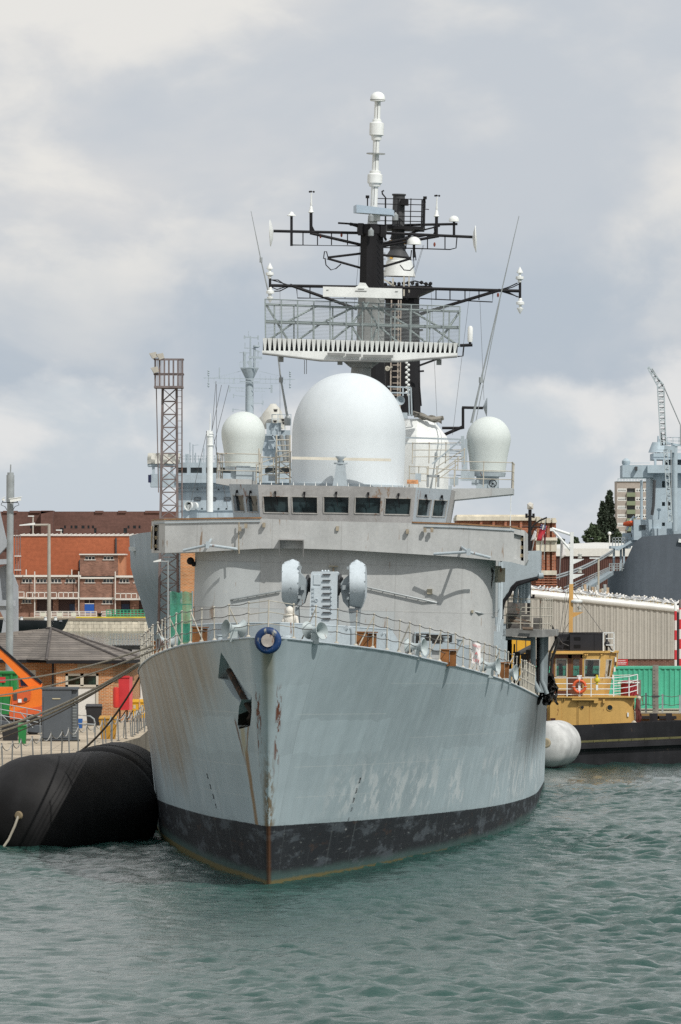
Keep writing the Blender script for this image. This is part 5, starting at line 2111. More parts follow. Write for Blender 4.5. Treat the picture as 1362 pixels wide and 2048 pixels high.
# ================================================================== PERSON in hooded white coverall, on the foredeck
def make_person():
    SPN = 21.4
    top_ = S(583, 1211, SPN)
    zf = zd(SPN) + .14
    H_ = top_.z - zf
    root = SM @ Vector((top_.x, SPN, zf))
    o = thing('person', 'person in a white hooded coverall standing behind the breakwater', 'person', root)
    k = H_ / 1.80
    J = {}
    V = []
    E_ = []

    def v(nm, p, r):
        J[nm] = len(V)
        V.append((Vector(p) * k, r * k))

    def e(a_, b_):
        E_.append((J[a_], J[b_]))
    v('pel', (0, 0, .96), .165)
    v('waist', (.01, .01, 1.12), .155)
    v('chest', (.02, -.02, 1.32), .185)
    v('neck', (.03, -.05, 1.50), .085)
    v('head', (.045, -.09, 1.61), .11)
    v('crown', (.04, -.08, 1.72), .10)
    e('pel', 'waist'), e('waist', 'chest'), e('chest', 'neck'), e('neck', 'head'), e('head', 'crown')
    for s_, n_ in ((-1, 'l'), (1, 'r')):
        v('hip' + n_, (s_ * .10, 0, .90), .12)
        v('knee' + n_, (s_ * .12, -.03, .50), .085)
        v('ank' + n_, (s_ * .12, .02, .10), .062)
        v('toe' + n_, (s_ * .14, -.17, .04), .045)
        e('pel', 'hip' + n_), e('hip' + n_, 'knee' + n_), e('knee' + n_, 'ank' + n_), e('ank' + n_, 'toe' + n_)
        v('sh' + n_, (s_ * .20, -.02, 1.43), .085)
        v('el' + n_, (s_ * .27, .03, 1.16), .065)
        v('wr' + n_, (s_ * .20, -.20, 1.02), .045)
        v('pal' + n_, (s_ * .18, -.28, .99), .034)
        e('chest', 'sh' + n_), e('sh' + n_, 'el' + n_), e('el' + n_, 'wr' + n_), e('wr' + n_, 'pal' + n_)
        for f_ in range(4):
            a0, ln_ = (f_ - 1.5) * .018, (.07, .08, .075, .06)[f_]
            v('f%d' % f_ + n_, (s_ * .18 + a0, -.33, .985), .0095)
            v('g%d' % f_ + n_, (s_ * .18 + a0 * 1.1, -.33 - ln_ * .6, .965 - ln_ * .4), .0085)
            e('pal' + n_, 'f%d' % f_ + n_), e('f%d' % f_ + n_, 'g%d' % f_ + n_)
        v('th' + n_, (s_ * .18 - s_ * .045, -.29, .985), .011)
        v('tt' + n_, (s_ * .18 - s_ * .06, -.335, .975), .009)
        e('pal' + n_, 'th' + n_), e('th' + n_, 'tt' + n_)
    me = bpy.data.meshes.new('body')
    me.from_pydata([p_ for p_, _ in V], E_, [])
    b = bpy.data.objects.new('body', me)
    COL.objects.link(b)
    b.parent = o
    sk = b.modifiers.new('skin', 'SKIN')
    sk.use_smooth_shade = True
    for i, (p_, r_) in enumerate(V):
        me.skin_vertices[0].data[i].radius = (r_, r_)
    me.skin_vertices[0].data[0].use_root = True
    ss_ = b.modifiers.new('sub', 'SUBSURF')
    ss_.levels = ss_.render_levels = 1
    m_cov = M('white_coverall', (.68, .66, .60), .85, .10, 4, bump=.6)
    me.materials.append(m_cov)
    # hood drawn round the face, peak turned to the right
    mb = MB()
    rows = []
    for i in range(9):
        a_ = -math.pi / 2 + math.pi * i / 8
        rows.append([(k * (.045 + .135 * math.cos(a_) * math.sin(t_) + (.02 if i < 3 else 0)), k * (-.06 - .155 * math.cos(a_) * math.cos(t_)), k * (1.62 + .165 * math.sin(a_))) for t_ in [R(-150 + 300 * j / 14 + 180 + 20) for j in range(15)]])
    mb.grid(rows)
    mb.path([(k * (.045 + .17 * math.cos(t_)), k * (-.05 + .13 * math.sin(t_)), k * 1.475) for t_ in [2 * math.pi * j / 12 for j in range(13)]], .055 * k, 8)
    hd = mb.build('hood', m_cov, o, Vector((0, 0, 0)), 60)
    sd = hd.modifiers.new('sub', 'SUBSURF')
    sd.levels = sd.render_levels = 1
    # face
    mb = MB()
    mb.ball((k * .075, k * -.135, k * 1.615), .095 * k, 16, .125 * k)
    mb.ball((k * .105, k * -.235, k * 1.60), .022 * k, 8, .03 * k)
    mb.build('face', M('skin_tone', (.42, .24, .17), .6, .1, 6), o, Vector((0, 0, 0)), 60)
    mb = MB()
    for dx in (-.035, .035):
        mb.ball((k * (.095 + dx), k * (-.225), k * 1.632), .012 * k, 8)
    mb.bar((k * .08, k * -.224, k * 1.56), (k * .135, k * -.22, k * 1.56), .012 * k)
    mb.build('eyes', m_black, o, Vector((0, 0, 0)), 60)
    o.rotation_euler = (0, 0, R(155))
    o.location = root
    return o


make_person()

# ================================================================== FENDERS AFLOAT
m_rubber = M('black_rubber', (0.011, 0.011, 0.012), 0.66, 0.45, 0.9, streak=.2, bump=.12, spec=.3)


def capsule(c, axis, r, half_len, name, label, mat, hub=True, n=40, blunt=.62, group=None):
    axis = Vector(axis).normalized()
    prof = []
    for i in range(13):
        t = -math.pi / 2 + i / 12 * math.pi / 2
        prof.append((max(r * math.cos(t) ** .8, 1e-5), -half_len + r * blunt + r * blunt * math.sin(t)))
    for i in range(13):
        t = i / 12 * math.pi / 2
        prof.append((max(r * math.cos(t) ** .8, 1e-5), half_len - r * blunt + r * blunt * math.sin(t)))
    mb = MB()
    mb.lathe(prof, c, n, axis)
    o = thing(name, label, 'fender', (c[0], c[1], 0), group)
    mb.build('fender_body', mat, o, smooth=50)
    return o, axis


fd, ax1 = capsule((-9.5, 243.6, .95), (.36, .93, 0), 2.14, 4.75, 'rubber_fender', 'nearest black rubber fender with a rope on its end, between hull and quay', m_rubber, blunt=1.0)
e1 = Vector((-9.5, 243.6, .95)) - ax1 * 4.75
hubp = e1 + Vector((.25, 0, .12))
mb = MB()
mb.lathe([(.20, -.12), (.22, 0), (.16, .06), (.12, .14), (.001, .16)], hubp, 16, -ax1)
mb.torus(hubp - ax1 * .08, .10, .035, ax1, 16, 8)
mb.build('towing_eye', M('weathered_brass_eye', (.20, .16, .10), .8, .3, 3), fd)
mb = MB()
mb.path([hubp - ax1 * .1, hubp + Vector((-.15, -.3, -.35)), hubp + Vector((-.35, -.45, -.8)), hubp + Vector((-.62, -.6, -1.2)), hubp + Vector((-.95, -.8, -1.5))], .045, 7)
mb.build('fender_rope', m_rope, fd)
mb = MB()
for u in (-.42, .55):
    c_ = Vector((-9.5, 243.6, .95)) + ax1 * (4.6 * u)
    mb.torus(c_, 2.12, .022, ax1, 56, 6)
mb.build('seam_band', m_rubber, fd)
fd2, ax2 = capsule((-8.5, 257.5, .95), (.06, 1, 0), 2.1, 4.8, 'rubber_fender', 'black rubber fender lying behind the nearer one, against the hull', m_rubber)
mb = MB()
for u in (-.3,):
    mb.torus(Vector((-8.5, 257.5, .95)) + ax2 * (4.8 * u), 2.1, .022, ax2, 56, 6)
mb.build('seam_band', m_rubber, fd2)

m_buoy = M('dirty_white_fender', (.46, .47, .465), .8, .2, 1.6, streak=.1)
D_ = 334.0
bc = P(1106, 1489, D_ + 1)
bo_, axb = capsule((bc.x, bc.y + 1.0, bc.z), (-.30, -1, 0), 1.12, 1.9, 'foam_fender', 'dirty white floating foam fender beside the yellow tug', m_buoy, blunt=.75)
hp = P(1091, 1486, D_ - 1.1)
mb = MB()
mb.lathe([(.24, -.1), (.24, .04), (.2, .06), (.2, .08), (.06, .09), (.001, .09)], hp, 20, axb)
for k in range(6):
    a_ = k * math.pi / 3
    mb.ball(hp + Vector((.14 * math.cos(a_), -.08, .14 * math.sin(a_))), .035, 8)
mb.build('end_plate', M('brass_end_plate', (.34, .29, .20), .7, .2, 4, rust=.2), bo_)

# ================================================================== MOORING ROPES
for k, (pa, sp_, pb, Db, r_, lab) in enumerate((
        ((308, 1291), 14.5, (-30, 1362), 300, .032, 'uppermost thin mooring rope from the left bow rail across the hut roof'),
        ((330, 1291), 11.5, (-30, 1394), 290, .030, 'thin mooring rope crossing the hut wall just under the uppermost one'),
        ((279, 1326), 38.0, (-30, 1462), 268, .045, 'thick pale mooring rope crossing the white door, upper of the pair'),
        ((279, 1330), 39.0, (-30, 1472), 268, .040, 'thick pale mooring rope crossing the grey cabinet, lower of the pair'),
        ((281, 1326), 40.0, (-30, 1487), 262, .022, 'thin dark mooring rope sagging below the pale pair of ropes'),
        ((281, 1350), 41.0, (150, 1510), 262, .040, 'dark steep mooring rope running down past the red cabinet to the fender'))):
    A = SM @ S(*pa, sp_)
    B = P(*pb, Db)
    mb = MB()
    pts_ = [A.lerp(B, u) - Vector((0, 0, (.28 if k < 5 else .35) * 4 * u * (1 - u))) for u in [i / 14 for i in range(15)]]
    mb.path(pts_, r_, 6)
    solo(mb, 'mooring_rope', m_rope if k < 4 else M('tarred_rope', (.10, .085, .065), .9, .2, 3), lab, 'rope', tuple(A))

# ================================================================== LEFT QUAY
m_brick = brick('orange_brick', (.43, .165, .055), (.50, .38, .25))
m_slate = bpy.data.materials.new('slate_tiles')
m_slate.use_nodes = True
t = NT(m_slate.node_tree)
v = t.coord('Object')
x, y, z = t.sep(v)
b_ = t.n('ShaderNodeTexBrick')
t.put(b_.inputs['Vector'], t.vec(t.add(x, t.mul(y, .55)), t.mul(z, 1.0), 0.0))
b_.inputs['Color1'].default_value = (.185, .165, .145, 1)
b_.inputs['Color2'].default_value = (.135, .12, .108, 1)
b_.inputs['Mortar'].default_value = (.045, .04, .036, 1)
b_.inputs['Scale'].default_value = 1.0
b_.inputs['Mortar Size'].default_value = .008
b_.inputs['Brick Width'].default_value = .5
b_.inputs['Row Height'].default_value = .11
f_ = t.sm(t.noise(v, .8, 5), .25, .75, .8, 1.25)
c_ = t.mix(1.0, b_.outputs[0], t.vec(f_, f_, f_), 'MULTIPLY')
c_ = t.mix(t.mul(t.sm(t.noise(v, 1.6, 6, .7), .62, .72), .6), c_, (.22, .13, .05))
t.out(c_, .8, spec=.3)

# ---- brick hut with hipped roof
DH = 346.0
hut = thing('brick_hut', 'low orange brick hut with a hipped slate roof on the left quay', 'hut', (-13, DH, QZ))
EZ = P(0, 1320, DH).z
XL, XM, XC, XR = P(-150, 0, DH + 3).x, P(112, 0, DH).x, P(226, 0, DH).x, P(268, 0, DH + 4).x
mb = MB()
wz = lambda y_: (P(0, y_, DH).z - QZ) / (EZ - QZ)
u_ = lambda px: (P(px, 0, DH).x - XM) / (XC - XM)
panes = mb.wall((XM, DH, QZ), (XC, DH, QZ), (XC, DH, EZ), (XM, DH, EZ), [(u_(131), u_(197), 0.0, wz(1347))], .08, (0, 1, 0))
mb.wall((XL, DH + 3, QZ), (XM, DH + 3, QZ), (XM, DH + 3, EZ), (XL, DH + 3, EZ), [(.62, .70, .72, .88), (.78, .83, .62, .82)], .1, (0, 1, 0))
mb.quad((XM, DH + 3, QZ), (XM, DH, QZ), (XM, DH, EZ), (XM, DH + 3, EZ))
mb.quad((XC, DH, QZ), (XR, DH + 4, QZ), (XR, DH + 4, EZ), (XC, DH, EZ))
mb.quad((XR, DH + 4, QZ), (XR, DH + 14, QZ), (XR, DH + 14, EZ), (XR, DH + 4, EZ))
mb.quad((XL, DH + 14, QZ), (XR, DH + 14, QZ), (XR, DH + 14, EZ), (XL, DH + 14, EZ))
mb.build('wall', m_brick, hut, smooth=0)
mb = MB()
ov = .45
EL = lambda px, D: (P(px, 0, D).x)
e0, e1_, e2, e3 = (XM - ov, DH - ov, EZ), (XC + .6, DH - ov, EZ), (XR + .5, DH + 3.4, EZ), (XR + .5, DH + 14.4, EZ)
ap = P(102, 1257, DH + 7)
apL = P(94, 1257, DH + 7.5)
mb.add([e0, e1_, ap], [(0, 1, 2)])
mb.add([e1_, e2, ap], [(0, 1, 2)])
mb.add([e2, e3, ap], [(0, 1, 2)])
mb.add([e0, ap, apL, (XM - 1.6, DH + 2.6, EZ)], [(0, 1, 2, 3)])
lw = P(14, 1279, DH + 7)
mb.add([(XM - .2, DH + 2.55, EZ - .02), lw, apL], [(0, 1, 2)])
mb.add([(XL, DH + 2.55, EZ - .02), (XM - .2, DH + 2.55, EZ - .02), lw, (XL, DH + 7, lw.z)], [(0, 1, 2, 3)])
mb.add([lw, apL, (apL.x - 1, DH + 14.4, EZ), (XL, DH + 14.4, EZ), (XL, DH + 7, lw.z)], [(0, 1, 2, 3, 4)])
mb.add([apL, ap, e3, (apL.x - 1, DH + 14.4, EZ)], [(0, 1, 2, 3)])
rf = mb.build('roof', m_slate, hut, smooth=0)
mb = MB()
for a_, b2 in ((e0, e1_), (e1_, e2), ((XL, DH + 2.5, EZ), (XM - .3, DH + 2.5, EZ))):
    mb.bar(Vector(a_) + Vector((0, 0, -.09)), Vector(b2) + Vector((0, 0, -.09)), .10, .16)
mb.tube((XM - .15, DH - .1, QZ), (XM - .15, DH - .1, EZ), .05)
mb.build('gutter', m_black, rf)
mb = MB()
for a_, b2 in ((e0, ap), (e1_, ap), (e2, ap), (ap, apL)):
    mb.tube(Vector(a_) + Vector((0, 0, .02)), Vector(b2) + Vector((0, 0, .02)), .07, n=6)
mb.build('ridge_tile', M('ridge_tile_grey', (.09, .08, .075), .8, .25, 2), rf)
mb = MB()
mb.box(P(155, 0, DH).x, XC - .05, DH - .03, DH + .05, P(0, 1337, DH).z, P(0, 1328, DH).z)
mb.build('lintel', M('concrete_lintel', (.36, .30, .22), .9, .1, 2), hut)
xa, xb = P(131, 0, DH).x, P(197, 0, DH).x
zt, zm = P(0, 1347, DH).z, P(0, 1372, DH).z
mb = MB()
mb.box(xa + .02, xb - .02, DH + .06, DH + .12, QZ, zm)
dr = mb.build('door', M('white_door_paint', (.62, .61, .57), .5, .05, 1.2), hut)
mb = MB()
for x0, x1, z0, z1 in ((xa, xb, zt - .12, zt), (xa, xb, zm - .05, zm + .06), (xa, xa + .13, QZ, zt), (xb - .12, xb, QZ, zt), ((xa + xb) / 2 - .08, (xa + xb) / 2 + .08, zm, zt)):
    mb.box(x0, x1, DH - .02, DH + .10, z0, z1)
mb.build('door_frame', M('cream_frame', (.50, .46, .38), .6, .05, 2), hut)
mb = MB()
mb.box(xa + .1, xb - .1, DH + .05, DH + .07, zm, zt - .1)
mb.build('window_pane', glass_mat('green_dark_glass', (.008, .02, .014)), hut)
mb = MB()
for a_ in (.62, .78):
    x_ = XL + (XM - XL) * a_
    mb.box(x_, x_ + (.08 if a_ < .7 else .05) * (XM - XL), DH + 3.06, DH + 3.09, QZ + .65 * (EZ - QZ), QZ + .88 * (EZ - QZ))
mb.build('vent_panel', M('white_vent', (.55, .55, .5), .6, .1, 3), hut)


def boxes(mb, lst):
    for b_ in lst:
        mb.box(*b_)
    return mb


def px_box(x0, x1, y0, y1, D, dep):
    a_, b_ = P(x0, y1, D), P(x1, y0, D)
    return (a_.x, b_.x, D, D + dep, a_.z, b_.z)


# ---- red fire cabinet on black legs, red lifebuoy case, yellow cabinets
m_red = M('fire_red_paint', (.50, .035, .04), .45, .08, 2)
o = thing('fire_cabinet', 'tall red steel cabinet on black legs by the hut corner', 'cabinet', tuple(P(250, 1443, 343.5)))
b_ = px_box(237, 258, 1353, 1420, 343.5, .55)
mb = MB().box(*b_)
mb.box(b_[0] - .03, b_[1] + .03, b_[2] - .05, b_[3], b_[5] - .06, b_[5] + .03)
mb.build('cabinet_body', m_red, o)
mb = MB().box(b_[1] + .003, b_[1] + .16, b_[2] + .04, b_[3] - .02, b_[4] + .02, b_[5] - .02)
mb.build('door', M('faded_red_paint', (.58, .11, .12), .5, .1, 2), o)
for x_ in (b_[0] + .06, b_[1] - .1):
    mb = MB()
    mb.bar((x_, b_[2] + .2, QZ), (x_, b_[2] + .2, b_[4]), .07)
    mb.bar((x_ + .3, b_[2] + .2, b_[4] - .02), (x_, b_[2] + .2, QZ + .1), .05)
    mb.build('leg', m_black, o)
mb = MB()
c_ = P(232, 1395, 343.2)
prof = [(.02, -.52), (.13, -.48), (.15, -.3), (.15, .3), (.13, .48), (.02, .52)]
mb.lathe(prof, c_, 18)
solo(mb, 'lifebuoy_case', M('bright_red_plastic', (.55, .04, .03), .4, .06, 2), 'narrow bright red lifebuoy case fixed beside the red cabinet', 'case', tuple(c_))
m_yel = M('yellow_cabinet_paint', (.62, .34, .02), .5, .08, 2)
for x0, x1, lab in ((265, 277, 'yellow cabinet nearest the red cabinet, with a label plate'), (280, 293, 'yellow cabinet half hidden behind the hull edge')):
    o = thing('grit_bin', lab, 'cabinet', tuple(P(x0, 1440, 345)))
    b_ = px_box(x0, x1, 1405, 1436, 345, .5)
    MB().box(*b_).build('bin_body', m_yel, o)
    mb = MB().prism([(b_[0] - .02, b_[2] - .04, b_[5]), (b_[1] + .02, b_[2] - .04, b_[5]), (b_[1] + .02, b_[3], b_[5] + .12), (b_[0] - .02, b_[3], b_[5] + .12)], (0, 0, .04))
    mb.build('lid', m_yel, o)
    mb = MB().box(b_[0] + .04, b_[0] + .16, b_[2] - .01, b_[2] - .002, b_[5] - .3, b_[5] - .12)
    mb.build('label_plate', M('pale_plate', (.5, .45, .3), .7), o)
    for x_ in (b_[0] + .03, b_[1] - .05):
        MB().bar((x_, b_[2] + .2, QZ), (x_, b_[2] + .2, b_[4]), .05).build('leg', m_black, o)

# white portable cabin behind the yellow cabinets
o = thing('portable_cabin', 'white portable cabin with dark windows between hut and hull', 'cabin', tuple(P(280, 1432, 360)))
b_ = px_box(267, 330, 1328, 1432, 360, 5)
mb = MB()
pn = mb.wall((b_[0], 360, b_[4]), (b_[1], 360, b_[4]), (b_[1], 360, b_[5]), (b_[0], 360, b_[5]), [(.10, .22, .35, .85), (.30, .5, .35, .85)], .05, (0, 1, 0))
mb.quad((b_[0], 360, b_[4]), (b_[0], 365, b_[4]), (b_[0], 365, b_[5]), (b_[0], 360, b_[5]))
mb.box(b_[0] - .05, b_[1], 359.9, 365, b_[5], b_[5] + .1)
mb.build('wall', m_white, o, smooth=0)
for fr, bk in pn:
    MB().quad(*bk).build('window_pane', m_glass, o, smooth=0)

# ---- grey electrical cabinet
o = thing('electrical_cabinet', 'tall dark grey steel cabinet on the quay in front of the white door', 'cabinet', tuple(P(110, 1482, 305)))
b_ = px_box(84, 143, 1379, 1481, 305, 1.0)
m_cab = M('cabinet_grey', (.085, .098, .112), .5, .06, 1.5, streak=.06)
MB().box(*b_).build('cabinet_body', m_cab, o)
mb = MB().box(b_[0] - .04, b_[1] + .3, b_[2] - .05, b_[3] + .05, b_[5], b_[5] + .1)
mb.build('cabinet_roof', m_cab, o)
mb = MB().box(b_[0] + .06, b_[1] - .06, b_[2] - .03, b_[2] - .003, b_[4] + .1, b_[5] - .3)
mb.build('door', m_cab, o)
mb = MB().box(b_[0] + .45, b_[0] + .8, b_[2] - .06, b_[2] - .033, b_[5] - .42, b_[5] - .38)
mb.build('door_label', M('pale_plate', (.5, .45, .3), .7), o)
mb = MB().box(b_[1] + .002, b_[1] + .26, b_[2] + .1, b_[3], b_[4], b_[5] - .02)
mb.build('side_housing', m_cab, o)
mb = MB()
for k in range(26):
    z_ = b_[4] + .15 + k * .066
    mb.box(b_[1] + .04, b_[1] + .22, b_[2] + .06, b_[2] + .098, z_, z_ + .03)
mb.build('louvre', m_steel, o)
mb = MB().box(b_[0] - .06, b_[1] + .34, b_[2] - .1, b_[3] + .1, QZ, QZ + .06)
mb.build('plinth', m_soot_shade, o)

# ---- orange boom lift
o = thing('boom_lift', 'orange boom lift parked at the left edge of the quay', 'lift', tuple(P(30, 1450, 318)))
m_org = M('orange_lift_paint', (.72, .17, .02), .4, .06, 1.0)
DL = 318.0
mb = MB()
mb.prism([P(*p_, DL) for p_ in ((-60, 1262), (-60, 1243), (84, 1368), (82, 1381), (62, 1378), (8, 1322))], (0, .55, 0))
mb.build('boom', m_org, o)
mb = MB()
mb.prism([P(*p_, DL - .04) for p_ in ((-60, 1244), (-60, 1240), (84, 1364), (82, 1369), (70, 1360))], (0, .62, 0))
mb.build('boom_hose_track', m_black, o)
mb = MB()
mb.prism([P(*p_, DL - .6) for p_ in ((19, 1418), (22, 1392), (28, 1381), (45, 1376), (70, 1371), (84, 1376), (84, 1410), (70, 1421), (40, 1424), (22, 1424))], (0, 1.6, 0))
tr_ = mb.build('turntable', m_org, o)
mb = MB()
mb.prism([P(*p_, DL - .66) for p_ in ((23, 1414), (25, 1394), (30, 1385), (58, 1378), (62, 1384), (60, 1400), (48, 1406), (28, 1408))], (0, .04, 0))
mb.prism([P(*p_, DL - .64) for p_ in ((18, 1424), (84, 1412), (84, 1432), (70, 1440), (20, 1438))], (0, .5, 0))
mb.build('engine_cover', M('darker_orange_cover', (.55, .10, .03), .5, .08, 2), tr_)
mb = MB()
mb.box(*px_box(27, 34, 1385, 1400, DL - .7, .05))
mb.lathe([(.09, 0), (.09, .03)], P(51, 1399, DL - .66), 16, (0, -1, 0))
mb.build('vent_grille', m_dkgrey, tr_)
mb = MB()
mb.box(*px_box(36, 43, 1398, 1405, DL - .7, .04))
mb.build('label_plate', m_white, tr_)
mb = MB()
mb.prism([P(*p_, DL + .1) for p_ in ((-40, 1374), (24, 1374), (28, 1392), (-40, 1395))], (0, .5, 0))
mb.prism([P(*p_, DL + .2) for p_ in ((36, 1352), (45, 1350), (64, 1372), (38, 1374))], (0, .4, 0))
mb.build('lower_arm', m_org, o)
mb = MB()
mb.prism([P(*p_, DL + .15) for p_ in ((40, 1358), (50, 1358), (64, 1370), (42, 1372))], (0, .5, 0))
mb.build('hydraulic_ram', M('dark_blue_ram', (.02, .035, .10), .4), o)
for x_ in (-20, 66):
    for dy in (-.5, .9):
        c_ = P(x_, 1440, DL + dy)
        mb = MB()
        mb.lathe([(.25, -.16), (.44, -.15), (.48, -.1), (.48, .1), (.44, .15), (.25, .16)], (c_.x, c_.y, QZ + .48), 24, (0, 1, 0))
        mb.build('wheel', m_rubber, o)
mb = MB()
bb = P(-20, 1440, DL)
mb.box(bb.x - .5, bb.x + 2.6, DL - .3, DL + .8, QZ + .4, QZ + .9)
mb.build('chassis', m_dkgrey, o)

# ---- green skip with a red label
o = thing('green_skip', 'tall green waste container behind the orange lift', 'container', tuple(P(10, 1450, 326)))
m_grn = M('green_skip_paint', (.02, .19, .05), .45, .12, 1.2, streak=.15)
b_ = px_box(-90, 34, 1347, 1447, 326, 1.8)
mb = MB().box(*b_)
for k in range(7):
    x_ = b_[1] - .25 - k * .5
    mb.box(x_ - .05, x_ + .05, b_[2] - .06, b_[2], b_[4], b_[5])
mb.box(b_[0] - .04, b_[1] + .04, b_[2] - .1, b_[3], b_[5], b_[5] + .1)
mb.build('skip_body', m_grn, o)
mb = MB().box(*px_box(-10, 11, 1354, 1365, 325.92, .02))
mb.build('red_label', m_red, o)

# ---- gangway with tubular rails at the left edge
o = thing('gangway', 'grey steel gangway with tubular hand rails in front of the orange lift', 'gangway', tuple(P(30, 1462, 308)))
mb = MB()
mb.prism([P(*p_, 308) for p_ in ((-60, 1434), (82, 1452), (82, 1466), (-60, 1450))], (0, 1.1, 0))
mb.build('walkway', m_cab, o)
for dy in (0, 1.1):
    mb = MB()
    for l_ in (0, 12, 24):
        mb.tube(P(-60, 1395 + l_, 308 + dy), P(82, 1422 + l_, 308 + dy), .025, n=6)
    for x_ in range(-50, 84, 26):
        yy = 1395 + (x_ + 60) * .19
        mb.tube(P(x_, yy, 308 + dy), P(x_, yy + 48, 308 + dy), .022, n=6)
    mb.tube(P(-10, 1416, 308 + dy), P(20, 1447, 308 + dy), .02)
    mb.tube(P(40, 1424, 308 + dy), P(66, 1456, 308 + dy), .02)
    mb.build('handrail', m_steel, o)

# ---- bins
m_binblk = M('black_plastic', (.02, .02, .022), .5, .15, 3)


def wheelie(px0, px1, y0, y1, D, mat, name, label, lid=True):
    o = thing(name, label, 'bin', tuple(P((px0 + px1) / 2, y1, D)))
    a_, b_ = P(px0, y1, D), P(px1, y0, D)
    w_ = b_.x - a_.x
    mb = MB()
    z0, z1 = QZ, QZ + (b_.z - a_.z)
    rows = []
    for zz, k_ in ((z0, .82), (z0 + .1, .85), (z1 - .12, 1.0), (z1 - .12, 1.08), (z1, 1.08)):
        c_ = (a_.x + b_.x) / 2
        h_ = w_ / 2 * k_
        rows.append([(c_ - h_, D, zz), (c_ + h_, D, zz), (c_ + h_, D + .7, zz), (c_ - h_, D + .7, zz), (c_ - h_, D, zz)])
    mb.grid(rows)
    mb.build('bin_body', mat, o, smooth=0)
    if lid:
        mb = MB()
        c_ = (a_.x + b_.x) / 2
        mb.prism([(c_ - w_ * .55, D - .04, z1), (c_ + w_ * .55, D - .04, z1), (c_ + w_ * .5, D + .74, z1 + .1), (c_ - w_ * .5, D + .74, z1 + .1)], (0, 0, .04))
        mb.build('lid', mat, o)
    for sx in (-1, 1):
        mb = MB()
        mb.lathe([(.001, -.03), (.09, -.03), (.09, .03), (.001, .03)], ((a_.x + b_.x) / 2 + sx * w_ * .35, D + .6, QZ + .09), 14, (1, 0, 0))
        mb.build('wheel', m_binblk, o)
    return o


wheelie(3, 37, 1447, 1479, 306, m_binblk, 'pallet_box', 'black open pallet box at the left edge of the quay', False)
wheelie(36, 52, 1452, 1487, 300.5, m_grn, 'wheelie_bin', 'small green wheelie bin beside the black pallet box')
wheelie(172, 203, 1414, 1451, 336, m_binblk, 'wheelie_bin', 'black wheelie bin standing against the white hut door')
wheelie(199, 233, 1438, 1478, 309, M('mustard_bin', (.42, .22, .03), .6, .15, 2, rust=.2), 'mustard_bin', 'mustard yellow bin with a brown rim behind the chain fence')
wheelie(155, 164, 1437, 1456, 330, M('blue_plastic', (.02, .10, .32), .5), 'blue_crate', 'small blue crate beside the black wheelie bin', False)
o = thing('hoop_barrier', 'low galvanised hoop barrier beside the black wheelie bin', 'barrier', tuple(P(172, 1465, 322)))
mb = MB()
mb.path([P(x_, y_, 322) for x_, y_ in ((154, 1462), (154, 1430), (180, 1432), (188, 1438), (190, 1448), (188, 1465))], .035, 8)
mb.path([P(154, 1447, 322), P(190, 1449, 322)], .03, 8)
mb.build('hoop', m_steel, o)

# ---- chain fence along the quay edge
m_post = M('fence_post_grey', (.17, .18, .18), .6, .15, 2)
o = thing('chain_fence', 'row of grey posts with drooping white chains along the quay edge', 'fence', (quay_edge(285) - .4, 285, QZ))
D_ = 250.0
prev = None
k = 0
while D_ < 338:
    x_ = quay_edge(D_) - .35
    b_ = Vector((x_, D_, QZ))
    tp_ = b_ + Vector((random.uniform(-.05, .05), random.uniform(-.1, .1), 1.05))
    mb = MB()
    mb.tube(b_, tp_, .028, n=8)
    mb.lathe([(.07, 0), (.09, .03)], b_, 10)
    mb.ball(tp_, .036, 8)
    mb.build('post', m_post, o)
    if prev is not None:
        for lev in (.97,):
            p_, q_ = prev[0].lerp(prev[1], lev), b_.lerp(tp_, lev)
            mb = MB()
            mb.path([p_.lerp(q_, u) - Vector((0, 0, .26 * 4 * u * (1 - u))) for u in (0, .15, .3, .5, .7, .85, 1)], .018, 5)
            mb.build('chain', M('pale_chain', (.36, .35, .32), .6), o)
    prev = (b_, tp_)
    D_ += 3.7 + .6 * math.sin(k * 2.1)
    k += 1
# short inner fence of plain posts
o = thing('post_fence', 'short fence of leaning grey posts beside the mustard bin', 'fence', tuple(P(245, 1470, 318)))
prev = None
for i, (x_, yb) in enumerate(((212, 1486), (222, 1482), (247, 1476), (262, 1472), (276, 1468), (289, 1464))):
    D_ = 103880 / (yb - 1142)
    b_ = P(x_, yb, D_)
    tp_ = b_ + Vector((.06 * (i % 3 - 1), 0, 1.1))
    mb = MB()
    mb.bar(b_, tp_, .05)
    mb.build('post', m_post, o)
    if prev:
        mb = MB()
        mb.path([prev.lerp(tp_, u) - Vector((0, 0, .04 + .22 * 4 * u * (1 - u))) for u in (0, .25, .5, .75, 1)], .018, 5)
        mb.build('chain', M('pale_chain', (.36, .35, .32), .6), o)
    prev = tp_

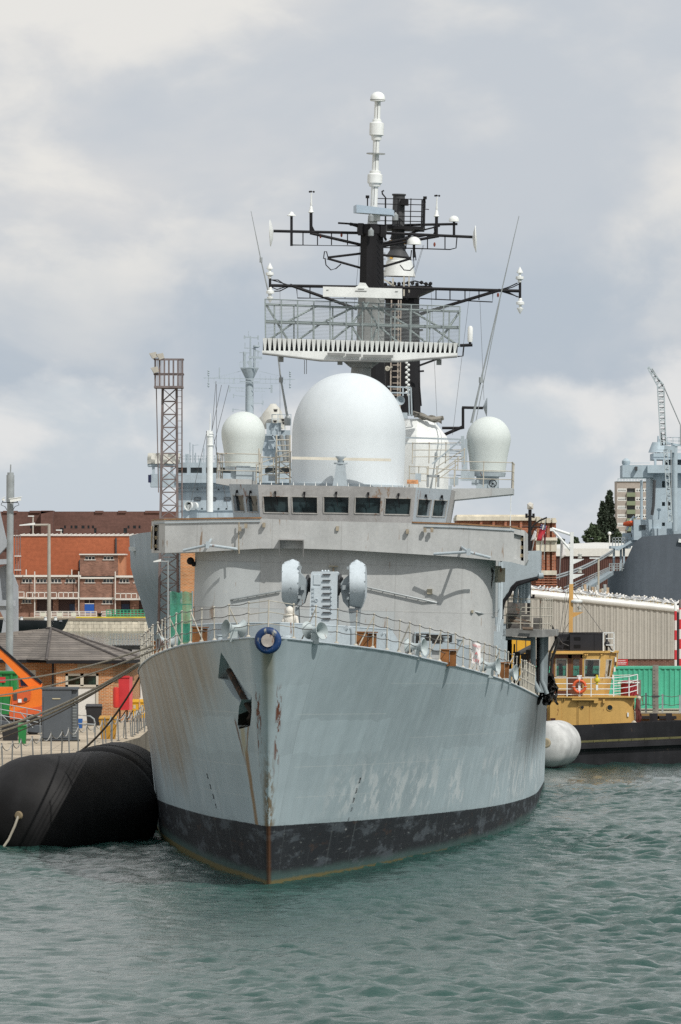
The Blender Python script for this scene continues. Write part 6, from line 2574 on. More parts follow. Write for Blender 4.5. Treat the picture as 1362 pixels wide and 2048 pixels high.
# ---- steel mast with security cameras
o = thing('camera_mast', 'tall pale steel mast carrying two white security cameras at far left', 'mast', tuple(P(18, 1457, 330)))
mb = MB()
mb.tube(P(18, 1457, 330), P(21, 945, 330), .19, .15, 14)
mb.tube(P(21, 945, 330), P(21.5, 929, 330), .03)
mb.tube(P(20.5, 1004, 330), P(20.8, 950, 330), .19, n=14)
mb.build('mast_tube', m_steel, o)
for sx in (-1, 1):
    mb = MB()
    a_ = P(20 + sx * 12, 1000, 329.6)
    mb.obox = None
    mb.bar(a_ + Vector((-sx * .12 - .15, -.1, -.03)), a_ + Vector((sx * .12 + .12, -.1, .06)), .2, .16)
    mb.bar(a_ + Vector((-sx * .12 - .2, -.1, .06)), a_ + Vector((sx * .12 + .18, -.1, .15)), .26, .03)
    c_ = mb.build('security_camera', m_white, o)
    mb = MB()
    mb.path([P(20, 1005, 329.8), P(20 + sx * 14, 1005, 329.7), P(20 + sx * 14, 1000, 329.6)], .02, 5)
    mb.path([P(20 + sx * 14, 1001, 329.6), P(20 + sx * 18, 1010, 329.6), P(20 + sx * 10, 1013, 329.6), P(20 + sx * 6, 1020, 329.7)], .015, 5)
    mb.build('camera_bracket', m_black, o)

# ---- crane leg at the left edge
m_crane = M('crane_blue_grey', (.30, .33, .36), .6, .08, .6, streak=.08)
o = thing('crane_leg', 'blue grey plated leg of a dockside crane at the left edge', 'crane', tuple(P(10, 1380, 420)))
mb = MB()
mb.prism([P(*p_, 420) for p_ in ((-80, 1000), (-3, 1018), (14, 1092), (-3, 1110), (-80, 1100))], (0, 1.4, 0))
mb.prism([P(*p_, 420) for p_ in ((-80, 1122), (15, 1118), (15, 1128), (-80, 1134))], (0, 2.0, 0))
mb.build('crane_beam', m_crane, o)
mb = MB()
mb.prism([P(*p_, 420.4) for p_ in ((14, 1128), (18, 1128), (35, 1172), (36, 1395), (22, 1395), (20, 1185))], (0, 1.2, 0))
mb.prism([P(*p_, 421) for p_ in ((-20, 1145), (14, 1128), (20, 1185), (20, 1395), (-3, 1395), (8, 1230))], (0, .3, 0))
mb.build('leg_column', m_crane, o)
mb = MB()
mb.bar(P(-40, 1130, 420), P(16, 1240, 420), .35)
mb.bar(P(16, 1215, 420), P(-10, 1380, 420), .3)
mb.bar(P(-40, 1206, 419.8), P(32, 1206, 419.8), .35)
mb.build('leg_brace', m_crane, o)

# ---- street lamps
m_conc = M('concrete_post', (.36, .34, .30), .9, .1, 1.5, streak=.08)


def street_lamp(px, yb, yt, D, arm, label, r0, mat, lum_len):
    o = thing('street_lamp', label, 'street lamp', (P(px, yb, D).x, D, QZ))
    b_ = Vector((P(px, yb, D).x, D, QZ))
    t_ = P(px, yt, D)
    MB().tube(b_, t_, r0, r0 * .62, 10).build('post', mat, o)
    e_ = P(px + arm, yt + 2, D)
    MB().tube(t_ + Vector((0, 0, -.05)), e_, r0 * .45, n=8).build('arm', mat, o)
    mb = MB()
    d_ = (e_ - t_).normalized()
    s_ = e_ + d_ * lum_len
    h_ = .5 * lum_len * .22
    mb.prism([e_ + Vector((0, -.14, 0)), s_ + Vector((0, -.1, .02)), s_ + Vector((0, -.1, .08)), e_ + Vector((0, -.14, .14))], (0, .28, 0))
    mb.build('lamp_head', m_white, o)
    return o


street_lamp(98, 1380, 1048, 425, -28, 'concrete street lamp rising behind the hut roof, its arm to the left', .15, m_conc, .95)
street_lamp(336, 1400, 1121, 388, -14, 'slim grey street lamp in front of the lattice floodlight tower', .07, m_steel, .42)

# ---- lattice floodlight tower
m_rusty = M('rusty_grey_steel', (.17, .145, .145), .75, .25, 1.2, rust=.18, rustcol=(.16, .09, .06))
DT = 402.0
o = thing('floodlight_tower', 'rusty lattice floodlight tower with a caged top platform at left', 'tower', (P(336, 0, DT).x, DT, QZ))
zt_ = P(0, 776, DT).z
xc0, xc1 = P(335, 0, DT).x, P(338.5, 0, DT).x
w0, w1 = .60, .40


def leg_pt(sx, sy, u):
    w_ = w0 + (w1 - w0) * u
    return Vector((xc0 + (xc1 - xc0) * u + sx * w_, DT + 1 + sy * w_, QZ + (zt_ - QZ) * u))


for sx in (-1, 1):
    for sy in (-1, 1):
        MB().bar(leg_pt(sx, sy, 0), leg_pt(sx, sy, 1), .12).build('leg', m_rusty, o)
mb = MB()
NB = 24
for k in range(NB):
    u0, u1 = k / NB, (k + 1) / NB
    for (s1, s2) in (((-1, -1), (1, -1)), ((-1, 1), (1, 1)), ((-1, -1), (-1, 1)), ((1, -1), (1, 1))):
        mb.bar(leg_pt(*s1, u0), leg_pt(*s2, u1), .042)
        mb.bar(leg_pt(*s2, u0), leg_pt(*s1, u1), .042)
        mb.bar(leg_pt(*s1, u1), leg_pt(*s2, u1), .06)
mb.build('lattice', m_rusty, o)
mb = MB()
lx = xc1 + .72
mb.tube((lx, DT + .5, QZ), (lx, DT + .5, zt_), .04)
mb.tube((lx - .28, DT + .5, QZ), (lx - .28, DT + .5, zt_), .03)
for k in range(60):
    z_ = QZ + 1 + k * .35
    if z_ < zt_:
        mb.tube((lx, DT + .5, z_), (lx - .28, DT + .5, z_), .015, n=5)
mb.tube((xc1 - .62, DT + .3, zt_ - 6), (xc1 - .75, DT + .3, zt_), .03)
mb.build('ladder', m_rusty, o)
mb = MB()
A, B = P(308, 776, DT), P(366, 776, DT)
mb.box(A.x, B.x, DT - .2, DT + 1.9, A.z, A.z + .12)
mb.build('platform', m_rusty, o)
mb = MB()
hh = P(0, 718, DT).z - A.z
for x_ in np.linspace(A.x + .05, B.x - .05, 7):
    for y_ in (DT - .15, DT + 1.85):
        mb.bar((x_, y_, A.z), (x_, y_, A.z + hh), .05)
for z_ in (hh, hh * .5, hh * .48):
    for y_ in (DT - .15, DT + 1.85):
        mb.bar((A.x, y_, A.z + z_), (B.x, y_, A.z + z_), .055)
    for x_ in (A.x, B.x):
        mb.bar((x_, DT - .15, A.z + z_), (x_, DT + 1.85, A.z + z_), .055)
for k in range(5):
    mb.bar((A.x + .1 + k * .09, DT - .18, A.z), (A.x + .1 + k * .09, DT - .18, A.z + hh), .03)
    mb.bar((B.x - .25 + k * .05, DT - .1, A.z), (B.x - .25 + k * .05, DT - .1, A.z + hh), .03)
mb.build('cage', m_rusty, o)
for (x_, y_) in ((308, 711), (322, 713), (311, 740)):
    c_ = P(x_, y_, DT - .4)
    mb = MB()
    mb.prism([c_ + Vector((-.28, -.25, .12)), c_ + Vector((.12, -.25, .2)), c_ + Vector((.2, -.25, -.1)), c_ + Vector((-.1, -.25, -.2))], (0, .5, 0))
    fl_ = mb.build('floodlight', M('floodlight_grey', (.42, .41, .37), .6, .1, 3), o)
    mb = MB()
    mb.quad(c_ + Vector((-.26, -.27, .09)), c_ + Vector((-.09, -.27, -.16)), c_ + Vector((-.10, .22, -.17)), c_ + Vector((-.29, .22, .10)))
    mb.build('lamp_glass', m_glass, fl_)

# ---- green debris netting on a scaffold, brick building behind
m_net = bpy.data.materials.new('green_debris_net')
m_net.use_nodes = True
t = NT(m_net.node_tree)
v = t.coord('Object')
f_ = t.sm(t.noise(t.map(v, (1.2, 1.2, .5)), 1.0, 5), .3, .7, .7, 1.25)
b_ = t.out(t.mix(1.0, (.05, .30, .20), t.vec(f_, f_, f_), 'MULTIPLY'), .85, 0, t.bump(t.noise(v, 1.5, 4), .6, .1))
b_.inputs['Alpha'].default_value = .66
o = thing('scaffold', 'scaffold wrapped in green debris netting beside the bridge front', 'scaffold', tuple(P(361, 1400, 376)))
A, B = P(340, 1410, 376), P(384, 1186, 376)
for x_ in (A.x, (A.x + B.x) / 2, B.x):
    for y_ in (376.1, 378):
        MB().tube((x_, y_, QZ), (x_, y_, B.z + .1), .03, n=6).build('scaffold_pole', m_steel, o)
mb = MB()
rows = []
for j in range(15):
    z_ = QZ + .05 + (B.z - QZ) * j / 14
    rows.append([(A.x + (B.x - A.x) * i / 10, 376 + .07 * math.sin(i * 1.7 + j * .9) + .05 * math.sin(j * 2.1), z_ + (.05 * math.sin(i * 1.1) if j == 14 else 0)) for i in range(11)])
mb.grid(rows)
mb.grid([[(A.x, 376 + 2 * i / 4, r_[0][2]) for i in range(5)] for r_ in rows])
mb.build('debris_net', m_net, o, smooth=60)
mb = MB()
for z_ in (QZ + 1.5, QZ + 3.6, QZ + 5.6):
    mb.box(A.x, B.x, 376.15, 378, z_, z_ + .05)
mb.build('scaffold_board', M('brown_spar', (.16, .12, .09), .8, .3, 3), o)
o = thing('brick_store', 'orange brick building seen between hull and lattice tower', 'building', (P(370, 0, 396).x, 396, QZ))
A, B = P(361, 1400, 396), P(460, 1090, 396)
mb = MB()
pn = mb.wall((A.x, 396, QZ), (B.x, 396, QZ), (B.x, 396, B.z), (A.x, 396, B.z), [(.05, .2, .38, .5)], .1, (0, 1, 0))
mb.quad((A.x, 396, QZ), (A.x, 406, QZ), (A.x, 406, B.z), (A.x, 396, B.z))
mb.build('wall', m_brick, o, smooth=0)
MB().box(A.x - .2, B.x, 395.8, 406, B.z, B.z + .25).build('roof', m_dkgrey, o)
MB().quad(*pn[0][1]).build('window_pane', m_glass, o)

# ================================================================== FAR LEFT DOCKSIDE
m_bbrown = brick('brown_brick_far', (.215, .115, .085), (.26, .18, .14), .45, .15)
m_bred = M('red_brick_far', (.37, .115, .055), .9, .07, .12, streak=.06, fine=.10, ss=(.5, .5, 3.0))
m_bdark = M('dark_brick_far', (.115, .062, .052), .9, .14, .15, streak=.10, fine=.12, ss=(.3, .3, 2.0))
m_sunlit_brick = M('sunlit_orange_brick', (.44, .20, .11), .9, .12, .8, fine=.15)  # brick lightened to paint the sunlit side of the stair tower
m_trim = M('white_stone_trim', (.60, .58, .54), .7, .08, .5)
m_winfar = glass_mat('far_window_glass', (.035, .045, .055), .15)

DB = 1130.0
o = thing('dock_office', 'long two storey brown brick dock office with white trim across the basin', 'building', (P(100, 0, DB).x, DB, QZ))
zz = lambda y_, D=DB: P(0, y_, D).z
xx = lambda x_, D=DB: P(x_, 0, D).x


def band_wall(mb, x0, x1, y0, y1, D, wins, depth=.25):
    """facade between pixel columns and rows with windows given in pixels"""
    X0, X1, Z0, Z1 = xx(x0, D), xx(x1, D), zz(y1, D), zz(y0, D)
    w_ = [((a_ - x0) / (x1 - x0), (b_ - x0) / (x1 - x0), (y1 - d_) / (y1 - y0), (y1 - c_) / (y1 - y0)) for a_, b_, c_, d_ in wins]
    return mb.wall((X0, D, Z0), (X1, D, Z0), (X1, D, Z1), (X0, D, Z1), w_, depth, (0, 1, 0))


up_w = [(x0, x1, 1157, 1165) for x0, x1 in ((-30, -12), (12, 32), (44, 64), (73, 93), (102, 122), (131, 151), (239, 258), (268, 287), (297, 315), (325, 343))]
lo_w = [(-30, -12, 1198, 1206), (12, 32, 1198, 1206), (44, 62, 1198, 1206), (74, 106, 1198, 1226), (117, 150, 1198, 1226), (242, 260, 1200, 1226), (278, 310, 1198, 1226)]
ce_w = [(170, 189, 1157, 1165), (206, 226, 1157, 1165), (169, 189, 1200, 1226), (205, 225, 1199, 1207)]
to_w = [(170, 190, 1112, 1119), (207, 227, 1112, 1119)]
mb = MB()
allp = []
allp += [(p_, w_) for p_, w_ in zip(band_wall(mb, -60, 160, 1152, 1234, DB, [w for w in up_w + lo_w if w[1] < 160]), [w for w in up_w + lo_w if w[1] < 160])]
pp = [w for w in up_w + lo_w if w[0] > 230]
allp += [(p_, w_) for p_, w_ in zip(band_wall(mb, 232, 350, 1152, 1234, DB, pp), pp)]
allp += [(p_, w_) for p_, w_ in zip(band_wall(mb, 160, 232, 1154, 1234, DB - .6, ce_w), ce_w)]
allp += [(p_, w_) for p_, w_ in zip(band_wall(mb, 160, 236, 1110, 1154, DB + 1, to_w), to_w)]
mb.quad((xx(160), DB - .6, QZ), (xx(160), DB, QZ), (xx(160), DB, zz(1154)), (xx(160), DB - .6, zz(1154)))
mb.quad((xx(232), DB - .6, QZ), (xx(232), DB, QZ), (xx(232), DB, zz(1154)), (xx(232), DB - .6, zz(1154)))
mb.quad((xx(160), DB + 1, zz(1154)), (xx(160), DB + 13, zz(1154)), (xx(160), DB + 13, zz(1110)), (xx(160), DB + 1, zz(1110)))
mb.quad((xx(-60), DB, zz(1152)), (xx(350), DB, zz(1152)), (xx(350), DB + 14, zz(1152)), (xx(-60), DB + 14, zz(1152)))
mb.build('wall', m_bbrown, o, smooth=0)
mb = MB()
mb.prism([(xx(236), DB + 1, zz(1110)), (xx(236), DB + 1, zz(1154)), (xx(248), DB + 4, zz(1154)), (xx(248), DB + 4, zz(1110))], (0, 9, 0))
mb.build('stair_tower_side', m_sunlit_brick, o, smooth=0)
mb = MB()
mb.box(xx(158), xx(250), DB + .6, DB + 14, zz(1110), zz(1107.5))
for x0, x1, y0, y1, d_ in ((-60, 162, 1150, 1154, -.4), (160, 232, 1154, 1157.5, -1.0), (232, 350, 1151, 1155, -.4), (-60, 160, 1194.5, 1197.5, -.6), (160, 232, 1195, 1199, -1.0), (232, 350, 1197, 1200, -.6)):
    mb.box(xx(x0), xx(x1), DB + d_, DB + d_ + .8, zz(y1), zz(y0))
mb.build('parapet_trim', m_trim, o)
for px_ in (70, 158, 231, 53, 144):
    mb = MB()
    y0 = 1143 if px_ in (70, 158, 231) else 1139
    mb.tube((xx(px_), DB - 1.2, zz(1228 if y0 == 1143 else 1150)), (xx(px_), DB - 1.2, zz(y0)), .10, n=6)
    mb.build('downpipe', m_trim, o)
for (fr, bk), w_ in allp:
    c0, c1 = fr[0], fr[2]
    D_ = c0.y
    if w_[3] - w_[2] < 12:
        f_ = MB()
        n_ = 3 if w_[1] - w_[0] > 12 else 1
        for i in range(n_ + 1):
            x_ = c0.x + (c1.x - c0.x) * i / n_
            f_.box(x_ - .05, x_ + .05, D_ + .05, D_ + .15, c0.z, c1.z)
        f_.box(c0.x, c1.x, D_ + .05, D_ + .15, c1.z - .1, c1.z)
        f_.box(c0.x - .15, c1.x + .15, D_ - .15, D_ + .02, c0.z - .12, c0.z)
        wf = f_.build('window', m_trim, o)
        MB().quad(*bk).build('window_pane', m_winfar, wf, smooth=0)
    else:
        MB().quad(*[b_ + Vector((0, -.01, 0)) for b_ in bk]).build('porch_recess', M('porch_shade_maroon', (.05, .03, .03), .8), o, smooth=0)  # dark sheet paints the shade inside the open porches
mb = MB()
mb.box(xx(169.5), xx(188.5), DB - .55, DB - .45, QZ, zz(1207))
mb.build('blue_door', M('bright_blue_door', (.015, .085, .36), .5, .06, .6), o)
mb = MB()
mb.box(xx(169.5), xx(188.5), DB - .58, DB - .44, zz(1208), zz(1206.6))
mb.box(xx(178.7), xx(179.3), DB - .58, DB - .44, zz(1207), zz(1200))
mb.build('door_frame', m_trim, o)
mb = MB()
mb.box(xx(243), xx(259), DB + .1, DB + .2, QZ, zz(1208))
mb.box(xx(139), xx(149), DB + .1, DB + .2, QZ, zz(1208))
mb.build('navy_door', M('navy_door_paint', (.012, .025, .06), .5), o)
mb = MB()
for x0, x1, y0 in ((-20, 49, 1184), (54, 114, 1185), (118, 157, 1185), (231, 274, 1187), (279, 330, 1187)):
    for y_ in (y0, y0 + 11):
        mb.bar((xx(x0), DB - 1.6, zz(y_)), (xx(x1), DB - 1.6, zz(y_)), .14)
    n_ = max(2, round((x1 - x0) / 11))
    for i in range(n_ + 1):
        x_ = xx(x0 + (x1 - x0) * i / n_)
        mb.bar((x_, DB - 1.6, zz(y0)), (x_, DB - 1.6, zz(y0 + 11)), .14)
    mb.prism([(xx(x0), DB - 1.7, zz(y0 + 13)), (xx(x1), DB - 1.7, zz(y0 + 13)), (xx(x1), DB, zz(y0 + 12)), (xx(x0), DB, zz(y0 + 12))], (0, 0, .2))
mb.build('balcony_rail', m_trim, o)

o = thing('red_brick_hall', 'long plain red brick hall rising behind the dock office', 'building', (P(100, 0, DB + 16).x, DB + 16, QZ))
D2 = DB + 16
mb = MB()
mb.box(xx(24, D2), xx(420, D2), D2, D2 + 30, QZ, zz(1072, D2))
mb.build('wall', m_bred, o, smooth=0)
mb = MB()
mb.box(xx(22, D2), xx(420, D2), D2 - .2, D2 + 30, zz(1072, D2), zz(1070, D2))
mb.mat(0)
for i in range(28):
    x_ = 40 + i * 9.5
    mb.bar((xx(x_, D2), D2 + 1, zz(1070, D2)), (xx(x_ + 5, D2), D2 + 8, zz(1069, D2) + .12), .16)
mb.build('roof_edge', m_trim, o)
mb = MB()
mb.tube((xx(232, D2), D2 - .2, zz(1108, D2)), (xx(232, D2), D2 - .2, zz(1076, D2)), .16, n=6)
mb.tube((xx(159, D2), D2 - .2, zz(1150, D2)), (xx(159, D2), D2 - .2, zz(1120, D2)), .10, n=6)
mb.build('drain_pipe', m_dkgrey, o)
# access ladder tower at its left end
o = thing('access_tower', 'thin rusty access ladder tower at the left end of the red hall', 'tower', (P(35, 0, DB + 4).x, DB + 4, QZ))
mb = MB()
for x_ in (29, 34, 38):
    mb.tube((xx(x_), DB + 4, QZ), (xx(x_), DB + 4, zz(1070)), .09, n=6)
for k in range(42):
    mb.bar((xx(29), DB + 4, QZ + .5 + k * .33), (xx(34), DB + 4, QZ + .5 + k * .33), .05)
mb.build('ladder', m_rusty, o)
for y_ in (1113, 1141, 1168):
    MB().box(xx(27), xx(40), DB + 3, DB + 5, zz(y_), zz(y_ - 2)).build('landing', m_trim, o)

D3 = 1330.0
o = thing('dark_brick_block', 'dark brown brick block with stepped parapet on the left skyline', 'building', (P(150, 0, D3).x, D3, QZ))
mb = MB()
wl_ = [(x_, x_ + w2, 1051, 1057) for x_, w2 in ((128, 4), (141, 4), (149, 6), (163, 6), (175, 4), (184, 4), (255, 4), (266, 6), (277, 4), (60, 5))] + [(120, 127, 1056, 1066), (188, 193, 1056, 1066), (247, 254, 1056, 1066)]
ps_ = band_wall(mb, -60, 420, 1023, 1090, D3, wl_, .4)
mb.box(xx(-60, D3), xx(420, D3), D3 + 1, D3 + 30, QZ, zz(1024, D3))
for x0, x1, d_ in ((6, 34, 0), (59, 80, 0), (84, 108, -5), (190, 206, 0), (236, 252, 0), (290, 320, 0)):
    mb.box(xx(x0, D3), xx(x1, D3), D3 + d_ - .3, D3 + 4, zz(1070, D3) if d_ else zz(1026, D3), zz(1021.5, D3))
mb.prism([(xx(84, D3), D3 - 5.3, zz(1023, D3)), (xx(108, D3), D3 - 5.3, zz(1023, D3)), (xx(108, D3), D3 - 5.3, zz(1022, D3)), (xx(84, D3), D3 - 5.3, zz(1028, D3))], (0, .2, 0))
mb.build('wall', m_bdark, o, smooth=0)
for (fr, bk), w_ in zip(ps_, wl_):
    MB().quad(*bk).build('window_pane', m_glass, o, smooth=0)
# roof lamps poking over the red hall
for x_, yt in ((66, 1033), (122, 1061)):
    o = thing('roof_lamp', 'small roof lamp on a post over the red hall, %s' % ('the taller left one' if x_ == 66 else 'the short right one'), 'lamp', tuple(P(x_, 1072, 1170)))
    MB().tube(P(x_, 1072, 1170), P(x_, yt, 1170), .13, n=6).build('post', m_conc, o)
    MB().box(P(x_ - 10, 0, 1170).x, P(x_ + 2, 0, 1170).x, 1169.7, 1170.3, P(0, yt, 1170).z, P(0, yt - 1.6, 1170).z).build('lamp_head', m_white, o)

# stone basin wall, railings, barrier nets, yellow edging
m_stone = M('pale_basin_stone', (.62, .56, .45), .9, .2, .4, streak=.2, rust=.12, rustcol=(.30, .24, .15))
D4 = 1098.0
o = thing('basin_wall', 'pale stone wall of the far basin with a dark weedy foot', 'wall', (P(200, 0, D4).x, D4, 0))
mb = MB()
zs = [-1, .45, 1.05, 1.6]
for j in range(3):
    n_ = 30
    for i in range(n_):
        x0, x1 = xx(100, D4) + i * 1.0 * .92, xx(100, D4) + (i + 1) * .92
        off_ = (j % 2) * .4
        mb.box(x0 + off_ + .015, x1 + off_ - .015, D4 + random.uniform(-.03, .03), D4 + 1.9, zs[j] + .012, zs[j + 1] - .012)
mb.build('stone_course', m_stone, o, smooth=0)
mb = MB().box(xx(90, D4), xx(430, D4), D4 + .25, D4 + 1.9, -1, 1.6)
mb.build('wall_core', M('wall_core_stone', (.34, .30, .24), .9, .2, .6), o)
mb = MB().box(xx(130, D4), xx(430, D4), D4 - .1, D4 + 1.95, 1.6, QZ + .03)
mb.build('coping', M('brown_coping', (.26, .22, .17), .9, .2, .5), o)
mb = MB().box(xx(152, D4), xx(430, D4), D4 + .05, D4 + .9, QZ + .035, QZ + .25)
mb.build('yellow_edging', M('yellow_edge_paint', (.62, .48, .05), .7, .2, .6), o)
for x_, lab in ((199, 'black mooring bollard left of the green barriers on the far quay'),):
    mb = MB().lathe([(.28, 0), (.25, .5), (.4, .6), (.4, .75), (.001, .8)], (xx(x_, D4), D4 + 1.3, QZ + .03), 14)
    solo(mb, 'bollard', m_black, lab, 'bollard', (xx(x_, D4), D4 + 1.3, QZ))


def quay_rail(x0, x1, y0, y1, D, mat, label, gap=8):
    o = thing('safety_barrier', label, 'barrier', (xx(x0, D), D, QZ))
    mb = MB()
    for k in range(4):
        y_ = y0 + (y1 - y0) * k / 4
        mb.bar((xx(x0, D), D, zz(y_, D)), (xx(x1, D), D, zz(y_, D)), .11)
    mb.build('rail', mat, o)
    n_ = round((x1 - x0) / gap)
    for i in range(n_ + 1):
        x_ = xx(x0 + (x1 - x0) * i / n_, D)
        MB().bar((x_, D, QZ + .03), (x_, D, zz(y0, D)), .12).build('post', mat, o)
    return o


quay_rail(69, 193, 1223, 1236, 1108, m_trim, 'pale grey quay railings in front of the blue door', 11)
quay_rail(203, 222, 1223, 1236, 1109, m_trim, 'short pale railing between the blue door and the green barriers', 9)
m_gnet = M('green_barrier_mesh', (.04, .30, .17), .7, .25, .8)
g_ = quay_rail(213, 330, 1220, 1238, 1106, m_gnet, 'bright green mesh barriers along the far quay edge', 7)
mb = MB()
mb.box(xx(213, 1106), xx(330, 1106), 1106.1, 1106.2, QZ + .03, zz(1231, 1106))
mb.build('barrier_mesh', m_gnet, g_)
for x_, lab in ((119, 'square white board on the railings, middle one'), (147, 'square white notice board on the railings by the navy door'), (86, 'pale blue and yellow board on the far left railings')):
    mb = MB().box(xx(x_ - 5, 1107), xx(x_ + 5, 1107), 1107.2, 1107.3, zz(1233, 1107), zz(1225, 1107))
    solo(mb, 'notice_board', M('pale_board', (.55, .56, .48), .7, .15, 1), lab, 'sign', (xx(x_, 1107), 1107.2, QZ))

# black barge alongside the far wall
o = thing('black_barge', 'black barge lying against the far basin wall at left', 'barge', (P(80, 0, 1088).x, 1088, 0))
Db = 1088.0
mb = MB()
rows = []
for u in np.linspace(0, 1, 15):
    px_ = -20 + 157 * u
    top_y = 1241 - 2 * (1 - u) + (3 * max(0, u - .85) / .15 * -1)
    w_ = 2.4 * (1 - max(0, (u - .72) / .28) ** 2.2) + .05
    x_ = xx(px_, Db)
    zt_ = zz(top_y, Db)
    bow_in = max(0, (u - .75) / .25) * 1.6
    rows.append([(x_ - bow_in, Db - w_ * .55, -.5), (x_ - bow_in * .4, Db - w_ * .92, .5), (x_, Db - w_, zt_), (x_, Db + w_, zt_), (x_ - bow_in, Db + w_ * .55, -.5)])
mb.grid(rows)
mb.build('hull', M('glossy_black_hull', (.02, .021, .024), .25, .3, .5, spec=.6), o)
mb = MB()
mb.box(xx(0, Db), xx(125, Db), Db - 1.6, Db + 1.6, zz(1243, Db), zz(1240.5, Db))
mb.build('hatch_cover', M('barge_grey_cover', (.22, .23, .25), .35, .3, .4), o)
for x_ in (44, 92, 112):
    MB().lathe([(.25, 0), (.22, .4), (.3, .5), (.001, .55)], (xx(x_, Db), Db - 1.9, zz(1240.5, Db)), 12).build('bitt', m_white, o)
# small jetty in the basin
o = thing('small_jetty', 'low dark jetty with thin white rails in the basin behind the hut', 'jetty', (P(275, 0, 760).x, 760, 0))
MB().box(xx(225, 760), xx(340, 760), 758, 764, .9, 1.35).build('jetty_deck', m_soot_shade, o)
mb = MB()
for x_ in range(222, 300, 6):
    mb.bar((xx(x_, 760), 758.2, 1.3), (xx(x_, 760), 758.2, 2.6), .05)
for z_ in (2.6, 2.0):
    mb.bar((xx(222, 760), 758.2, z_), (xx(300, 760), 758.2, z_), .05)
mb.build('jetty_rail', m_steel, o)
for x_ in (226, 260, 295):
    MB().tube((xx(x_, 760), 759, -2), (xx(x_, 760), 759, 1.0), .25, n=8).build('pile', m_soot_shade, o)

# ================================================================== GREY SUPPORT SHIP BEHIND (bow on)
m_sup = M('support_ship_grey', (.34, .40, .44), .6, .06, .25, streak=.10)
m_sup_h = M('support_hull_grey', (.32, .38, .42), .6, .06, .3, streak=.08)
DS = 560.0
CXS = P(492, 0, 620).x
sup = thing('support_ship', 'light grey support ship moored bow-on behind the destroyer at left', 'ship', (CXS, DS, 0))
mb = MB()
prb = pchip([0, 4, 12, 25, 45, 70, 110, 150], [.2, 2.6, 5.4, 8.2, 9.9, 10.2, 10.2, 9.0])
wlb = pchip([0, 4, 12, 25, 45, 70, 110, 150], [.1, .9, 2.4, 4.6, 7.2, 8.2, 8.4, 7.6])
rowsL, rowsR = [], []
for d_ in [0, .5, 1.5, 3, 5, 8, 12, 16, 20, 25, 30, 36, 42, 50, 60, 75, 95, 120, 150]:
    ztop = 12.9 - .012 * d_ if d_ < 60 else 11.8
    L = []
    Rr = []
    for k in range(11):
        u = k / 10
        z_ = -1 + (ztop + 1) * u
        kn = 9.2
        if z_ < kn:
            t_ = max(z_, 0) / kn
            b_ = wlb(d_) + (prb(d_) * .985 - wlb(d_)) * t_ ** 1.4
        else:
            b_ = prb(d_) * (.985 + .015 * (z_ - kn) / (ztop - kn))
        rk = 5.5 * (1 - max(z_, 0) / ztop)
        yy = DS + rk * max(0, 1 - d_ / 40) + d_
        L.append((CXS - b_, yy, z_))
        Rr.append((CXS + b_, yy, z_))
    rowsL.append(L)
    rowsR.append(Rr)
mb.grid(rowsL)
mb.grid(rowsR)
for i in range(len(rowsL) - 1):
    mb.quad(rowsL[i][-1], rowsR[i][-1], rowsR[i + 1][-1], rowsL[i + 1][-1])
mb.build('hull', m_sup_h, sup, smooth=25)
mb = MB()
for (x_, y_) in ((268, 1098), (299, 1081)):
    p_ = P(x_, y_, DS + 36)
    mb.box(p_.x - .35, p_.x + .35, p_.y - 3.4, p_.y - 1, p_.z - .18, p_.z + .18)
mb.build('hawse_fitting', m_white, sup)
DW = 632.0
yb_ = lambda y_, D=DW: P(0, y_, D).z
xb_ = lambda x_, D=DW: P(x_, 0, D).x
mir = lambda x_: 984 - x_          # mirrored pixel column about the ship's centre
# main bridge block
mb = MB()
w_px = [(355, 374), (381, 404), (412, 434), (440, 462), (470, 492), (500, 522), (530, 552), (560, 582), (590, 612)]
Xa, Xb = 352, mir(352)
pn = mb.wall((xb_(Xa), DW, yb_(1022)), (xb_(Xb), DW, yb_(1022)), (xb_(Xb), DW, yb_(925)), (xb_(Xa), DW, yb_(925)),
             [((a_ - Xa) / (Xb - Xa), (b_ - Xa) / (Xb - Xa), (1022 - 946) / 97, (1022 - 935) / 97) for a_, b_ in w_px], .3, (0, 1, 0))
mb.quad((xb_(Xa), DW, yb_(1060)), (xb_(Xb), DW, yb_(1060)), (xb_(Xb), DW, yb_(1022)), (xb_(Xa), DW, yb_(1022)))
for s_ in (Xa, Xb):
    mb.quad((xb_(s_), DW, yb_(1060)), (xb_(s_), DW + 18, yb_(1060)), (xb_(s_), DW + 18, yb_(925)), (xb_(s_), DW, yb_(925)))
mb.quad((xb_(Xa), DW, yb_(925)), (xb_(Xb), DW, yb_(925)), (xb_(Xb), DW + 18, yb_(925)), (xb_(Xa), DW + 18, yb_(925)))
blk = mb.build('bridge_block', m_sup, sup, smooth=0)
for fr, bk in pn:
    MB().quad(*bk).build('window_pane', m_glass, blk, smooth=0)
mb = MB()
for x0, x1 in ((301, 352), (mir(352), mir(301))):
    mb.box(xb_(x0), xb_(x1), DW - 1, DW + 3, yb_(974), yb_(948))
    mb.box(xb_(x0) - .25, xb_(x1), DW - .6, DW + 3, yb_(933), yb_(928))
    for x_ in (x0 + 6, x0 + 18, x1 - 8):
        mb.box(xb_(x_) - .12, xb_(x_) + .12, DW - .5, DW - .2, yb_(948), yb_(933))
mb.box(xb_(352), xb_(mir(352)), DW - 1.2, DW, yb_(966), yb_(950))
for y_ in (967, 978, 985):
    mb.box(xb_(354), xb_(mir(354)), DW - .12, DW - .02, yb_(y_), yb_(y_ - .8))
mb.build('wing', m_sup, sup, smooth=0)
mb = MB()
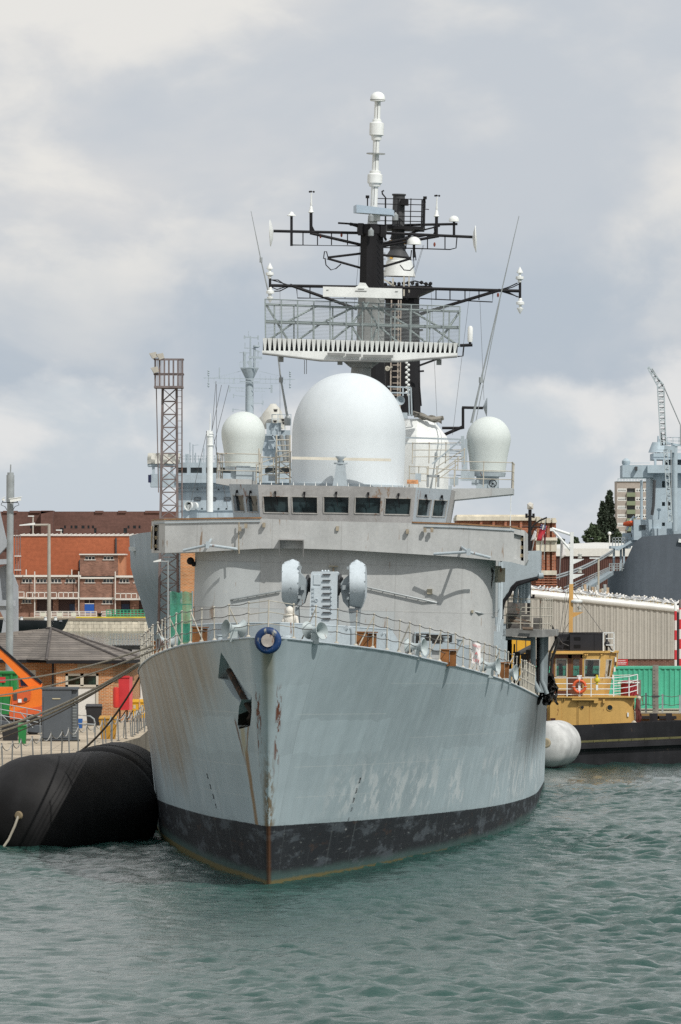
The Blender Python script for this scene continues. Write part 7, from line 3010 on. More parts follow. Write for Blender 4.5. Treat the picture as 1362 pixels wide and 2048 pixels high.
mb.box(xb_(297), xb_(303), DW - 1.2, DW + 1, yb_(965), yb_(950))
mb.build('navy_light_box', M('navy_box', (.015, .02, .06), .6), sup)
mb = MB()
rr = []
for j in range(6):
    rr.append([(xb_(295 + 8 * i + (1 if j > 3 else 0)), DW - .8 + .15 * math.sin(i * 2 + j), yb_(928 - j * 4.2 - (1.0 if i % 2 else 0))) for i in range(9)])
mb.grid(rr)
mb.grid([[(p_[0], p_[1] + 3, p_[2]) for p_ in r_] for r_ in rr])
mb.grid([rr[-1], [(p_[0], p_[1] + 3, p_[2]) for p_ in rr[-1]]])
mb.build('canvas_dodger', M('pale_canvas', (.50, .50, .46), .9, .15, 1.0, bump=.4), sup)
mb = MB()
for x_, y_, r_ in ((395, 979, 1.6), (437, 979, 1.6), (404, 1018, 2.2), (437, 1018, 2.2), (350 + 103, 1018, 2)):
    mb.lathe([(r_ / 22.15, 0), (r_ / 22.15, .06)], (xb_(x_), DW - .08, yb_(y_)), 12, (0, -1, 0))
mb.build('porthole', m_glass, sup)
mb = MB()
for x_ in (395, 426, 455):
    mb.box(xb_(x_ - 6), xb_(x_ + 6), DW - .1, DW - .02, yb_(1001), yb_(999.5))
    mb.box(xb_(x_ - 6), xb_(x_ + 6), DW - .1, DW - .02, yb_(996), yb_(995))
    for k in range(2):
        mb.box(xb_(x_ - 6 + k * 12 - .5), xb_(x_ - 6 + k * 12 + .5), DW - .1, DW - .02, yb_(1001), yb_(995))
mb.build('louvre_slot', m_dkgrey, sup)
# rails and aerials on its roof
mb = MB()
for y_ in (912, 918):
    mb.bar((xb_(356), DW + .3, yb_(y_)), (xb_(460), DW + .3, yb_(y_)), .05)
for x_ in range(357, 462, 8):
    mb.bar((xb_(x_), DW + .3, yb_(925)), (xb_(x_), DW + .3, yb_(911)), .05)
for x_, yt in ((379, 884), (385, 888), (362, 897), (407, 896), (390, 905), (432, 893), (448, 900)):
    mb.tube((xb_(x_), DW + 2, yb_(925)), (xb_(x_), DW + 2, yb_(yt)), .05, n=5)
mb.bar((xb_(385), DW + 2, yb_(890)), (xb_(396), DW + 2, yb_(889)), .05)
mb.bar((xb_(358), DW + 2, yb_(899)), (xb_(366), DW + 2, yb_(899)), .05)
for x0, x1, y0 in ((369, 376, 907), (396, 402, 916), (430, 440, 915), (410, 416, 914)):
    mb.box(xb_(x0), xb_(x1), DW + 2, DW + 3, yb_(925), yb_(y0))
mb.build('roof_rail', m_sup, sup)
# foredeck house, cowl vent, kingpost
mb = MB()
DF = 606.0
mb.box(xb_(360, DF), xb_(mir(360), DF), DF, DF + 8, yb_(1062, DF), yb_(1021, DF))
mb.box(xb_(360, DF), xb_(mir(360), DF), DF - .15, DF + 8, yb_(1021, DF), yb_(1019.5, DF))
mb.build('foredeck_house', m_sup, sup)
mb = MB()
c_ = P(376, 1012, DF - .5)
mb.lathe([(.34, -1.1), (.36, -.1), (.42, 0), (.36, .0), (.33, -.5)], c_, 20, (-.55, -.8, 0))
mb.tube(P(382, 1020, DF), P(382, 1009, DF), .36, n=14)
cv = mb.build('cowl_vent', m_white, sup)
mb = MB()
mb.lathe([(.001, .02), (.34, .02)], c_ - Vector((-.55, -.8, 0)).normalized() * .35, 20, (-.55, -.8, 0))
mb.build('vent_throat', m_soot_shade, cv)  # black disc paints the shade in the mouth of the cowl
mb = MB()
mb.tube(P(420, 1024, DF - 2), P(420, 862, DF - 2), .27, .25, 14)
for y_, r_ in ((891, .36), (873, .31), (868, .31)):
    mb.lathe([(r_, 0), (r_, .06)], P(420, y_, DF - 2), 14)
mb.tube(P(420, 862, DF - 2), P(420.5, 827, DF - 2), .05, .03)
mb.box(P(414, 0, DF - 2).x, P(419, 0, DF - 2).x, DF - 2.4, DF - 2, P(0, 872, DF - 2).z, P(0, 861, DF - 2).z)
mb.build('kingpost', m_white, sup)
mb = MB()
for a_, b_ in (((414, 862), (378, 1020)), ((425, 862), (455, 1015)), ((413, 862), (413, 1020)), ((432, 762), (424, 860)), ((433, 768), (433, 910)), ((458, 770), (425, 900)), ((443, 770), (420, 880))):
    mb.path([P(*a_, DF - 1), P(*b_, DF - 1)], .02, 4)
mb.build('stay_wire', m_wire, sup)
# main mast
DM = 640.0
mb = MB()
mb.tube(P(499, 925, DM), P(499, 755, DM), .42, .36, 16)
mb.lathe([(.38, 0), (.85, .95), (.85, 1.0), (.001, 1.0)], P(499, 757, DM), 14)
mb.build('mast', m_sup, sup)
ms = MB()
for y_ in (736, 724):
    ms.bar(P(480, y_, DM - .8), P(518, y_, DM - .8), .05)
for x_ in range(480, 520, 6):
    ms.bar(P(x_, 736, DM - .8), P(x_, 723, DM - .8), .045)
ms.tube(P(501, 737, DM), P(501, 672, DM), .10, .06, 8)
ms.tube(P(489, 737, DM), P(489, 706, DM), .15, .12, 8)
ms.tube(P(509, 737, DM), P(509, 690, DM), .13, .1, 8)
for a_, b_, w_ in (((488, 674), (517, 676), .09), ((489, 671), (489, 678), .14), ((516, 671), (516, 679), .14), ((488, 696), (507, 697), .07), ((490, 685), (490, 697), .06), ((497, 714), (524, 716), .22), ((479, 705), (500, 706), .06), ((510, 700), (520, 704), .12), ((497, 662), (497, 674), .05), ((517, 684), (517, 692), .1), ((516, 703), (516, 712), .1), ((496, 722), (503, 735), .3)):
    ms.bar(P(*a_, DM), P(*b_, DM), w_)
ms.lathe([(.1, 0), (.32, .1), (.3, .2), (.05, .25)], P(513, 696, DM), 14)
ms.lathe([(.12, 0), (.15, .2), (.12, .4)], P(489, 712, DM), 10)
ms.build('mast_head', m_sup, sup)
yd = MB()
for a_, b_, w_ in (((407, 756), (590, 759), .07), ((428, 756), (482, 742), .035), ((518, 742), (568, 754), .035), ((480, 763), (520, 764), .09), ((428, 757), (428, 766), .035), ((428, 766), (570, 767), .035), ((570, 757), (570, 767), .035),
                   ((460, 775), (492, 776), .06), ((506, 776), (545, 777), .06), ((472, 782), (490, 783), .035), ((508, 783), (530, 783), .035), ((467, 791), (492, 793), .05), ((506, 806), (525, 807), .06), ((467, 819), (492, 821), .05), ((466, 817), (466, 824), .1), ((467, 788), (467, 796), .1), ((526, 801), (526, 810), .1), ((524, 787), (524, 840), .03), ((467, 758), (467, 768), .1)):
    yd.bar(P(*a_, DM - .5), P(*b_, DM - .5), w_)
for x_ in (440, 449, 459, 469, 480, 520, 531, 541, 552, 560):
    yd.bar(P(x_, 748 if 470 < x_ < 530 else 752, DM - .5), P(x_, 767, DM - .5), .03)
for x_ in (472, 478, 484, 512, 518, 524):
    yd.bar(P(x_, 775, DM - .5), P(x_, 783, DM - .5), .03)
yd.box(P(458, 0, DM).x, P(461, 0, DM).x, DM - .7, DM - .4, P(0, 785, DM).z, P(0, 773, DM).z)
yd.box(P(541, 0, DM).x, P(545, 0, DM).x, DM - .7, DM - .4, P(0, 786, DM).z, P(0, 770, DM).z)
for x_, y_ in ((417, 757), (580, 759)):
    yd.tube(P(x_, y_ - 16, DM - .5), P(x_, y_ + 18, DM - .5), .035, n=5)
    for dy in (-15, -11, -7, 10, 15):
        yd.ball(P(x_, y_ + dy, DM - .5), .10, 8)
yd.tube(P(439, 757, DM - .5), P(439, 735, DM - .5), .05)
yd.build('mast_yard', m_sup, sup)
# deck structures right of the small dome: grey house, covered boat crane, flood lights
DG = 650.0
mb = MB()
mb.box(xb_(525, DG), xb_(556, DG), DG, DG + 4, yb_(960, DG), yb_(868, DG))
mb.box(xb_(533, DG), xb_(562, DG), DG - .5, DG + 3, yb_(870, DG), yb_(846, DG))
mb.box(xb_(556, DG), xb_(580, DG), DG + 1, DG + 3, yb_(960, DG), yb_(860, DG))
for x_ in (546, 554):
    mb.lathe([(.10, 0), (.10, .05)], (xb_(x_, DG), DG - .55, yb_(857, DG)), 12, (0, -1, 0))
mb.box(xb_(537, DG), xb_(548, DG), DG - .5, DG, yb_(898, DG), yb_(880, DG))
mb.bar(P(545, 870, DG - 1), P(560, 900, DG - 1), .12)
mb.bar(P(526, 870, DG - 1), P(582, 871, DG - 1), .12)
for y_ in (829, 838, 846):
    mb.bar(P(544, y_, DG - .6), P(583, y_, DG - .6), .06)
for x_ in (544, 556, 570, 582):
    mb.bar(P(x_, 829, DG - .6), P(x_, 870, DG - .6), .07)
mb.build('deck_house', m_sup, sup, smooth=0)
mb = MB()
rr = []
for j in range(8):
    u = j / 7
    hw_ = .25 + 1.35 * u ** .8 - (.25 if j > 5 else 0)
    c_ = P(546 - 3 * u, 808 + 50 * u, DG + 1)
    rr.append([c_ + Vector((hw_ * math.cos(t_) * (1 + .12 * math.sin(3 * t_ + j)), hw_ * .8 * math.sin(t_), .05 * math.sin(4 * t_))) for t_ in [2 * math.pi * i / 14 for i in range(15)]])
mb.add(rr[0][:-1], [tuple(range(14))])
mb.grid(rr)
mb.build('canvas_cover', M('pale_canvas', (.50, .50, .46), .9, .15, 1.0, bump=.4), sup, smooth=50)
for x_, y_ in ((551, 821), (550, 843), (566, 840), (568, 846)):
    c_ = P(x_, y_, DG - 1)
    mb = MB()
    mb.prism([c_ + Vector((-.22, 0, .15)), c_ + Vector((.22, 0, .15)), c_ + Vector((.16, 0, -.15)), c_ + Vector((-.16, 0, -.15))], (0, .4, 0))
    f_ = mb.build('floodlight', M('floodlight_grey', (.42, .41, .37), .6, .1, 3), sup)
    MB().quad(c_ + Vector((-.17, -.01, .1)), c_ + Vector((.17, -.01, .1)), c_ + Vector((.12, -.01, -.1)), c_ + Vector((-.12, -.01, -.1))).build('lamp_glass', m_soot_shade, f_, smooth=0)
mb = MB()
for a_, b_ in (((562, 870), (578, 965)), ((574, 870), (580, 940))):
    mb.tube(P(*a_, DG - 1), P(*b_, DG - 1), .18, n=8)
mb.build('vent_trunk', m_midgrey, sup)

# ================================================================== RIGHT: TUG
TD = 344.0
m_tan = M('tug_tan_paint', (.52, .325, .10), .5, .06, 1.0, streak=.06, rust=.03)
m_tandk = M('tug_brown_door', (.115, .045, .025), .45, .15, 2.0)
m_tugblk = M('tug_black_hull', (.018, .018, .021), .5, .3, .8, streak=.25, rust=.05, rustcol=(.10, .07, .05))
tug = thing('tug_boat', 'yellow and black harbour tug with a tan wheelhouse at right', 'tug', (P(1230, 0, TD).x, TD, 0))
tz = lambda y_, D=TD: P(0, y_, D).z
tx = lambda x_, D=TD: P(x_, 0, D).x
mb = MB()
rows = []
CYT = TD + 2.9
for u in np.linspace(0, 1, 41):
    px_ = 1010 + (1520 - 1010) * u
    x_ = tx(px_)
    e_ = abs(2 * u - 1)
    w_ = 2.9 * (1 - max(0, (e_ - .62) / .38) ** 2.2) + .04
    sh = 1451 - 10 * (px_ - 1131) / 231 - (25 * max(0, (u - .72) / .28) ** 2)
    zb = tz(sh)
    r = [(x_, CYT - w_ * .75, -1.0), (x_, CYT - w_ * .95, -.1), (x_, CYT - w_ * .97, zb - 1.35), (x_, CYT - w_ * 1.0, zb - 1.22)]
    r += [(x_, CYT - w_ * 1.045, zb - 1.18), (x_, CYT - w_ * 1.045, zb - 1.0), (x_, CYT - w_, zb - .96), (x_, CYT - w_, zb - .88)]
    rows.append((r, zb, w_, x_))
mb.grid([r for r, _, _, _ in rows])
mb.grid([[(p_[0], 2 * CYT - p_[1], p_[2]) for p_ in r] for r, _, _, _ in rows])
mb.build('hull', m_tugblk, tug, smooth=25)
mb = MB()
for sg in (-1, 1):
    mb.grid([[(x_, CYT + sg * (w_ * .99), zb - .88), (x_, CYT + sg * (w_ * .99), zb - .80), (x_, CYT + sg * (w_ * .955), zb - .78)] for r, zb, w_, x_ in rows])
for i in range(2, 39, 2):
    r, zb, w_, x_ = rows[i]
    mb.box(x_ - .03, x_ + .03, CYT - w_ - .01, CYT - w_ + .12, zb - .89, zb - .78)
mb.build('freeing_strip', M('algae_tan_strip', (.115, .11, .045), .7, .25, 2), tug)
mb = MB()
for sg in (-1, 1):
    mb.grid([[(x_, CYT + sg * (w_ * .96), zb - .80), (x_, CYT + sg * w_, zb - .02), (x_, CYT + sg * w_, zb), (x_, CYT + sg * (w_ - .12), zb), (x_, CYT + sg * (w_ * .93), zb - .8)] for r, zb, w_, x_ in rows])
mb.build('bulwark', m_tugblk, tug, smooth=25)
mb = MB()
mb.grid([[(x_, CYT + k * w_ * .93, zb - .78) for k in (-1, -.5, 0, .5, 1)] for r, zb, w_, x_ in rows])
mb.build('tug_deck', M('tug_deck_red', (.14, .06, .04), .8, .2, 1), tug)
# tyres? none: dark foredeck gear at right
mb = MB()
for x0, x1, y0, y1, d_ in ((1304, 1320, 1429, 1446, 2.5), (1338, 1350, 1429, 1444, 3.0), (1287, 1362, 1436, 1438, 4.6), (1320, 1380, 1444, 1447, 4.2)):
    mb.box(tx(x0), tx(x1), TD + d_, TD + d_ + .5, tz(y1 + 4), tz(y0))
mb.build('deck_gear', m_tugblk, tug)
mb = MB()
for x0, x1, y0, y1, d_ in ((1284, 1400, 1432, 1446, 5.2), (1319, 1327, 1436, 1446, 4.6)):
    mb.box(tx(x0), tx(x1), TD + d_, TD + d_ + .15, tz(y1), tz(y0))
mb.build('far_bulwark', M('bulwark_tan', (.24, .15, .05), .7, .15, 1), tug)

# deckhouse with rounded ends
DH0, DH1 = TD + .9, TD + 4.9
zt_, zb_ = tz(1396), tz(1468)


def rounded_plan(x0, x1, y0, y1, r, n=6):
    pts = []
    for cxp, cyp, a0 in ((x0 + r, y0 + r, 180), (x1 - r, y0 + r, 270), (x1 - r, y1 - r, 0), (x0 + r, y1 - r, 90)):
        for i in range(n + 1):
            a_ = R(a0 + 90 * i / n)
            pts.append((cxp + r * math.cos(a_), cyp + r * math.sin(a_)))
    return pts


pl2 = rounded_plan(tx(1086), tx(1272), DH0, DH1, .75)
mb = MB()
mb.add([(x, y, zb_) for x, y in pl2] + [(x, y, zt_) for x, y in pl2],
       [(i, (i + 1) % len(pl2), len(pl2) + (i + 1) % len(pl2), len(pl2) + i) for i in range(len(pl2))] + [tuple(range(len(pl2), 2 * len(pl2)))])
mb.box(tx(1088), tx(1275), DH0 - .12, DH1 + .1, zt_, zt_ + .06)
dhs = mb.build('deckhouse', m_tan, tug, smooth=30)
mb = MB()
mb.box(tx(1155), tx(1181), DH0 - .02, DH0 + .05, tz(1462), tz(1402))
mb.build('door_recess', M('recess_shade_tan', (.42, .26, .08), .6, .08, 1), dhs)  # raised plate in darker tan paints the shade of a door recess
mb = MB()
mb.box(tx(1158), tx(1179), DH0 - .05, DH0 - .02, tz(1460), tz(1403))
dd = mb.build('door', m_tan, dhs)
mb = MB()
mb.tube((tx(1166), DH0 - .12, tz(1415)), (tx(1166), DH0 - .05, tz(1415)), .07, n=12)
mb.bar((tx(1160), DH0 - .1, tz(1413)), (tx(1167), DH0 - .1, tz(1415)), .03)
mb.build('handle', m_tugblk, dd)
mb = MB()
mb.box(tx(1145), tx(1190), DH0 - .28, DH0, tz(1401), tz(1397.5))
mb.box(tx(1189), tx(1198), DH0 - .15, DH0, tz(1407), tz(1397.5))
mb.box(tx(1207), tx(1211), DH0 - .15, DH0, tz(1407), tz(1399))
for x_ in (1128, 1129):
    mb.box(tx(x_) - .04, tx(x_) + .04, DH0 - .1, DH0, tz(1402), tz(1398))
mb.build('door_canopy', m_tan, dhs)
mb = MB()
mb.box(tx(1101), tx(1123), DH0 - .035, DH0, tz(1450), tz(1406))
mb.build('locker_door', m_tan, dhs)
for x_, y_, r_ in ((1221, 1416, .145),):
    mb = MB()
    mb.lathe([(.001, .03), (r_, .03), (r_, .0)], (tx(x_), DH0, tz(y_)), 20, (0, -1, 0))
    p_ = mb.build('porthole', m_glass, dhs)
    mb = MB()
    mb.torus((tx(x_), DH0 - .02, tz(y_)), r_, .022, (0, 1, 0), 24, 6)
    mb.build('porthole_rim', m_tan, p_)
mb = MB()
mb.prism([(tx(1088), DH0 - .03, tz(1465)), (tx(1095.5), DH0 - .03, tz(1465)), (tx(1095.5), DH0 - .03, tz(1420)), (tx(1093), DH0 - .03, tz(1413)), (tx(1088), DH0 - .03, tz(1411))], (0, .04, 0))
mb.build('dark_opening', M('maroon_opening', (.045, .018, .014), .6), dhs)
mb = MB()
mb.box(tx(1102), tx(1112), DH0 - .05, DH0, tz(1443), tz(1437))
mb.build('vent_box', M('maroon_opening', (.045, .018, .014), .6), dhs)
mb = MB()
mb.box(tx(1256), tx(1259), DH0 + .02, DH0 + .1, tz(1434), tz(1426))
mb.build('white_plate', m_white, dhs)
# ropes and hose hung on the front end
mb = MB()
rng = random.Random(9)
for k in range(7):
    x0 = 1272 + rng.uniform(0, 10)
    mb.path([P(x0, 1395 + rng.uniform(0, 8), TD + 1.5), P(x0 + rng.uniform(-3, 5), 1418, TD + 1.3), P(x0 + rng.uniform(-4, 6), 1440, TD + 1.4), P(x0 + rng.uniform(-3, 3), 1450, TD + 1.5)], .04, 6)
for k in range(4):
    mb.torus(P(1274 + k * 2, 1412 + k * 7, TD + 1.6), .16, .035, (1, -.4, 0), 18, 6)
mb.build('hung_rope', M('maroon_rope', (.12, .035, .03), .8, .3, 4), tug)
mb = MB()
for x_, y_ in ((1268, 1445), (1271, 1448), (1266, 1447), (1278, 1396)):
    mb.ball(P(x_, y_, TD + 1.0), .11, 8)
mb.build('pale_rope_coil', M('pale_rope', (.5, .46, .38), .9, .15, 5), tug)

# wheelhouse
WY = TD + 1.6
wzt, wzb = tz(1306, WY), tz(1394, WY)
m_tugw = bpy.data.materials.new('tug_glass')
m_tugw.use_nodes = True
t = NT(m_tugw.node_tree)
g1, g2, fr_ = t.n('ShaderNodeBsdfTransparent'), t.n('ShaderNodeBsdfGlossy'), t.n('ShaderNodeFresnel')
g1.inputs[0].default_value = (.55, .62, .63, 1)
g2.inputs['Roughness'].default_value = .03
mx_, o_ = t.n('ShaderNodeMixShader'), t.n('ShaderNodeOutputMaterial')
t.put(mx_.inputs[0], t.add(fr_.outputs[0], .06))
t.put(mx_.inputs[1], g1.outputs[0])
t.put(mx_.inputs[2], g2.outputs[0])
t.put(o_.inputs[0], mx_.outputs[0])
mb = MB()
X0, X1, X2 = tx(1104, WY), tx(1209, WY), tx(1231, WY + 1.2)
fx = lambda a_: (tx(a_, WY) - X0) / (X1 - X0)
fy = lambda y_: (tz(y_, WY) - wzb) / (wzt - wzb)
pn = mb.wall((X0, WY, wzb), (X1 - .08, WY, wzb), (X1, WY, wzt), (X0, WY, wzt), [(fx(1112), fx(1134), fy(1353), fy(1318)), (fx(1146), fx(1160), fy(1353), fy(1318)), (fx(1170), fx(1200), fy(1354), fy(1319))], .08, (0, 1, 0))
pn += mb.wall((X1 - .08, WY, wzb), (X2 - .35, WY + 1.1, wzb), (X2 + .05, WY + 1.1, wzt), (X1, WY, wzt), [(.18, .68, fy(1354), fy(1320))], .08, (-.5, .85, 0))
pn += mb.wall((X2 - .35, WY + 1.1, wzb), (X2 - .35, WY + 2.6, wzb), (X2 + .05, WY + 2.6, wzt), (X2 + .05, WY + 1.1, wzt), [(.1, .9, fy(1354), fy(1320))], .08, (-1, 0, 0))
mb.quad((X0, WY, wzb), (X0, WY + 3.4, wzb), (X0, WY + 3.4, wzt), (X0, WY, wzt))
pn += mb.wall((X0, WY + 3.4, wzb), (X2 - .35, WY + 2.6, wzb), (X2 + .05, WY + 2.6, wzt), (X0, WY + 3.4, wzt), [(.08, .26, fy(1354), fy(1318)), (.36, .60, fy(1354), fy(1318)), (.68, .93, fy(1354), fy(1318))], .05, (0, -1, 0))
mb.add([(X0, WY, wzt), (X1, WY, wzt), (X2 + .05, WY + 1.1, wzt), (X2 + .05, WY + 2.6, wzt), (X0, WY + 3.4, wzt)], [(0, 1, 2, 3, 4)])
mb.prism([(X0 - .1, WY - .12, wzt), (X1 + .02, WY - .12, wzt), (X2 + .16, WY + 1.0, wzt), (X2 + .16, WY + 2.7, wzt), (X0 - .1, WY + 3.5, wzt)], (0, 0, .10))
whs = mb.build('wheelhouse', m_tan, tug, smooth=0)
for k, (fr, bk) in enumerate(pn):
    MB().quad(*bk).build('window_pane', m_tugw, whs, smooth=0)
    mb = MB()
    for i in range(4):
        mb.bar(fr[i] + Vector((0, -.01, 0)), fr[(i + 1) % 4] + Vector((0, -.01, 0)), .045)
    mb.build('window_frame', m_cream if k != 1 else m_tandk, whs)
mb = MB()
for x0, x1, y0, y1 in ((1104, 1109, 1308, 1392), (1136, 1143.5, 1308, 1392), (1161, 1165, 1308, 1392), (1104, 1165, 1308, 1316.5), (1143.5, 1161, 1355, 1392), (1107, 1136, 1381, 1390)):
    mb.box(tx(x0, WY), tx(x1, WY), WY - .03, WY - .004, tz(y1, WY), tz(y0, WY))
mb.build('brown_door', m_tandk, whs)
mb = MB()
mb.box(tx(1110, WY), tx(1166, WY), WY - .4, WY + .0, tz(1308, WY), tz(1305.5, WY))
mb.bar((X2 + .1, WY + 1.0, wzt + .05), (X2 + .05, WY + 1.0, wzt - .7), .06)
for x_ in (1170, 1174, 1203):
    mb.ball((tx(x_, WY), WY - .1, tz(1310, WY)), .05, 8)
mb.build('roof_trim', m_tan, whs)
mb = MB()
for i, (x_, y_) in enumerate(((1231, 1335), (1228, 1350), (1233, 1315))):
    mb.box(tx(x_, WY) - .05, tx(x_, WY) + .04, WY + .9, WY + 1.05, tz(y_ + 9, WY), tz(y_, WY))
mb.build('navigation_lamp', m_white, whs)
mb = MB()
mb.box(tx(1172, WY), tx(1200, WY), WY + .9, WY + 1.5, wzb, tz(1348, WY))
mb.lathe([(.2, 0), (.2, .1), (.05, .12), (.05, .6)], (tx(1126, WY), WY + 1.6, tz(1360, WY)), 12)
mb.box(tx(1119, WY), tx(1127, WY), WY + 1.6, WY + 1.7, tz(1352, WY), tz(1328, WY))
mb.build('helm_console', m_tugblk, whs)
# black screens on the wheelhouse roof
BY = WY + .35
mb = MB()
for x0, x1, y0, y1 in ((1140, 1161, 1267, 1305), (1161, 1188, 1267, 1305), (1188.6, 1206, 1267, 1305)):
    mb.box(tx(x0, BY), tx(x1, BY), BY, BY + 1.8, tz(y1, BY), tz(y0, BY))
mb.box(tx(1111, BY), tx(1140, BY), BY + .4, BY + 1.8, tz(1305, BY), tz(1268, BY))
sc_ = mb.build('black_screen', M('black_screen_paint', (.020, .020, .024), .5, .15, 1), tug)
mb = MB()
for y0, y1 in ((1274, 1280.5), (1289.5, 1296)):
    mb.box(tx(1148, BY), tx(1161, BY), BY - .02, BY + .02, tz(y1, BY), tz(y0, BY))
mb.build('vent_slot', M('slot_black', (.004, .004, .005), .9), sc_)
mb = MB()
mb.bar((tx(1110, BY), BY, tz(1266, BY)), (tx(1207, BY), BY, tz(1265.5, BY)), .06)
for k in range(4):
    mb.bar((tx(1112, BY), BY + .1, tz(1272 + 9 * k, BY)), (tx(1139, BY), BY + .1, tz(1272 + 9 * k, BY)), .025)
for x_ in (1112, 1125, 1138):
    mb.bar((tx(x_, BY), BY + .1, tz(1305, BY)), (tx(x_, BY), BY + .1, tz(1267, BY)), .03)
mb.path([P(1114, 1270, BY), P(1124, 1286, BY), P(1138, 1292, BY)], .02)
mb.build('screen_frame', m_tugblk, sc_)
mb = MB()
for a_, b_ in (((1206.5, 1266), (1206.5, 1305)), ((1206, 1265.5), (1229, 1265.5)), ((1228, 1265.5), (1228, 1303)), ((1212, 1266), (1212, 1270)), ((1212, 1277), (1228, 1277)), ((1212, 1290), (1228, 1290)), ((1220, 1302), (1228, 1303))):
    mb.bar(P(*a_, BY - .05), P(*b_, BY - .05), .045)
mb.build('white_rail', m_white, tug)
mb = MB()
mb.box(tx(1212, BY), tx(1216, BY), BY + .3, BY + .8, tz(1304, BY), tz(1268, BY))
mb.ball(P(1214, 1288, BY + .1), .14, 12, .16)
mb.path([P(1217, 1290, BY), P(1222, 1298, BY), P(1226, 1303, BY)], .04)
mb.build('searchlight', m_tugblk, tug)
# upper deck rail
mb = MB()
RY = DH0 - .05
y_top = lambda x_: 1356.5 - .5 * (x_ - 1092) / 180
for l_ in (0, 11.5, 22, 33):
    mb.tube(P(1092, 1356 + l_, RY), P(1227, 1356 + l_, RY), .022, n=6)
    mb.tube(P(1227, 1356 + l_, RY), P(1258, 1353 + l_ * .97, RY), .022, n=6)
    mb.path([P(1258, 1353 + l_ * .97, RY), P(1275, 1349 + l_ * .95, RY + 1.2), P(1262, 1350 + l_ * .95, RY + 3.8), P(1228, 1351 + l_ * .95, RY + 3.9)], .022, 6)
mb.build('deck_rail', m_white, tug)
for x_ in (1134, 1182, 1227, 1258):
    MB().tube(P(x_, 1393, RY), P(x_, 1355, RY), .028, n=7).build('rail_post', m_white, tug)
MB().tube(P(1275, 1388, RY + 1.2), P(1275, 1349, RY + 1.2), .028, n=7).build('rail_post', m_white, tug)
# lifebuoy
m_lb = M('lifebuoy_orange', (.62, .10, .03), .5, .1, 3)
lb = MB()
lbc = P(1159, 1373, RY - .1)
lb.torus(lbc, .285, .072, (0, 1, 0), 36, 12)
lbo = solo(lb, 'lifebuoy', m_lb, 'orange lifebuoy hung on the white rail of the yellow tug', 'lifebuoy', tuple(lbc))
mb = MB()
for a_ in (45, 135, 225, 315):
    for k in (-6, 0, 6):
        pass
    d_ = Vector((math.cos(R(a_ - 45)), 0, math.sin(R(a_ - 45))))
    mb.torus(lbc + d_ * .285, .078, .016, d_.cross(Vector((0, 1, 0))), 14, 6)
mb.build('reflective_band', M('grey_band', (.5, .5, .48), .6), lbo)
mb = MB()
mb.box(lbc.x - .055, lbc.x + .055, RY - .02, RY + .04, tz(1393, RY), tz(1352, RY))
mb.box(lbc.x - .12, lbc.x + .12, RY - .03, RY + .05, tz(1353, RY), tz(1350.5, RY))
mb.build('lifebuoy_post', m_white, tug)
mb = MB()
c_ = P(1194, 1360, RY - .12)
mb.lathe([(.001, -.24), (.05, -.22), (.05, -.1), (.12, -.08), (.14, 0), (.12, .08), (.06, .1), (.06, .24), (.001, .26)], c_, 16)
fo = solo(mb, 'smoke_float', M('yellow_float', (.62, .50, .04), .5, .08, 3), 'small yellow float with a white foot hung on the tug rail', 'float', tuple(c_))
mb = MB().box(c_.x - .05, c_.x + .05, c_.y - .04, c_.y + .04, c_.z - .5, c_.z - .24)
mb.build('float_foot', m_white, fo)
# red drum on the deckhouse roof
mb = MB()
mb.lathe([(.44, 0), (.44, .62), (.46, .62), (.46, .68), (.3, .74), (.001, .75)], P(1259, 1391, DH0 + 2.2), 24)
mb.build('red_winch_drum', M('maroon_drum', (.26, .02, .03), .5, .1, 2), tug)
mb = MB()
mb.lathe([(.5, 0), (.5, .05)], P(1259, 1366, DH0 + 2.2), 24)
mb.box(tx(1236, DH0 + 2), tx(1254, DH0 + 2), DH0 + 2, DH0 + 2.4, tz(1368, DH0 + 2), tz(1364.5, DH0 + 2))
mb.build('drum_lid', m_white, tug)
# tug mast
MY = WY + 2.0
mk = lambda x_, y_: P(x_, y_, MY)
mb = MB()
mb.bar(mk(1141, 1308), mk(1142.5, 1168), .20)
tm_ = mb.build('mast', M('mast_tan', (.56, .33, .11), .5, .08, 1.5), tug)
mb = MB()
mb.bar(mk(1142.5, 1168), mk(1144, 1064), .17)
mb.tube(mk(1144, 1070), mk(1104, 1057), .07, n=8)
mb.tube(mk(1104, 1058), mk(1142, 1101), .06, n=8)
mb.box(mk(1100, 0).x, mk(1107, 0).x, MY - .1, MY + .1, mk(0, 1062).z, mk(0, 1056).z)
for y_ in (1118, 1148):
    mb.prism([mk(1143, y_), mk(1169, y_), mk(1162, y_ + 3.5), mk(1143, y_ + 12)], (0, .3, 0))
mb.build('mast_top', m_white, tm_)
mb = MB()
mb.prism([mk(1142, 1225), mk(1167, 1224), (mk(1160, 1228)), mk(1142, 1237)], (0, .3, 0))
mb.build('mast_shelf', M('mast_tan', (.56, .33, .11)), tm_)
for x_, y_ in ((1160, 1117), (1160, 1146), (1159, 1223)):
    mb = MB()
    mb.lathe([(.09, 0), (.11, .03), (.08, .06), (.085, .16), (.11, .18), (.11, .22), (.04, .26)], mk(x_, y_) + Vector((0, .15, 0)), 14)
    mb.build('mast_lamp', M('lamp_grey_white', (.42, .43, .40), .5, .1, 4), tm_)
mb = MB()
mb.lathe([(.28, 0), (.3, .03), (.3, .1), (.2, .15), (.001, .16)], mk(1153, 1205), 24)
mb.build('radar_dome', m_white, tm_)
mb = MB()
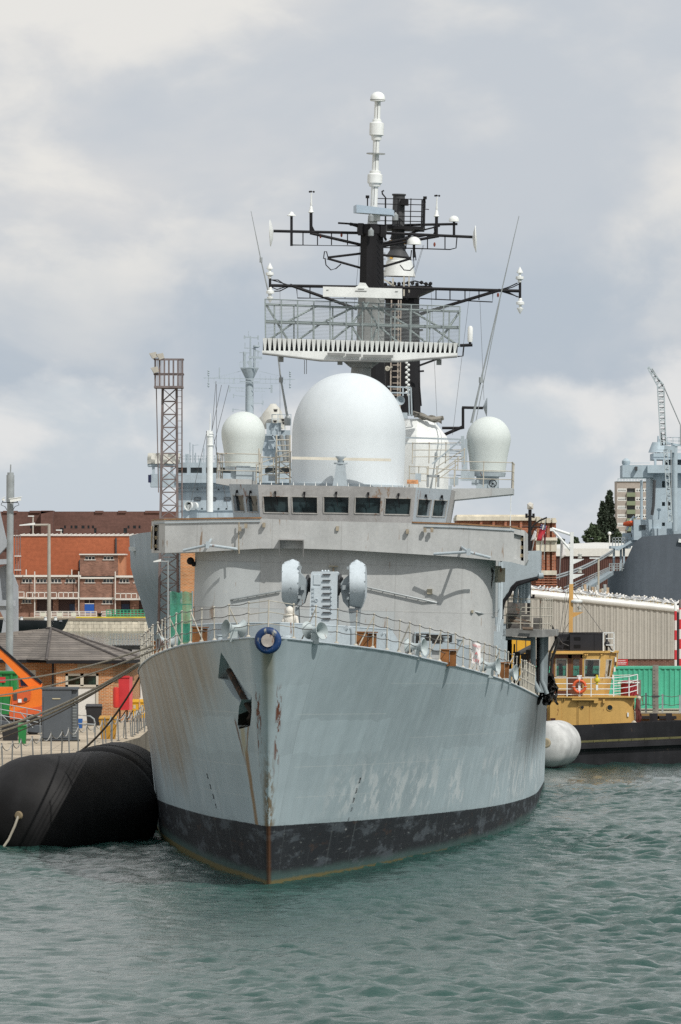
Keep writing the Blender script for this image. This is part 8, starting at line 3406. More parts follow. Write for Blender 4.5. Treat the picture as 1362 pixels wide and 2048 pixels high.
for a_, b_ in (((1144, 1180), (1206, 1266)), ((1142, 1110), (1115, 1300)), ((1142, 1172), (1120, 1300)), ((1141, 1240), (1112, 1290)), ((1143, 1072), (1133, 1205))):
    mb.tube(mk(*a_), mk(*b_), .012, n=4)
mb.build('mast_stay', m_wire, tm_)

# ================================================================== RIGHT: CONTAINERS, SHED, PILES
m_cont = M('green_container_paint', (.075, .40, .265), .5, .10, .8, streak=.10, rust=.03)
for px0, px1, D, lab in ((1062, 1311, 371.4, 'green corrugated container left of the grey timber pile'), (1315, 1560, 371.4, 'green corrugated container at the right edge of the photo')):
    o = thing('green_container', lab, 'container', tuple(P((px0 + px1) / 2, 1425, D)), 'green containers behind the tug')
    x0, x1 = P(px0, 0, D).x, P(px1, 0, D).x
    z1 = P(0, 1333, D).z
    z0 = QZ + .12
    mb = MB()
    n_ = round((x1 - x0) / .28)
    top_, bot_ = [], []
    for i in range(n_):
        a_ = x0 + .1 + (x1 - x0 - .2) * i / n_
        st_ = (x1 - x0 - .2) / n_
        for f_, d_ in ((.0, .0), (.30, .0), (.45, .05), (.85, .05), (1.0, 0)):
            top_.append((a_ + st_ * f_, D + .03 + d_, z1 - .1))
            bot_.append((a_ + st_ * f_, D + .03 + d_, z0 + .12))
    mb.grid([bot_, top_])
    mb.box(x0, x1, D + .12, D + 2.4, z0, z1)
    mb.build('side_panel', m_cont, o, smooth=20)
    mb = MB()
    for b_ in ((x0, x1, D, D + .13, z1 - .12, z1 + .004), (x0, x1, D, D + .13, z0, z0 + .14), (x0, x0 + .12, D - .004, D + .13, z0, z1), (x1 - .12, x1, D - .004, D + .13, z0, z1)):
        mb.box(*b_)
    mb.build('container_frame', m_cont, o)
    mb = MB()
    for sx in (x0 + .05, x1 - .23):
        for sz in (z0, z1 - .1):
            mb.box(sx, sx + .18, D - .012, D + .1, sz, sz + .11)
    mb.build('corner_casting', m_cont, o)
MB()
# timber pile with ladder marks and rail posts on the wharf edge
o = thing('timber_pile', 'grey square timber pile standing in front of the green containers', 'pile', tuple(P(1312, 1432, 366.5)))
b_ = px_box(1305.5, 1317, 1330, 1440, 366.2, .3)
MB().box(b_[0], b_[1], b_[2], b_[3], 0, b_[5]).build('post', M('weathered_timber', (.20, .185, .16), .9, .25, 2.5, streak=.2), o)
mb = MB()
for k in range(12):
    mb.box(b_[0] + .03, b_[0] + .12, b_[2] - .008, b_[2] - .002, b_[5] - .3 - k * .18, b_[5] - .28 - k * .18)
mb.box(b_[0] - .05, b_[1] + .05, b_[2] - .02, b_[3] + .02, b_[4] + 1.2, b_[4] + 1.28)
mb.build('gauge_mark', m_dkgrey, o)
o = thing('quay_fence', 'slim grey rail posts with a wire along the wharf edge behind the tug', 'fence', tuple(P(1300, 1430, 367)))
for x_, yt in ((1292, 1386), (1325, 1388), (1360, 1390)):
    MB().bar(P(x_, 1432, 367), P(x_, yt, 367), .09).build('post', m_steel, o)
mb = MB()
for y_ in (1391, 1408):
    mb.path([P(1280, y_ + 3, 367), P(1292, y_, 367), P(1308, y_ + 4, 367), P(1325, y_, 367), P(1343, y_ + 3, 367), P(1362, y_, 367)], .018, 5)
mb.build('fence_wire', m_wire, o)
o = thing('timber_pile', 'short weathered pile top behind the tug rail', 'pile', tuple(P(1278, 1430, 368)))
b_ = px_box(1275, 1282, 1360, 1430, 368, .25)
MB().box(*b_).build('post', M('weathered_timber', (.20, .185, .16)), o)

# corrugated shed with a sloping roof edge
DSH = 420.0
m_clad = M('grey_cladding', (.40, .385, .345), .6, .05, .4, streak=.05, ss=(1.2, 1.2, .08))
sh = thing('corrugated_shed', 'pale grey corrugated shed with a sloping white roof edge behind the tug', 'shed', (P(1200, 0, DSH).x, DSH, QZ))
sx_ = lambda x_: P(x_, 0, DSH).x
sz_ = lambda y_: P(0, y_, DSH).z
topy = lambda x_: 1193 + (1223 - 1193) * (x_ - 1062) / (1350 - 1062)
mb = MB()
xs0, xs1 = 960, 1350
mb.add([(sx_(xs0), DSH, sz_(1318)), (sx_(xs1), DSH, sz_(1318)), (sx_(xs1), DSH, sz_(topy(xs1))), (sx_(xs0), DSH, sz_(topy(xs0)))], [(0, 1, 2, 3)])
mb.add([(sx_(xs1), DSH, sz_(1318)), (sx_(xs1), DSH + 30, sz_(1318)), (sx_(xs1), DSH + 30, sz_(topy(xs1))), (sx_(xs1), DSH, sz_(topy(xs1)))], [(0, 1, 2, 3)])
k = xs0 + 3
while k < xs1 - 3:
    for d0, w_, dep in ((0, .07, .05), (4.4, .035, .02), (8.0, .035, .02)):
        if k + d0 < xs1 - 1:
            mb.prism([(sx_(k + d0) - w_, DSH, sz_(1318)), (sx_(k + d0) + w_, DSH, sz_(1318)), (sx_(k + d0) + w_, DSH, sz_(topy(k + d0))), (sx_(k + d0) - w_, DSH, sz_(topy(k + d0)))], (0, -dep, 0))
    k += 11.35
mb.build('cladding', m_clad, sh, smooth=0)
mb = MB()
mb.box(sx_(xs0), sx_(xs1), DSH + .05, DSH + 30, QZ, sz_(1318))
mb.build('brick_plinth', brick('plinth_brick', (.13, .052, .036), (.2, .15, .12)), sh, smooth=0)
mb = MB()
for (dy0, dy1, y_, dd) in ((-14, -9, .1, 0), ):
    pass
rows = []
for x_ in (xs0 - 6, xs1 + 22):
    y0 = topy(x_)
    rows.append([(sx_(x_), DSH - .12, sz_(y0 + 1)), (sx_(x_), DSH - .22, sz_(y0 - 3)), (sx_(x_), DSH - .22, sz_(y0 - 6)), (sx_(x_), DSH - .05, sz_(y0 - 9.5)), (sx_(x_), DSH + .25, sz_(y0 - 11.5)), (sx_(x_), DSH + .6, sz_(y0 - 12.5)), (sx_(x_), DSH + 30, sz_(y0 - 14))])
mb.grid(rows)
mb.grid([[r_[0], (r_[0][0], DSH + 30, r_[0][2])] for r_ in rows])
mb.build('roof', M('white_roof_sheet', (.68, .69, .67), .6, .08, .6, rust=.04, rustcol=(.4, .38, .33)), sh, smooth=50)
o = thing('red_sign', 'small red sign with white lines of writing on the shed plinth', 'sign', (sx_(1244), DSH, sz_(1331)))
MB().box(sx_(1232), sx_(1256), DSH - .04, DSH - .06 + .08, sz_(1331), sz_(1318.5)).build('sign_board', M('sign_red', (.42, .03, .035), .6, .1, 2), o)
mb = MB()
for tx_, yy, s_ in (('QUAY', 1321.2, .12), ('NO ENTRY', 1325, .10), ('KEEP OUT', 1328.3, .10)):
    pass
for yy, xa_, xb_2 in ((1321.5, 1236, 1251), (1325, 1235, 1253), (1328, 1235, 1252)):
    k = xa_
    while k < xb_2:
        w_ = random.uniform(1.2, 3.0)
        mb.box(sx_(k), sx_(min(k + w_, xb_2)), DSH - .05, DSH - .042, sz_(yy + .55), sz_(yy - .55))
        k += w_ + .6
mb.build('sign_writing', m_white, o)
# gulls along the roof edge
m_gull = M('gull_white', (.72, .72, .71), .8, .05, 6)
m_gullg = M('gull_grey_wing', (.34, .36, .38), .8, .1, 6)


def make_gull():
    g = MB()
    prof = [(.001, -.24), (.035, -.2), (.075, -.08), (.085, .02), (.07, .11), (.035, .17), (.001, .19)]
    g.lathe(prof, (0, 0, .17), 10, (1, 0, .25))
    g.ball((.17, 0, .28), .048, 8)
    g.lathe([(.05, -.06), (.04, 0), (.035, .05)], (.15, 0, .23), 8, (.4, 0, 1))
    o = solo(g, 'gull', m_gull, 'white gull perched on the edge of the shed roof', 'gull', (0, 0, 0), 'gulls perched along the shed roof', None, 60)
    w = MB()
    for s_ in (-1, 1):
        w.prism([(.09, s_ * .07, .22), (-.05, s_ * .085, .19), (-.27, s_ * .02, .13), (-.12, s_ * .075, .24), (.04, s_ * .06, .26)], (0, s_ * .012, 0))
    w.build('wing', m_gullg, o, Vector((0, 0, 0)))
    b = MB()
    b.lathe([(.014, 0), (.001, .06)], (.21, 0, .275), 6, (1, 0, -.2))
    b.build('beak', M('yellow_beak', (.6, .4, .04), .6), o, Vector((0, 0, 0)))
    l = MB()
    for s_ in (-1, 1):
        l.tube((.02, s_ * .035, 0), (.02, s_ * .035, .11), .008, n=5)
    l.build('legs', M('yellow_beak', (.6, .4, .04), .6), o, Vector((0, 0, 0)))
    return o


gull0 = make_gull()
rng = random.Random(12)
spots = [1063, 1068, 1079, 1086, 1094, 1101, 1108, 1116, 1121, 1136] + list(np.arange(1150, 1356, 4.6))
for i, x_ in enumerate(spots):
    o = gull0 if i == 0 else copy_tree(gull0)
    x_ += rng.uniform(-1.6, 1.6)
    dy = rng.uniform(.25, 1.4)
    zr_ = sz_(topy(x_) - 11.5 - (dy - .25) * .5)
    o.location = (sx_(x_), DSH + dy, zr_ + .005)
    o.rotation_euler = (0, 0, R(rng.choice([0, 180]) + rng.uniform(-70, 70)))
    s_ = rng.uniform(1.0, 1.3)
    o.scale = (s_, s_, s_)

# red and white poles
m_rw = bpy.data.materials.new('red_white_bands')
m_rw.use_nodes = True
t = NT(m_rw.node_tree)
z = t.sep(t.coord('Object'))[2]
b_ = t.math('LESS_THAN', t.math('FRACT', t.mul(z, 1 / 1.14)), .5)
t.out(t.mix(b_, (.62, .60, .58), (.50, .03, .04)), .5)
for x_, yt, lab, D in ((1351, 1222, 'red and white banded pole at the shed corner, left of the two', 405), (1360.5, 1216, 'red and white banded pole with a brown top, nearest the right edge', 404)):
    b_ = Vector((P(x_, 0, D).x, D, QZ - (.5 if x_ > 1355 else 0)))
    o = thing('striped_pole', lab, 'pole', tuple(b_))
    MB().tube(b_, P(x_, yt, D), .075, n=12).build('post', m_rw, o)
    MB().lathe([(.085, 0), (.085, .35), (.04, .5), (.001, .52)], P(x_, yt, D), 10).build('pole_cap', m_rusty if x_ > 1355 else m_white, o)

# yellow plant on the wharf seen under the platform
o = thing('yellow_generator', 'yellow plant seen through the opening under the side platform', 'machine', tuple(P(1045, 1425, 385)))
b_ = px_box(1022, 1064, 1280, 1420, 385, 2.5)
MB().box(*b_).build('machine_body', M('plant_yellow', (.60, .33, .03), .5, .08, 1), o)
mb = MB()
for k in range(4):
    mb.box(b_[0] + .3 + k * .5, b_[0] + .33 + k * .5, b_[2] - .03, b_[2], b_[4], b_[5])
mb.build('panel_seam', m_dkgrey, o)
mb = MB().tube(P(1028, 1312, 384), P(1066, 1292, 384), .14, n=10)
mb.build('exhaust', m_dkgrey, o)

# ================================================================== RIGHT: BACKGROUND
# banded brick pumping tower
DR = 520.0
m_rbrick = brick('red_brick_tower', (.34, .115, .06), (.36, .26, .2), .3, .11, var=.3)
m_rstone = M('cornice_stone', (.62, .58, .48), .9, .12, .6, streak=.15)
o = thing('banded_brick_building', 'red brick building with pale stone bands behind the bridge wing at right', 'building', (P(1040, 0, DR).x, DR, QZ))
rx_ = lambda x_: P(x_, 0, DR).x
rzz = lambda y_: P(0, y_, DR).z
mb = MB()
mb.box(rx_(915), rx_(1078), DR + .6, DR + 14, QZ, rzz(1041))
mb.box(rx_(1073), rx_(1112), DR, DR + 14, QZ, rzz(1045))
for x0 in (1073, 1082.5, 1092.5, 1103):
    mb.box(rx_(x0 + .6), rx_(x0 + 7), DR - .3, DR, QZ, rzz(1045))
for k in range(12):
    mb.box(rx_(1071.5), rx_(1113), DR - .42, DR + 1, rzz(1153 + k * 5 + 2.5), rzz(1153 + k * 5))
    if k < 8:
        mb.box(rx_(1071.5), rx_(1080), DR - .42, DR + 1, rzz(1104 + k * 4.6 + 2.2), rzz(1104 + k * 4.6))
for x0 in (960, 985, 1009, 1040):
    mb.box(rx_(x0), rx_(x0 + 5), DR + .4, DR + .6, QZ, rzz(1041))
mb.build('wall', m_rbrick, o, smooth=0)
mb = MB()
mb.box(rx_(913), rx_(1078), DR + .3, DR + 14, rzz(1041), rzz(1033))
mb.box(rx_(915), rx_(1060), DR + 2, DR + 14, rzz(1033), rzz(1029))
mb.box(rx_(1072), rx_(1113), DR - .5, DR + 14, rzz(1045), rzz(1040))
for x0 in (1073, 1083, 1093, 1104):
    mb.box(rx_(x0), rx_(x0 + 7.5), DR - .6, DR + 2, rzz(1046), rzz(1036 if x0 > 1080 else 1034))
mb.box(rx_(1070), rx_(1114), DR - .75, DR + 14, rzz(1081), rzz(1075))
mb.box(rx_(1072), rx_(1113), DR - .5, DR + 14, rzz(1103), rzz(1081))
mb.box(rx_(1071), rx_(1113), DR - .55, DR + 14, rzz(1150), rzz(1141))
mb.build('stone_band', m_rstone, o, smooth=0)
mb = MB()
for x0 in (1079, 1089, 1099):
    mb.box(rx_(x0), rx_(x0 + 3), DR - .52, DR - .48, rzz(1101), rzz(1084))
mb.build('groove_shade', M('shadow_stone', (.33, .29, .23), .9), o, smooth=0)  # thin strips in darker stone paint the shade of grooves

# lantern mast
DLm = 398.0
o = thing('lantern_mast', 'black mast with a square grey lantern on top beside the bridge wing', 'mast', (P(1058, 0, DLm).x, DLm, QZ))
lk = lambda x_, y_: P(x_, y_, DLm)
mb = MB()
mb.tube(Vector((lk(1056, 0).x, DLm, QZ)), lk(1060, 1019), .13, .10, 10)
for y_ in (1036, 1198):
    mb.tube(lk(1052, y_ - 3), lk(1068, y_ - 3), .05)
    for x_ in (1053, 1067):
        mb.tube(lk(x_, y_), lk(x_, y_ - 9), .07)
mb.path([lk(1061, 1062), lk(1068, 1049), lk(1080, 1041), lk(1094, 1035)], .05, 7)
mb.tube(lk(1044, 1054), lk(1082, 1054), .04)
mb.tube(lk(1064, 1070), lk(1064, 1100), .03)
mb.build('post', m_black, o)
c_ = lk(1060.5, 1013)
mb = MB()
mb.box(c_.x - .17, c_.x + .17, DLm - .17, DLm + .17, c_.z - .16, c_.z + .14)
mb.add([(c_.x - .19, DLm - .19, c_.z + .14), (c_.x + .19, DLm - .19, c_.z + .14), (c_.x + .19, DLm + .19, c_.z + .14), (c_.x - .19, DLm + .19, c_.z + .14), (c_.x, DLm, c_.z + .26)], [(0, 1, 4), (1, 2, 4), (2, 3, 4), (3, 0, 4), (0, 3, 2, 1)])
mb.add([(c_.x - .17, DLm - .175, c_.z - .16), (c_.x + .17, DLm - .175, c_.z - .16), (c_.x + .17, DLm - .175, c_.z + .14), (c_.x - .17, DLm - .175, c_.z + .14), (c_.x, DLm - .30, c_.z)], [(0, 1, 4), (1, 2, 4), (2, 3, 4), (3, 0, 4)])
mb.build('lantern', M('lantern_grey', (.48, .47, .43), .5, .1, 4), o, smooth=0)


# flags on leaning staffs
def flag(pts, staff, D, mat, name, label, emblem=None):
    base = P(*staff[0], D)
    o = thing(name, label, 'flag', tuple(base))
    MB().tube(base, P(*staff[1], D), .025, n=6).build('staff', m_steel, o)
    mb = MB()
    a_, b_, c_, d_ = [P(*p_, D) for p_ in pts]
    rows = []
    for j in range(7):
        v_ = j / 6
        r_ = []
        for i in range(9):
            u = i / 8
            p_ = (a_.lerp(b_, u)).lerp(d_.lerp(c_, u), v_)
            p_.y += .10 * math.sin(u * 6 + v_ * 2.5)
            r_.append(p_)
        rows.append(r_)
    mb.grid(rows)
    f_ = mb.build('cloth', mat, o, smooth=70)
    sd = f_.modifiers.new('thickness', 'SOLIDIFY')
    sd.thickness = .006
    return o, (a_, b_, c_, d_)


m_fw = M('white_flag_cloth', (.62, .62, .62), .85, .08, 3)
o, q = flag([(1082, 1048), (1094, 1052), (1085, 1082), (1073, 1081)], ((1076, 1130), (1091, 1040)), 392, M('red_ensign_cloth', (.50, .04, .06), .85, .1, 3), 'red_ensign', 'drooping red ensign on a leaning staff beside the brick tower')
mb = MB()
a_, b_, c_, d_ = q
mb.quad(a_ + Vector((0, -.13, 0)), a_.lerp(b_, .9) + Vector((0, -.13, 0)), a_.lerp(b_, .9).lerp(c_, .3) + Vector((0, -.13, 0)), a_.lerp(d_, .3) + Vector((0, -.13, 0)))
cn = mb.build('canton', M('navy_canton', (.02, .03, .13), .8), o, smooth=0)
mb = MB()
cc = [a_, a_.lerp(b_, .9), a_.lerp(b_, .9).lerp(c_, .3), a_.lerp(d_, .3)]
off_ = Vector((0, -.14, 0))
mb.bar(cc[0] + off_, cc[2] + off_, .05, .01)
mb.bar(cc[1] + off_, cc[3] + off_, .05, .01)
mb.bar((cc[0] + cc[1]) / 2 + off_, (cc[2] + cc[3]) / 2 + off_, .06, .01)
mb.bar((cc[0] + cc[3]) / 2 + off_, (cc[1] + cc[2]) / 2 + off_, .06, .01)
mb.build('canton_cross', m_fw, o, smooth=0)
flag([(1069, 1061), (1073, 1064), (1072, 1078), (1061, 1082)], ((1058, 1130), (1073, 1058)), 391, m_fw, 'white_flag', 'white flag hanging left of the red ensign')
flag([(1122, 1080), (1127, 1090), (1132, 1111), (1120, 1119)], ((1119, 1160), (1122, 1076)), 396, m_fw, 'white_flag', 'white flag hanging against the brown shed left of the tug mast')
flag([(1088, 1068), (1092, 1066), (1091, 1090), (1088, 1088)], ((1088, 1120), (1091, 1064)), 393, M('maroon_pennant', (.11, .02, .03), .8), 'maroon_pennant', 'narrow dark maroon pennant right of the red ensign')

# brown shed with a white roof
DBS = 820.0
o = thing('brown_shed', 'large brown clad shed with a white roof in the right background', 'shed', (P(1180, 0, DBS).x, DBS, QZ))
bx2 = lambda x_: P(x_, 0, DBS).x
bz2 = lambda y_: P(0, y_, DBS).z
mb = MB()
mb.box(bx2(1040), bx2(1330), DBS, DBS + 40, QZ, bz2(1112))
for k in range(1042, 1330, 4):
    mb.box(bx2(k) - .05, bx2(k) + .05, DBS - .08, DBS, QZ, bz2(1112))
mb.build('cladding', M('brown_cladding', (.085, .040, .033), .75, .2, .3, streak=.2, ss=(.6, .6, .04)), o, smooth=0)
mb = MB()
mb.prism([(bx2(1036), DBS - .3, bz2(1112)), (bx2(1334), DBS - .3, bz2(1113)), (bx2(1334), DBS - .3, bz2(1099)), (bx2(1036), DBS - .3, bz2(1099))], (0, .5, 0))
mb.prism([(bx2(1036), DBS - .3, bz2(1099)), (bx2(1334), DBS - .3, bz2(1099)), (bx2(1334), DBS + 40, bz2(1085) - .1), (bx2(1215), DBS + 40, bz2(1084)), (bx2(1036), DBS + 40, bz2(1094))], (0, .0, .12))
mb.build('roof', M('white_shed_roof', (.60, .61, .58), .6, .05, .2), o, smooth=20)
o = thing('yard_lamp', 'slim yard lamp post in front of the brown shed', 'street lamp', (P(1197, 0, 700).x, 560, QZ))
MB().tube((P(1197, 0, 560).x, 560, QZ), P(1197, 1117, 560), .08, n=8).build('post', M('pale_lamp_post', (.48, .44, .36), .7), o)
MB().box(P(1179, 0, 560).x, P(1198, 0, 560).x, 559.8, 560.2, P(0, 1117.5, 560).z, P(0, 1115, 560).z).build('lamp_head', m_white, o)
o = thing('ball_lamp', 'small white ball lamp post by the poplar over the white roof', 'lamp', tuple(P(1219, 1095, 790)))
MB().tube(P(1219, 1100, 790), P(1219, 1068, 790), .07, n=6).build('post', m_white, o)
MB().ball(P(1219, 1067, 790), .22, 10).build('lamp_globe', m_white, o)

# ---- dark grey cargo ship
DC = 600.0
cg = thing('cargo_ship', 'dark grey hulled cargo ship with pale blue grey upperworks at the right edge', 'ship', (P(1330, 0, DC).x, DC, 0))
cxp = lambda x_, D=DC: P(x_, 0, D).x
czp = lambda y_, D=DC: P(0, y_, D).z
m_chull = M('cargo_hull_grey', (.092, .110, .132), .55, .08, .25, streak=.08)
m_cup = M('cargo_upper_blue_grey', (.37, .45, .50), .6, .05, .3, streak=.06)
mb = MB()
prof_l = []
# plan: rounded stern at the left, long side to the right
plan = []
for i in range(9):
    a_ = math.pi + i / 8 * math.pi / 2
    plan.append((cxp(1218) + 3.5 + 3.5 * math.cos(a_) * 1.0, DC + 3.5 + 3.5 * math.sin(a_)))
plan += [(cxp(1218) + 3.5 + k * 1.0, DC) for k in range(1, 12)] + [(cxp(1218) + 20 + k * 10, DC) for k in range(0, 6)]


def hull_top(x_):
    p_ = 681 + x_ / DC * F
    pts = [(1210, 1143), (1246, 1141), (1249, 1136), (1262, 1091), (1280, 1074), (1300, 1072), (1362, 1067), (1600, 1056)]
    for (a1, b1), (a2, b2) in zip(pts, pts[1:]):
        if p_ <= a2:
            return czp(b1 + (b2 - b1) * (p_ - a1) / (a2 - a1))
    return czp(1056)


xs_ = []
for (xa_, ya_), (xb_3, yb_3) in zip(plan, plan[1:]):
    n_ = max(1, int(math.hypot(xb_3 - xa_, yb_3 - ya_) / .35)) if xa_ < cxp(1300) else 1
    xs_ += [(xa_ + (xb_3 - xa_) * i / n_, ya_ + (yb_3 - ya_) * i / n_) for i in range(n_)]
xs_.append(plan[-1])
zbk = czp(1201)
mb.grid([[(x_, y_, zbk), (x_, y_, zbk + 1.5), (x_, y_, hull_top(x_))] for x_, y_ in xs_])
mb.grid([[(x_, y_, zbk + 2.2), (x_, y_ + 18, zbk + 2.2)] for x_, y_ in xs_])
mb.build('hull', m_chull, cg, smooth=30)
mb = MB()
mb.grid([[(x_, y_, -1), (x_, y_, zbk)] for x_, y_ in xs_])
mb.build('boot_top', m_tugblk, cg, smooth=30)
mb = MB()
mb.bar(P(1357, 1081, DC - .1), P(1375, 1084, DC - .1), .35, .3)
mb.build('hull_opening', m_white, cg)


def cbox(mb, x0, x1, y0, y1, d0, d1, D=DC):
    mb.box(P(x0, 0, D + d0).x, P(x1, 0, D + d0).x, D + d0, D + d1, P(0, y1, D + d0).z, P(0, y0, D + d0).z)


mb = MB()
cbox(mb, 1268, 1322, 1039, 1080, 3, 9)
cbox(mb, 1303, 1420, 1057, 1080, 2.5, 10)
mb.build('deck_cabin', m_cup, cg, smooth=0)
mb = MB()
pn = mb.wall(P(1306, 1060, DC + 12), P(1420, 1060, DC + 12), P(1420, 931, DC + 12), P(1306, 931, DC + 12),
             [((x0 - 1306) / 114, (x1 - 1306) / 114, (1060 - y1) / 129, (1060 - y0) / 129) for x0, x1, y0, y1 in ((1324, 1330, 962, 975), (1337, 1342, 962, 975), (1324, 1330, 1004, 1012), (1337, 1341, 1004, 1012), (1324, 1330, 1045, 1052), (1370, 1376, 962, 975))], .3, (0, 1, 0))
mb.quad(P(1306, 1060, DC + 12), P(1306, 1060, DC + 12) + Vector((0, 14, 0)), P(1306, 931, DC + 12) + Vector((0, 14, 0)), P(1306, 931, DC + 12))
cbox(mb, 1245, 1307, 930, 955, 11.5, 17)
cbox(mb, 1295, 1425, 930, 946, 11.0, 26)
cbox(mb, 1307, 1425, 906, 919, 13, 20)
for x_ in (1309, 1326, 1345, 1364):
    cbox(mb, x_, x_ + 4, 919, 931, 13, 14)
cbox(mb, 1330, 1425, 919, 931, 15, 20)
hs = mb.build('accommodation', m_cup, cg, smooth=0)
for fr, bk in pn:
    MB().quad(*bk).build('window_pane', m_glass, hs, smooth=0)
mb = MB()
for x_, y_ in ((1270, 937),):
    cbox(mb, x_, x_ + 5, 933, 941, 11.0, 11.5)
mb.path([P(1309, 960, DC + 11.4), P(1307, 1010, DC + 11.4), P(1304, 1030, DC + 11.4)], .15)
mb.build('wall_fitting', m_dkgrey, cg)
mb = MB()
for x_, y_, r_ in ((1252, 922, .36),):
    mb.lathe([(.2, -.3), (r_, -.05), (r_, .2), (.1, .42)], P(x_, y_ + 4, DC + 12), 14)
for x0, x1, y_ in ((1243, 1300, 926), (1310, 1362, 900)):
    mb.bar(P(x0, y_, DC + 12.5), P(x1, y_, DC + 12.5), .05)
mb.bar(P(1318, 878, DC + 15), P(1318, 906, DC + 15), .2)
mb.lathe([(.9, 0), (.55, .9)], P(1317, 905, DC + 15), 14)
for x_ in (1311, 1318, 1325):
    mb.bar(P(x_, 892, DC + 15), P(x_, 906, DC + 15), .06)
mb.tube(P(1316, 906, DC + 15), P(1316.5, 872, DC + 15), .08)
mb.build('roof_gear', m_cup, cg)
mb = MB()
a_, b_ = P(1279, 1059, DC + 2.95), P(1291, 1050, DC + 2.95)
mb.box(a_.x, b_.x, DC + 2.9, DC + 3.02, a_.z, b_.z)
mb.build('cabin_window', m_glass, cg)
# kingpost with crane jib
mb = MB()
mb.tube(P(1349.5, 1062, DC + 2), P(1349.5, 892, DC + 2), .24 * 1.0, n=14)
mb.bar(P(1329, 898, DC + 1.8), P(1349, 899, DC + 1.8), .55)
mb.lathe([(.3, 0), (.3, .12)], P(1349.5, 893, DC + 2), 14)
mb.bar(P(1330, 885, DC + 2), P(1372, 893, DC + 2), .15)
for y_ in (875, 882, 889):
    mb.bar(P(1334, y_, DC + 2), P(1380, y_, DC + 2), .05)
for x_ in (1334, 1346, 1358):
    mb.bar(P(x_, 875, DC + 2), P(x_, 892, DC + 2), .05)
mb.build('kingpost', m_cup, cg)


def lattice_boom(a_, b_, w0, w1, n_, nm):
    mb = MB()
    a_, b_ = Vector(a_), Vector(b_)
    d_ = (b_ - a_).normalized()
    s1 = d_.cross(Vector((0, 1, 0))).normalized()
    s2 = Vector((0, 1, 0))
    pts = []
    for i in range(n_ + 1):
        u = i / n_
        w_ = w0 + (w1 - w0) * u
        c_ = a_.lerp(b_, u)
        pts.append([c_ + s1 * (w_ / 2 * p_) + s2 * (w_ / 2 * q_) for p_, q_ in ((-1, -1), (1, -1), (1, 1), (-1, 1))])
    for i in range(n_):
        for k in range(4):
            mb.bar(pts[i][k], pts[i + 1][k], .07)
            mb.bar(pts[i][k], pts[i + 1][(k + 1) % 4] if i % 2 else pts[i][(k + 1) % 4], .05)
            mb.bar(pts[i][k], pts[i][(k + 1) % 4], .05)
    return mb.build(nm, M('crane_pale_grey', (.46, .53, .56), .6, .1, 1), cg)


lattice_boom(P(1327, 890, DC + 1), P(1321, 772, DC + 1), .46, .52, 22, 'crane_boom')
lattice_boom(P(1322, 772, DC + 1), P(1296, 734, DC + 1), .5, .14, 8, 'crane_jib')
lattice_boom(P(1331, 900, DC + .5), P(1341, 1045, DC + .5), .3, .3, 22, 'lower_derrick')
mb = MB()
for p_, q_ in (((1329, 776), (1361, 850)), ((1361, 850), (1361, 890)), ((1328, 772), (1331, 890)), ((1298, 734), (1327, 774)), ((1304, 737), (1329, 776)), ((1342, 900), (1343, 1040))):
    mb.tube(P(*p_, DC + 1), P(*q_, DC + 1), .05, n=5)
mb.build('crane_cable', m_steel, cg)
mb = MB()
mb.bar(P(1322, 865, DC + .9), P(1325, 890, DC + .9), .12)
mb.bar(P(1334, 995, DC + .4), P(1337, 1020, DC + .4), .14)
mb.build('crane_block', m_dkgrey, cg)
# stern platform, lifeboat, lattice post and rails
mb = MB()
for x_ in (1226, 1240, 1246):
    cbox(mb, x_, x_ + 4, 1095, 1143, 4, 4.5)
cbox(mb, 1222, 1262, 1092, 1097, 3.5, 8)
mb.bar(P(1230, 1098, DC + 3), P(1250, 1092, DC + 3), .3)
cbox(mb, 1250, 1280, 1074, 1092, 6, 9)
cbox(mb, 1246, 1262, 1066, 1085, 7, 9)
mb.bar(P(1235, 1100, DC + 3), P(1262, 1083, DC + 3), .5, .2)
mb.build('stern_gallery', m_cup, cg, smooth=0)
mb = MB()
for y_ in (1127, 1132, 1137):
    mb.bar(P(1218, y_ + .6, DC + .5), P(1248, y_, DC + .5), .07)
for x_ in range(1219, 1249, 5):
    mb.bar(P(x_, 1142, DC + .5), P(x_, 1127, DC + .5), .08)
for y_ in (1076, 1082):
    mb.bar(P(1224, y_, DC + 4), P(1256, y_ - 2, DC + 4), .07)
for x_ in range(1225, 1258, 6):
    mb.bar(P(x_, 1093, DC + 4), P(x_, 1075, DC + 4), .07)
mb.build('gallery_rail', m_steel, cg)
mb = MB()
c_ = P(1260, 1047, DC + 5)
mb.lathe([(.001, -.62), (.2, -.55), (.3, -.2), (.3, .2), (.2, .55), (.001, .62)], c_, 16, (1, 0, .1), .8)
mb.build('orange_liferaft', m_lb, cg)
mb = MB()
mb.path([P(1253, 1060, DC + 5), P(1262, 1040, DC + 5), P(1268, 1033, DC + 5), P(1274, 1036, DC + 5)], .12)
mb.path([P(1266, 1060, DC + 5.2), P(1268, 1040, DC + 5.2)], .14)
mb.tube(P(1283, 1040, DC + 4), P(1283, 960, DC + 4), .12, n=8)
mb.tube(P(1317, 1040, DC + 4), P(1318, 1022, DC + 4), .06, n=6)
mb.lathe([(.12, 0), (.2, .1), (.2, .2), (.05, .25)], P(1318, 1022, DC + 4), 10)
mb.build('davit', m_cup, cg)

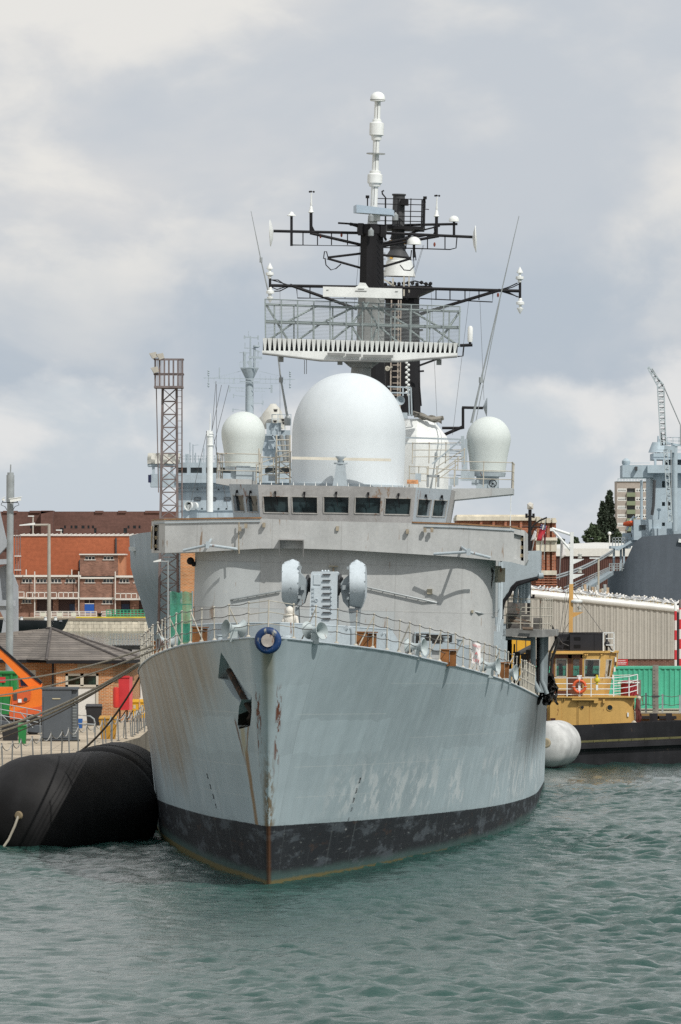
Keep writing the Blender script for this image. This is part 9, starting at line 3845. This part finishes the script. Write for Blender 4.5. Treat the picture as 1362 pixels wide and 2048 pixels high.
# gangway from the wharf to the cargo ship, hawsers
o = thing('ship_gangway', 'long inclined gangway rising to the stern of the dark cargo ship', 'gangway', tuple(P(1140, 1190, 585)))
mb = MB()
mb.bar(P(1150, 1190, 585), P(1219, 1146, 596), .7, .3)
mb.build('walkway', M('gangway_grey', (.24, .29, .32), .6, .08, 1), o)
mb = MB()
for off_ in (8, 15, 22):
    mb.bar(P(1128, 1190 - off_ + 7, 585), P(1217, 1143 - off_ * .35, 596), .07)
for k in range(7):
    u = k / 6
    mb.bar(P(1140 + 77 * u, 1186 - 42 * u, 585 + 11 * u), P(1137 + 80 * u, 1172 - 34 * u, 585 + 11 * u), .06)
mb.build('handrail', m_steel, o)
for k, (a_, b_, lab) in enumerate((((1110, 1152), (1226, 1100), 'upper hawser from the cargo ship crossing the brown shed'), ((1110, 1157), (1226, 1104), 'lower hawser from the cargo ship crossing the brown shed'))):
    A, B = P(*a_, 560), P(*b_, 603)
    mb = MB()
    mb.path([A.lerp(B, u) - Vector((0, 0, .25 * 4 * u * (1 - u))) for u in [i / 8 for i in range(9)]], .08, 6)
    solo(mb, 'mooring_hawser', m_steel, lab, 'rope', tuple(A))
# stacked pale timber and racks in front of the cargo hull
o = thing('timber_stack', 'pale stacked crates and racks at the foot of the cargo ship stern', 'stack', tuple(P(1200, 1192, 500)))
rng = random.Random(3)
for k in range(12):
    x0 = 1158 + k * 5
    mb = MB()
    mb.box(P(x0, 0, 495).x, P(x0 + rng.uniform(3, 6), 0, 495).x, 495, 497, QZ + 2, P(0, 1168 + rng.uniform(0, 12), 495).z)
    mb.build('crate', M('pale_crate_%d' % (k % 3), ((.45, .44, .40), (.30, .33, .34), (.40, .31, .22))[k % 3], .8, .3, 2), o)

# ---- tower block
DTB = 2200.0
o = thing('tower_block', 'tall concrete residential tower block behind the cargo ship at right', 'building', (P(1270, 0, DTB).x, DTB, QZ))
m_tb = M('pebble_panel', (.34, .31, .28), .9, .06, .1, fine=.1)
mb = MB()
bx3 = lambda x_: P(x_, 0, DTB).x
bz3 = lambda y_: P(0, y_, DTB).z
wins = []
yk = 960.0
flo = []
while yk < 1180:
    flo.append(yk)
    yk += 17.2
for y_ in flo:
    y0 = y_ + 18 - 1
    wins += [(1236, 1252, y0, y0 + 7), (1272, 1281, y0, y0 + 7), (1285, 1306, y0, y0 + 7), (1311, 1326, y0, y0 + 7)]
    wins += [(1254, 1270, y0 - .5, y0 + 8)]
pn = band_wall(mb, 1233.5, 1330, 963, 1190, DTB, wins, .8)
mb.quad((bx3(1233.5), DTB, QZ), (bx3(1233.5), DTB + 18, QZ), (bx3(1233.5), DTB + 18, bz3(963)), (bx3(1233.5), DTB, bz3(963)))
mb.quad((bx3(1233.5), DTB, bz3(963)), (bx3(1330), DTB, bz3(963)), (bx3(1330), DTB + 18, bz3(963)), (bx3(1233.5), DTB + 18, bz3(963)))
mb.build('wall', m_tb, o, smooth=0)
for (fr, bk), w_ in zip(pn, wins):
    mb = MB()
    loggia = 1254 <= w_[0] < 1256
    mb.quad(*bk)
    pw = mb.build('window_pane', m_winfar if not loggia else M('loggia_shade', (.10, .11, .12), .8), o, smooth=0)
    if not loggia:
        mb = MB()
        n_ = max(2, round((w_[1] - w_[0]) / 4.5))
        for i in range(n_ + 1):
            x_ = fr[0].x + (fr[1].x - fr[0].x) * i / n_
            mb.bar((x_, DTB + .1, fr[0].z), (x_, DTB + .1, fr[2].z), .22)
        for z_ in (fr[0].z + .1, fr[2].z - .1, fr[0].z + (fr[2].z - fr[0].z) * .62):
            mb.bar((fr[0].x, DTB + .1, z_), (fr[1].x, DTB + .1, z_), .18)
        mb.build('window_frame', m_white, pw)
for y_ in flo:
    MB().box(bx3(1253.5), bx3(1270.5), DTB - .8, DTB + .3, bz3(y_ + 18 + 15.5), bz3(y_ + 18 + 7)).build('balcony', M('balcony_green', (.19, .23, .15), .8, .1, .2), o, smooth=0)
mb = MB()
for a_, b2 in ((1235, 1304),):
    mb.bar((bx3(a_), DTB, bz3(957.5)), (bx3(b2), DTB, bz3(957.5)), .3)
for x_ in range(1236, 1306, 6):
    mb.bar((bx3(x_), DTB, bz3(963)), (bx3(x_), DTB, bz3(957)), .25)
mb.box(bx3(1233), bx3(1331), DTB - .4, DTB + 18, bz3(963), bz3(962))
mb.build('roof_rail', m_cup, o)


# ---- trees
def leaf_mat(name, col):
    m = bpy.data.materials.new(name)
    m.use_nodes = True
    t = NT(m.node_tree)
    v = t.coord('Object')
    f = t.sm(t.noise(v, .35, 4), .3, .7, .55, 1.5)
    oi = t.n('ShaderNodeNewGeometry')
    f = t.mul(f, t.sm(oi.outputs['Random Per Island'], 0, 1, .6, 1.4))
    t.out(t.mix(1.0, col, t.vec(f, f, f), 'MULTIPLY'), .7, spec=.25)
    return m


m_leaf = leaf_mat('poplar_leaf', (.042, .060, .040))
m_leaf2 = leaf_mat('broad_leaf', (.050, .072, .040))
m_bark = M('bark_brown', (.09, .07, .05), .95, .3, 1.0)


def tree(name, label, px, yb, yt, wpx, D, shape, mat, n=3000, leaf=.42, seed=1):
    rng = np.random.RandomState(seed)
    base = Vector((P(px, 0, D).x, D, QZ))
    top = P(px, yt, D).z
    cb = P(px, yb, D).z
    o = thing(name, label, 'tree', tuple(base))
    rad = wpx / F * D / 2
    H_ = top - cb
    mb = MB()
    mb.path([base, (base.x, D, cb + H_ * .3), (base.x + rad * .05, D, cb + H_ * .8)], .45, 8, .08)
    clumps = []
    nb = 60
    for i in range(nb):
        v_ = (i + .5) / nb
        if shape == 'poplar':
            r_ = rad * min(1, (1 - v_) ** .62 * 1.25) * min(1, .35 + v_ * 3)
        else:
            r_ = rad * math.sqrt(max(.05, 1 - (2 * v_ - .9) ** 2))
        a_ = i * 2.399
        rr = r_ * (.45 + .55 * rng.rand())
        c_ = Vector((base.x + rr * math.cos(a_), D + rr * math.sin(a_), cb + H_ * v_))
        clumps.append((c_, rad * (.24 + .2 * rng.rand()) * (1.15 - .6 * v_)))
        st_ = Vector((base.x, D, max(QZ + 1, c_.z - rad * .8)))
        if i % 2 == 0:
            mb.path([st_, st_.lerp(c_, .55) + Vector((0, 0, .2)), c_], .13, 5, .03)
    mb.build('trunk', m_bark, o)
    vs, fs = [], []
    per = n // nb
    for c_, r_ in clumps:
        for k in range(per):
            d_ = rng.normal(size=3)
            d_ /= np.linalg.norm(d_)
            d_ *= r_ * rng.rand() ** .4
            p_ = np.array(c_) + d_ * np.array((1, 1, 1.35 if shape == 'poplar' else .8))
            a1 = rng.normal(size=3)
            a1 /= np.linalg.norm(a1)
            a2 = np.cross(a1, rng.normal(size=3))
            a2 /= np.linalg.norm(a2)
            s_ = leaf * (.6 + .8 * rng.rand())
            b0 = len(vs)
            vs += [tuple(p_ - a1 * s_), tuple(p_ + a2 * s_ * .55), tuple(p_ + a1 * s_), tuple(p_ - a2 * s_ * .55)]
            fs.append((b0, b0 + 1, b0 + 2, b0 + 3))
    MB().add(vs, fs).build('crown', mat, o, smooth=0, recalc=False)
    return o


tree('poplar_tree', 'tall dark poplar beside the tower block, its pointed top the highest', 1219, 1175, 984, 38, 1500, 'poplar', m_leaf, 8400, .42, 1)
tree('poplar_tree', 'second dark poplar crowding the left flank of the tallest one', 1206, 1175, 1006, 36, 1495, 'poplar', m_leaf, 7200, .42, 2)
tree('broadleaf_tree', 'rounded dark tree at the foot of the poplars, left side', 1188, 1160, 1050, 50, 1490, 'round', m_leaf2, 5400, .42, 3)
tree('broadleaf_tree', 'low tree over the white roof between brick tower and poplars', 1150, 1160, 1077, 34, 1480, 'round', m_leaf2, 4200, .42, 4)
tree('broadleaf_tree', 'low tree directly right of the banded brick tower', 1122, 1160, 1079, 34, 1470, 'round', m_leaf2, 4200, .42, 5)
tree('broadleaf_tree', 'low bush at the foot of the tower block behind the stern gallery', 1238, 1160, 1068, 34, 1485, 'round', m_leaf2, 4200, .42, 6)
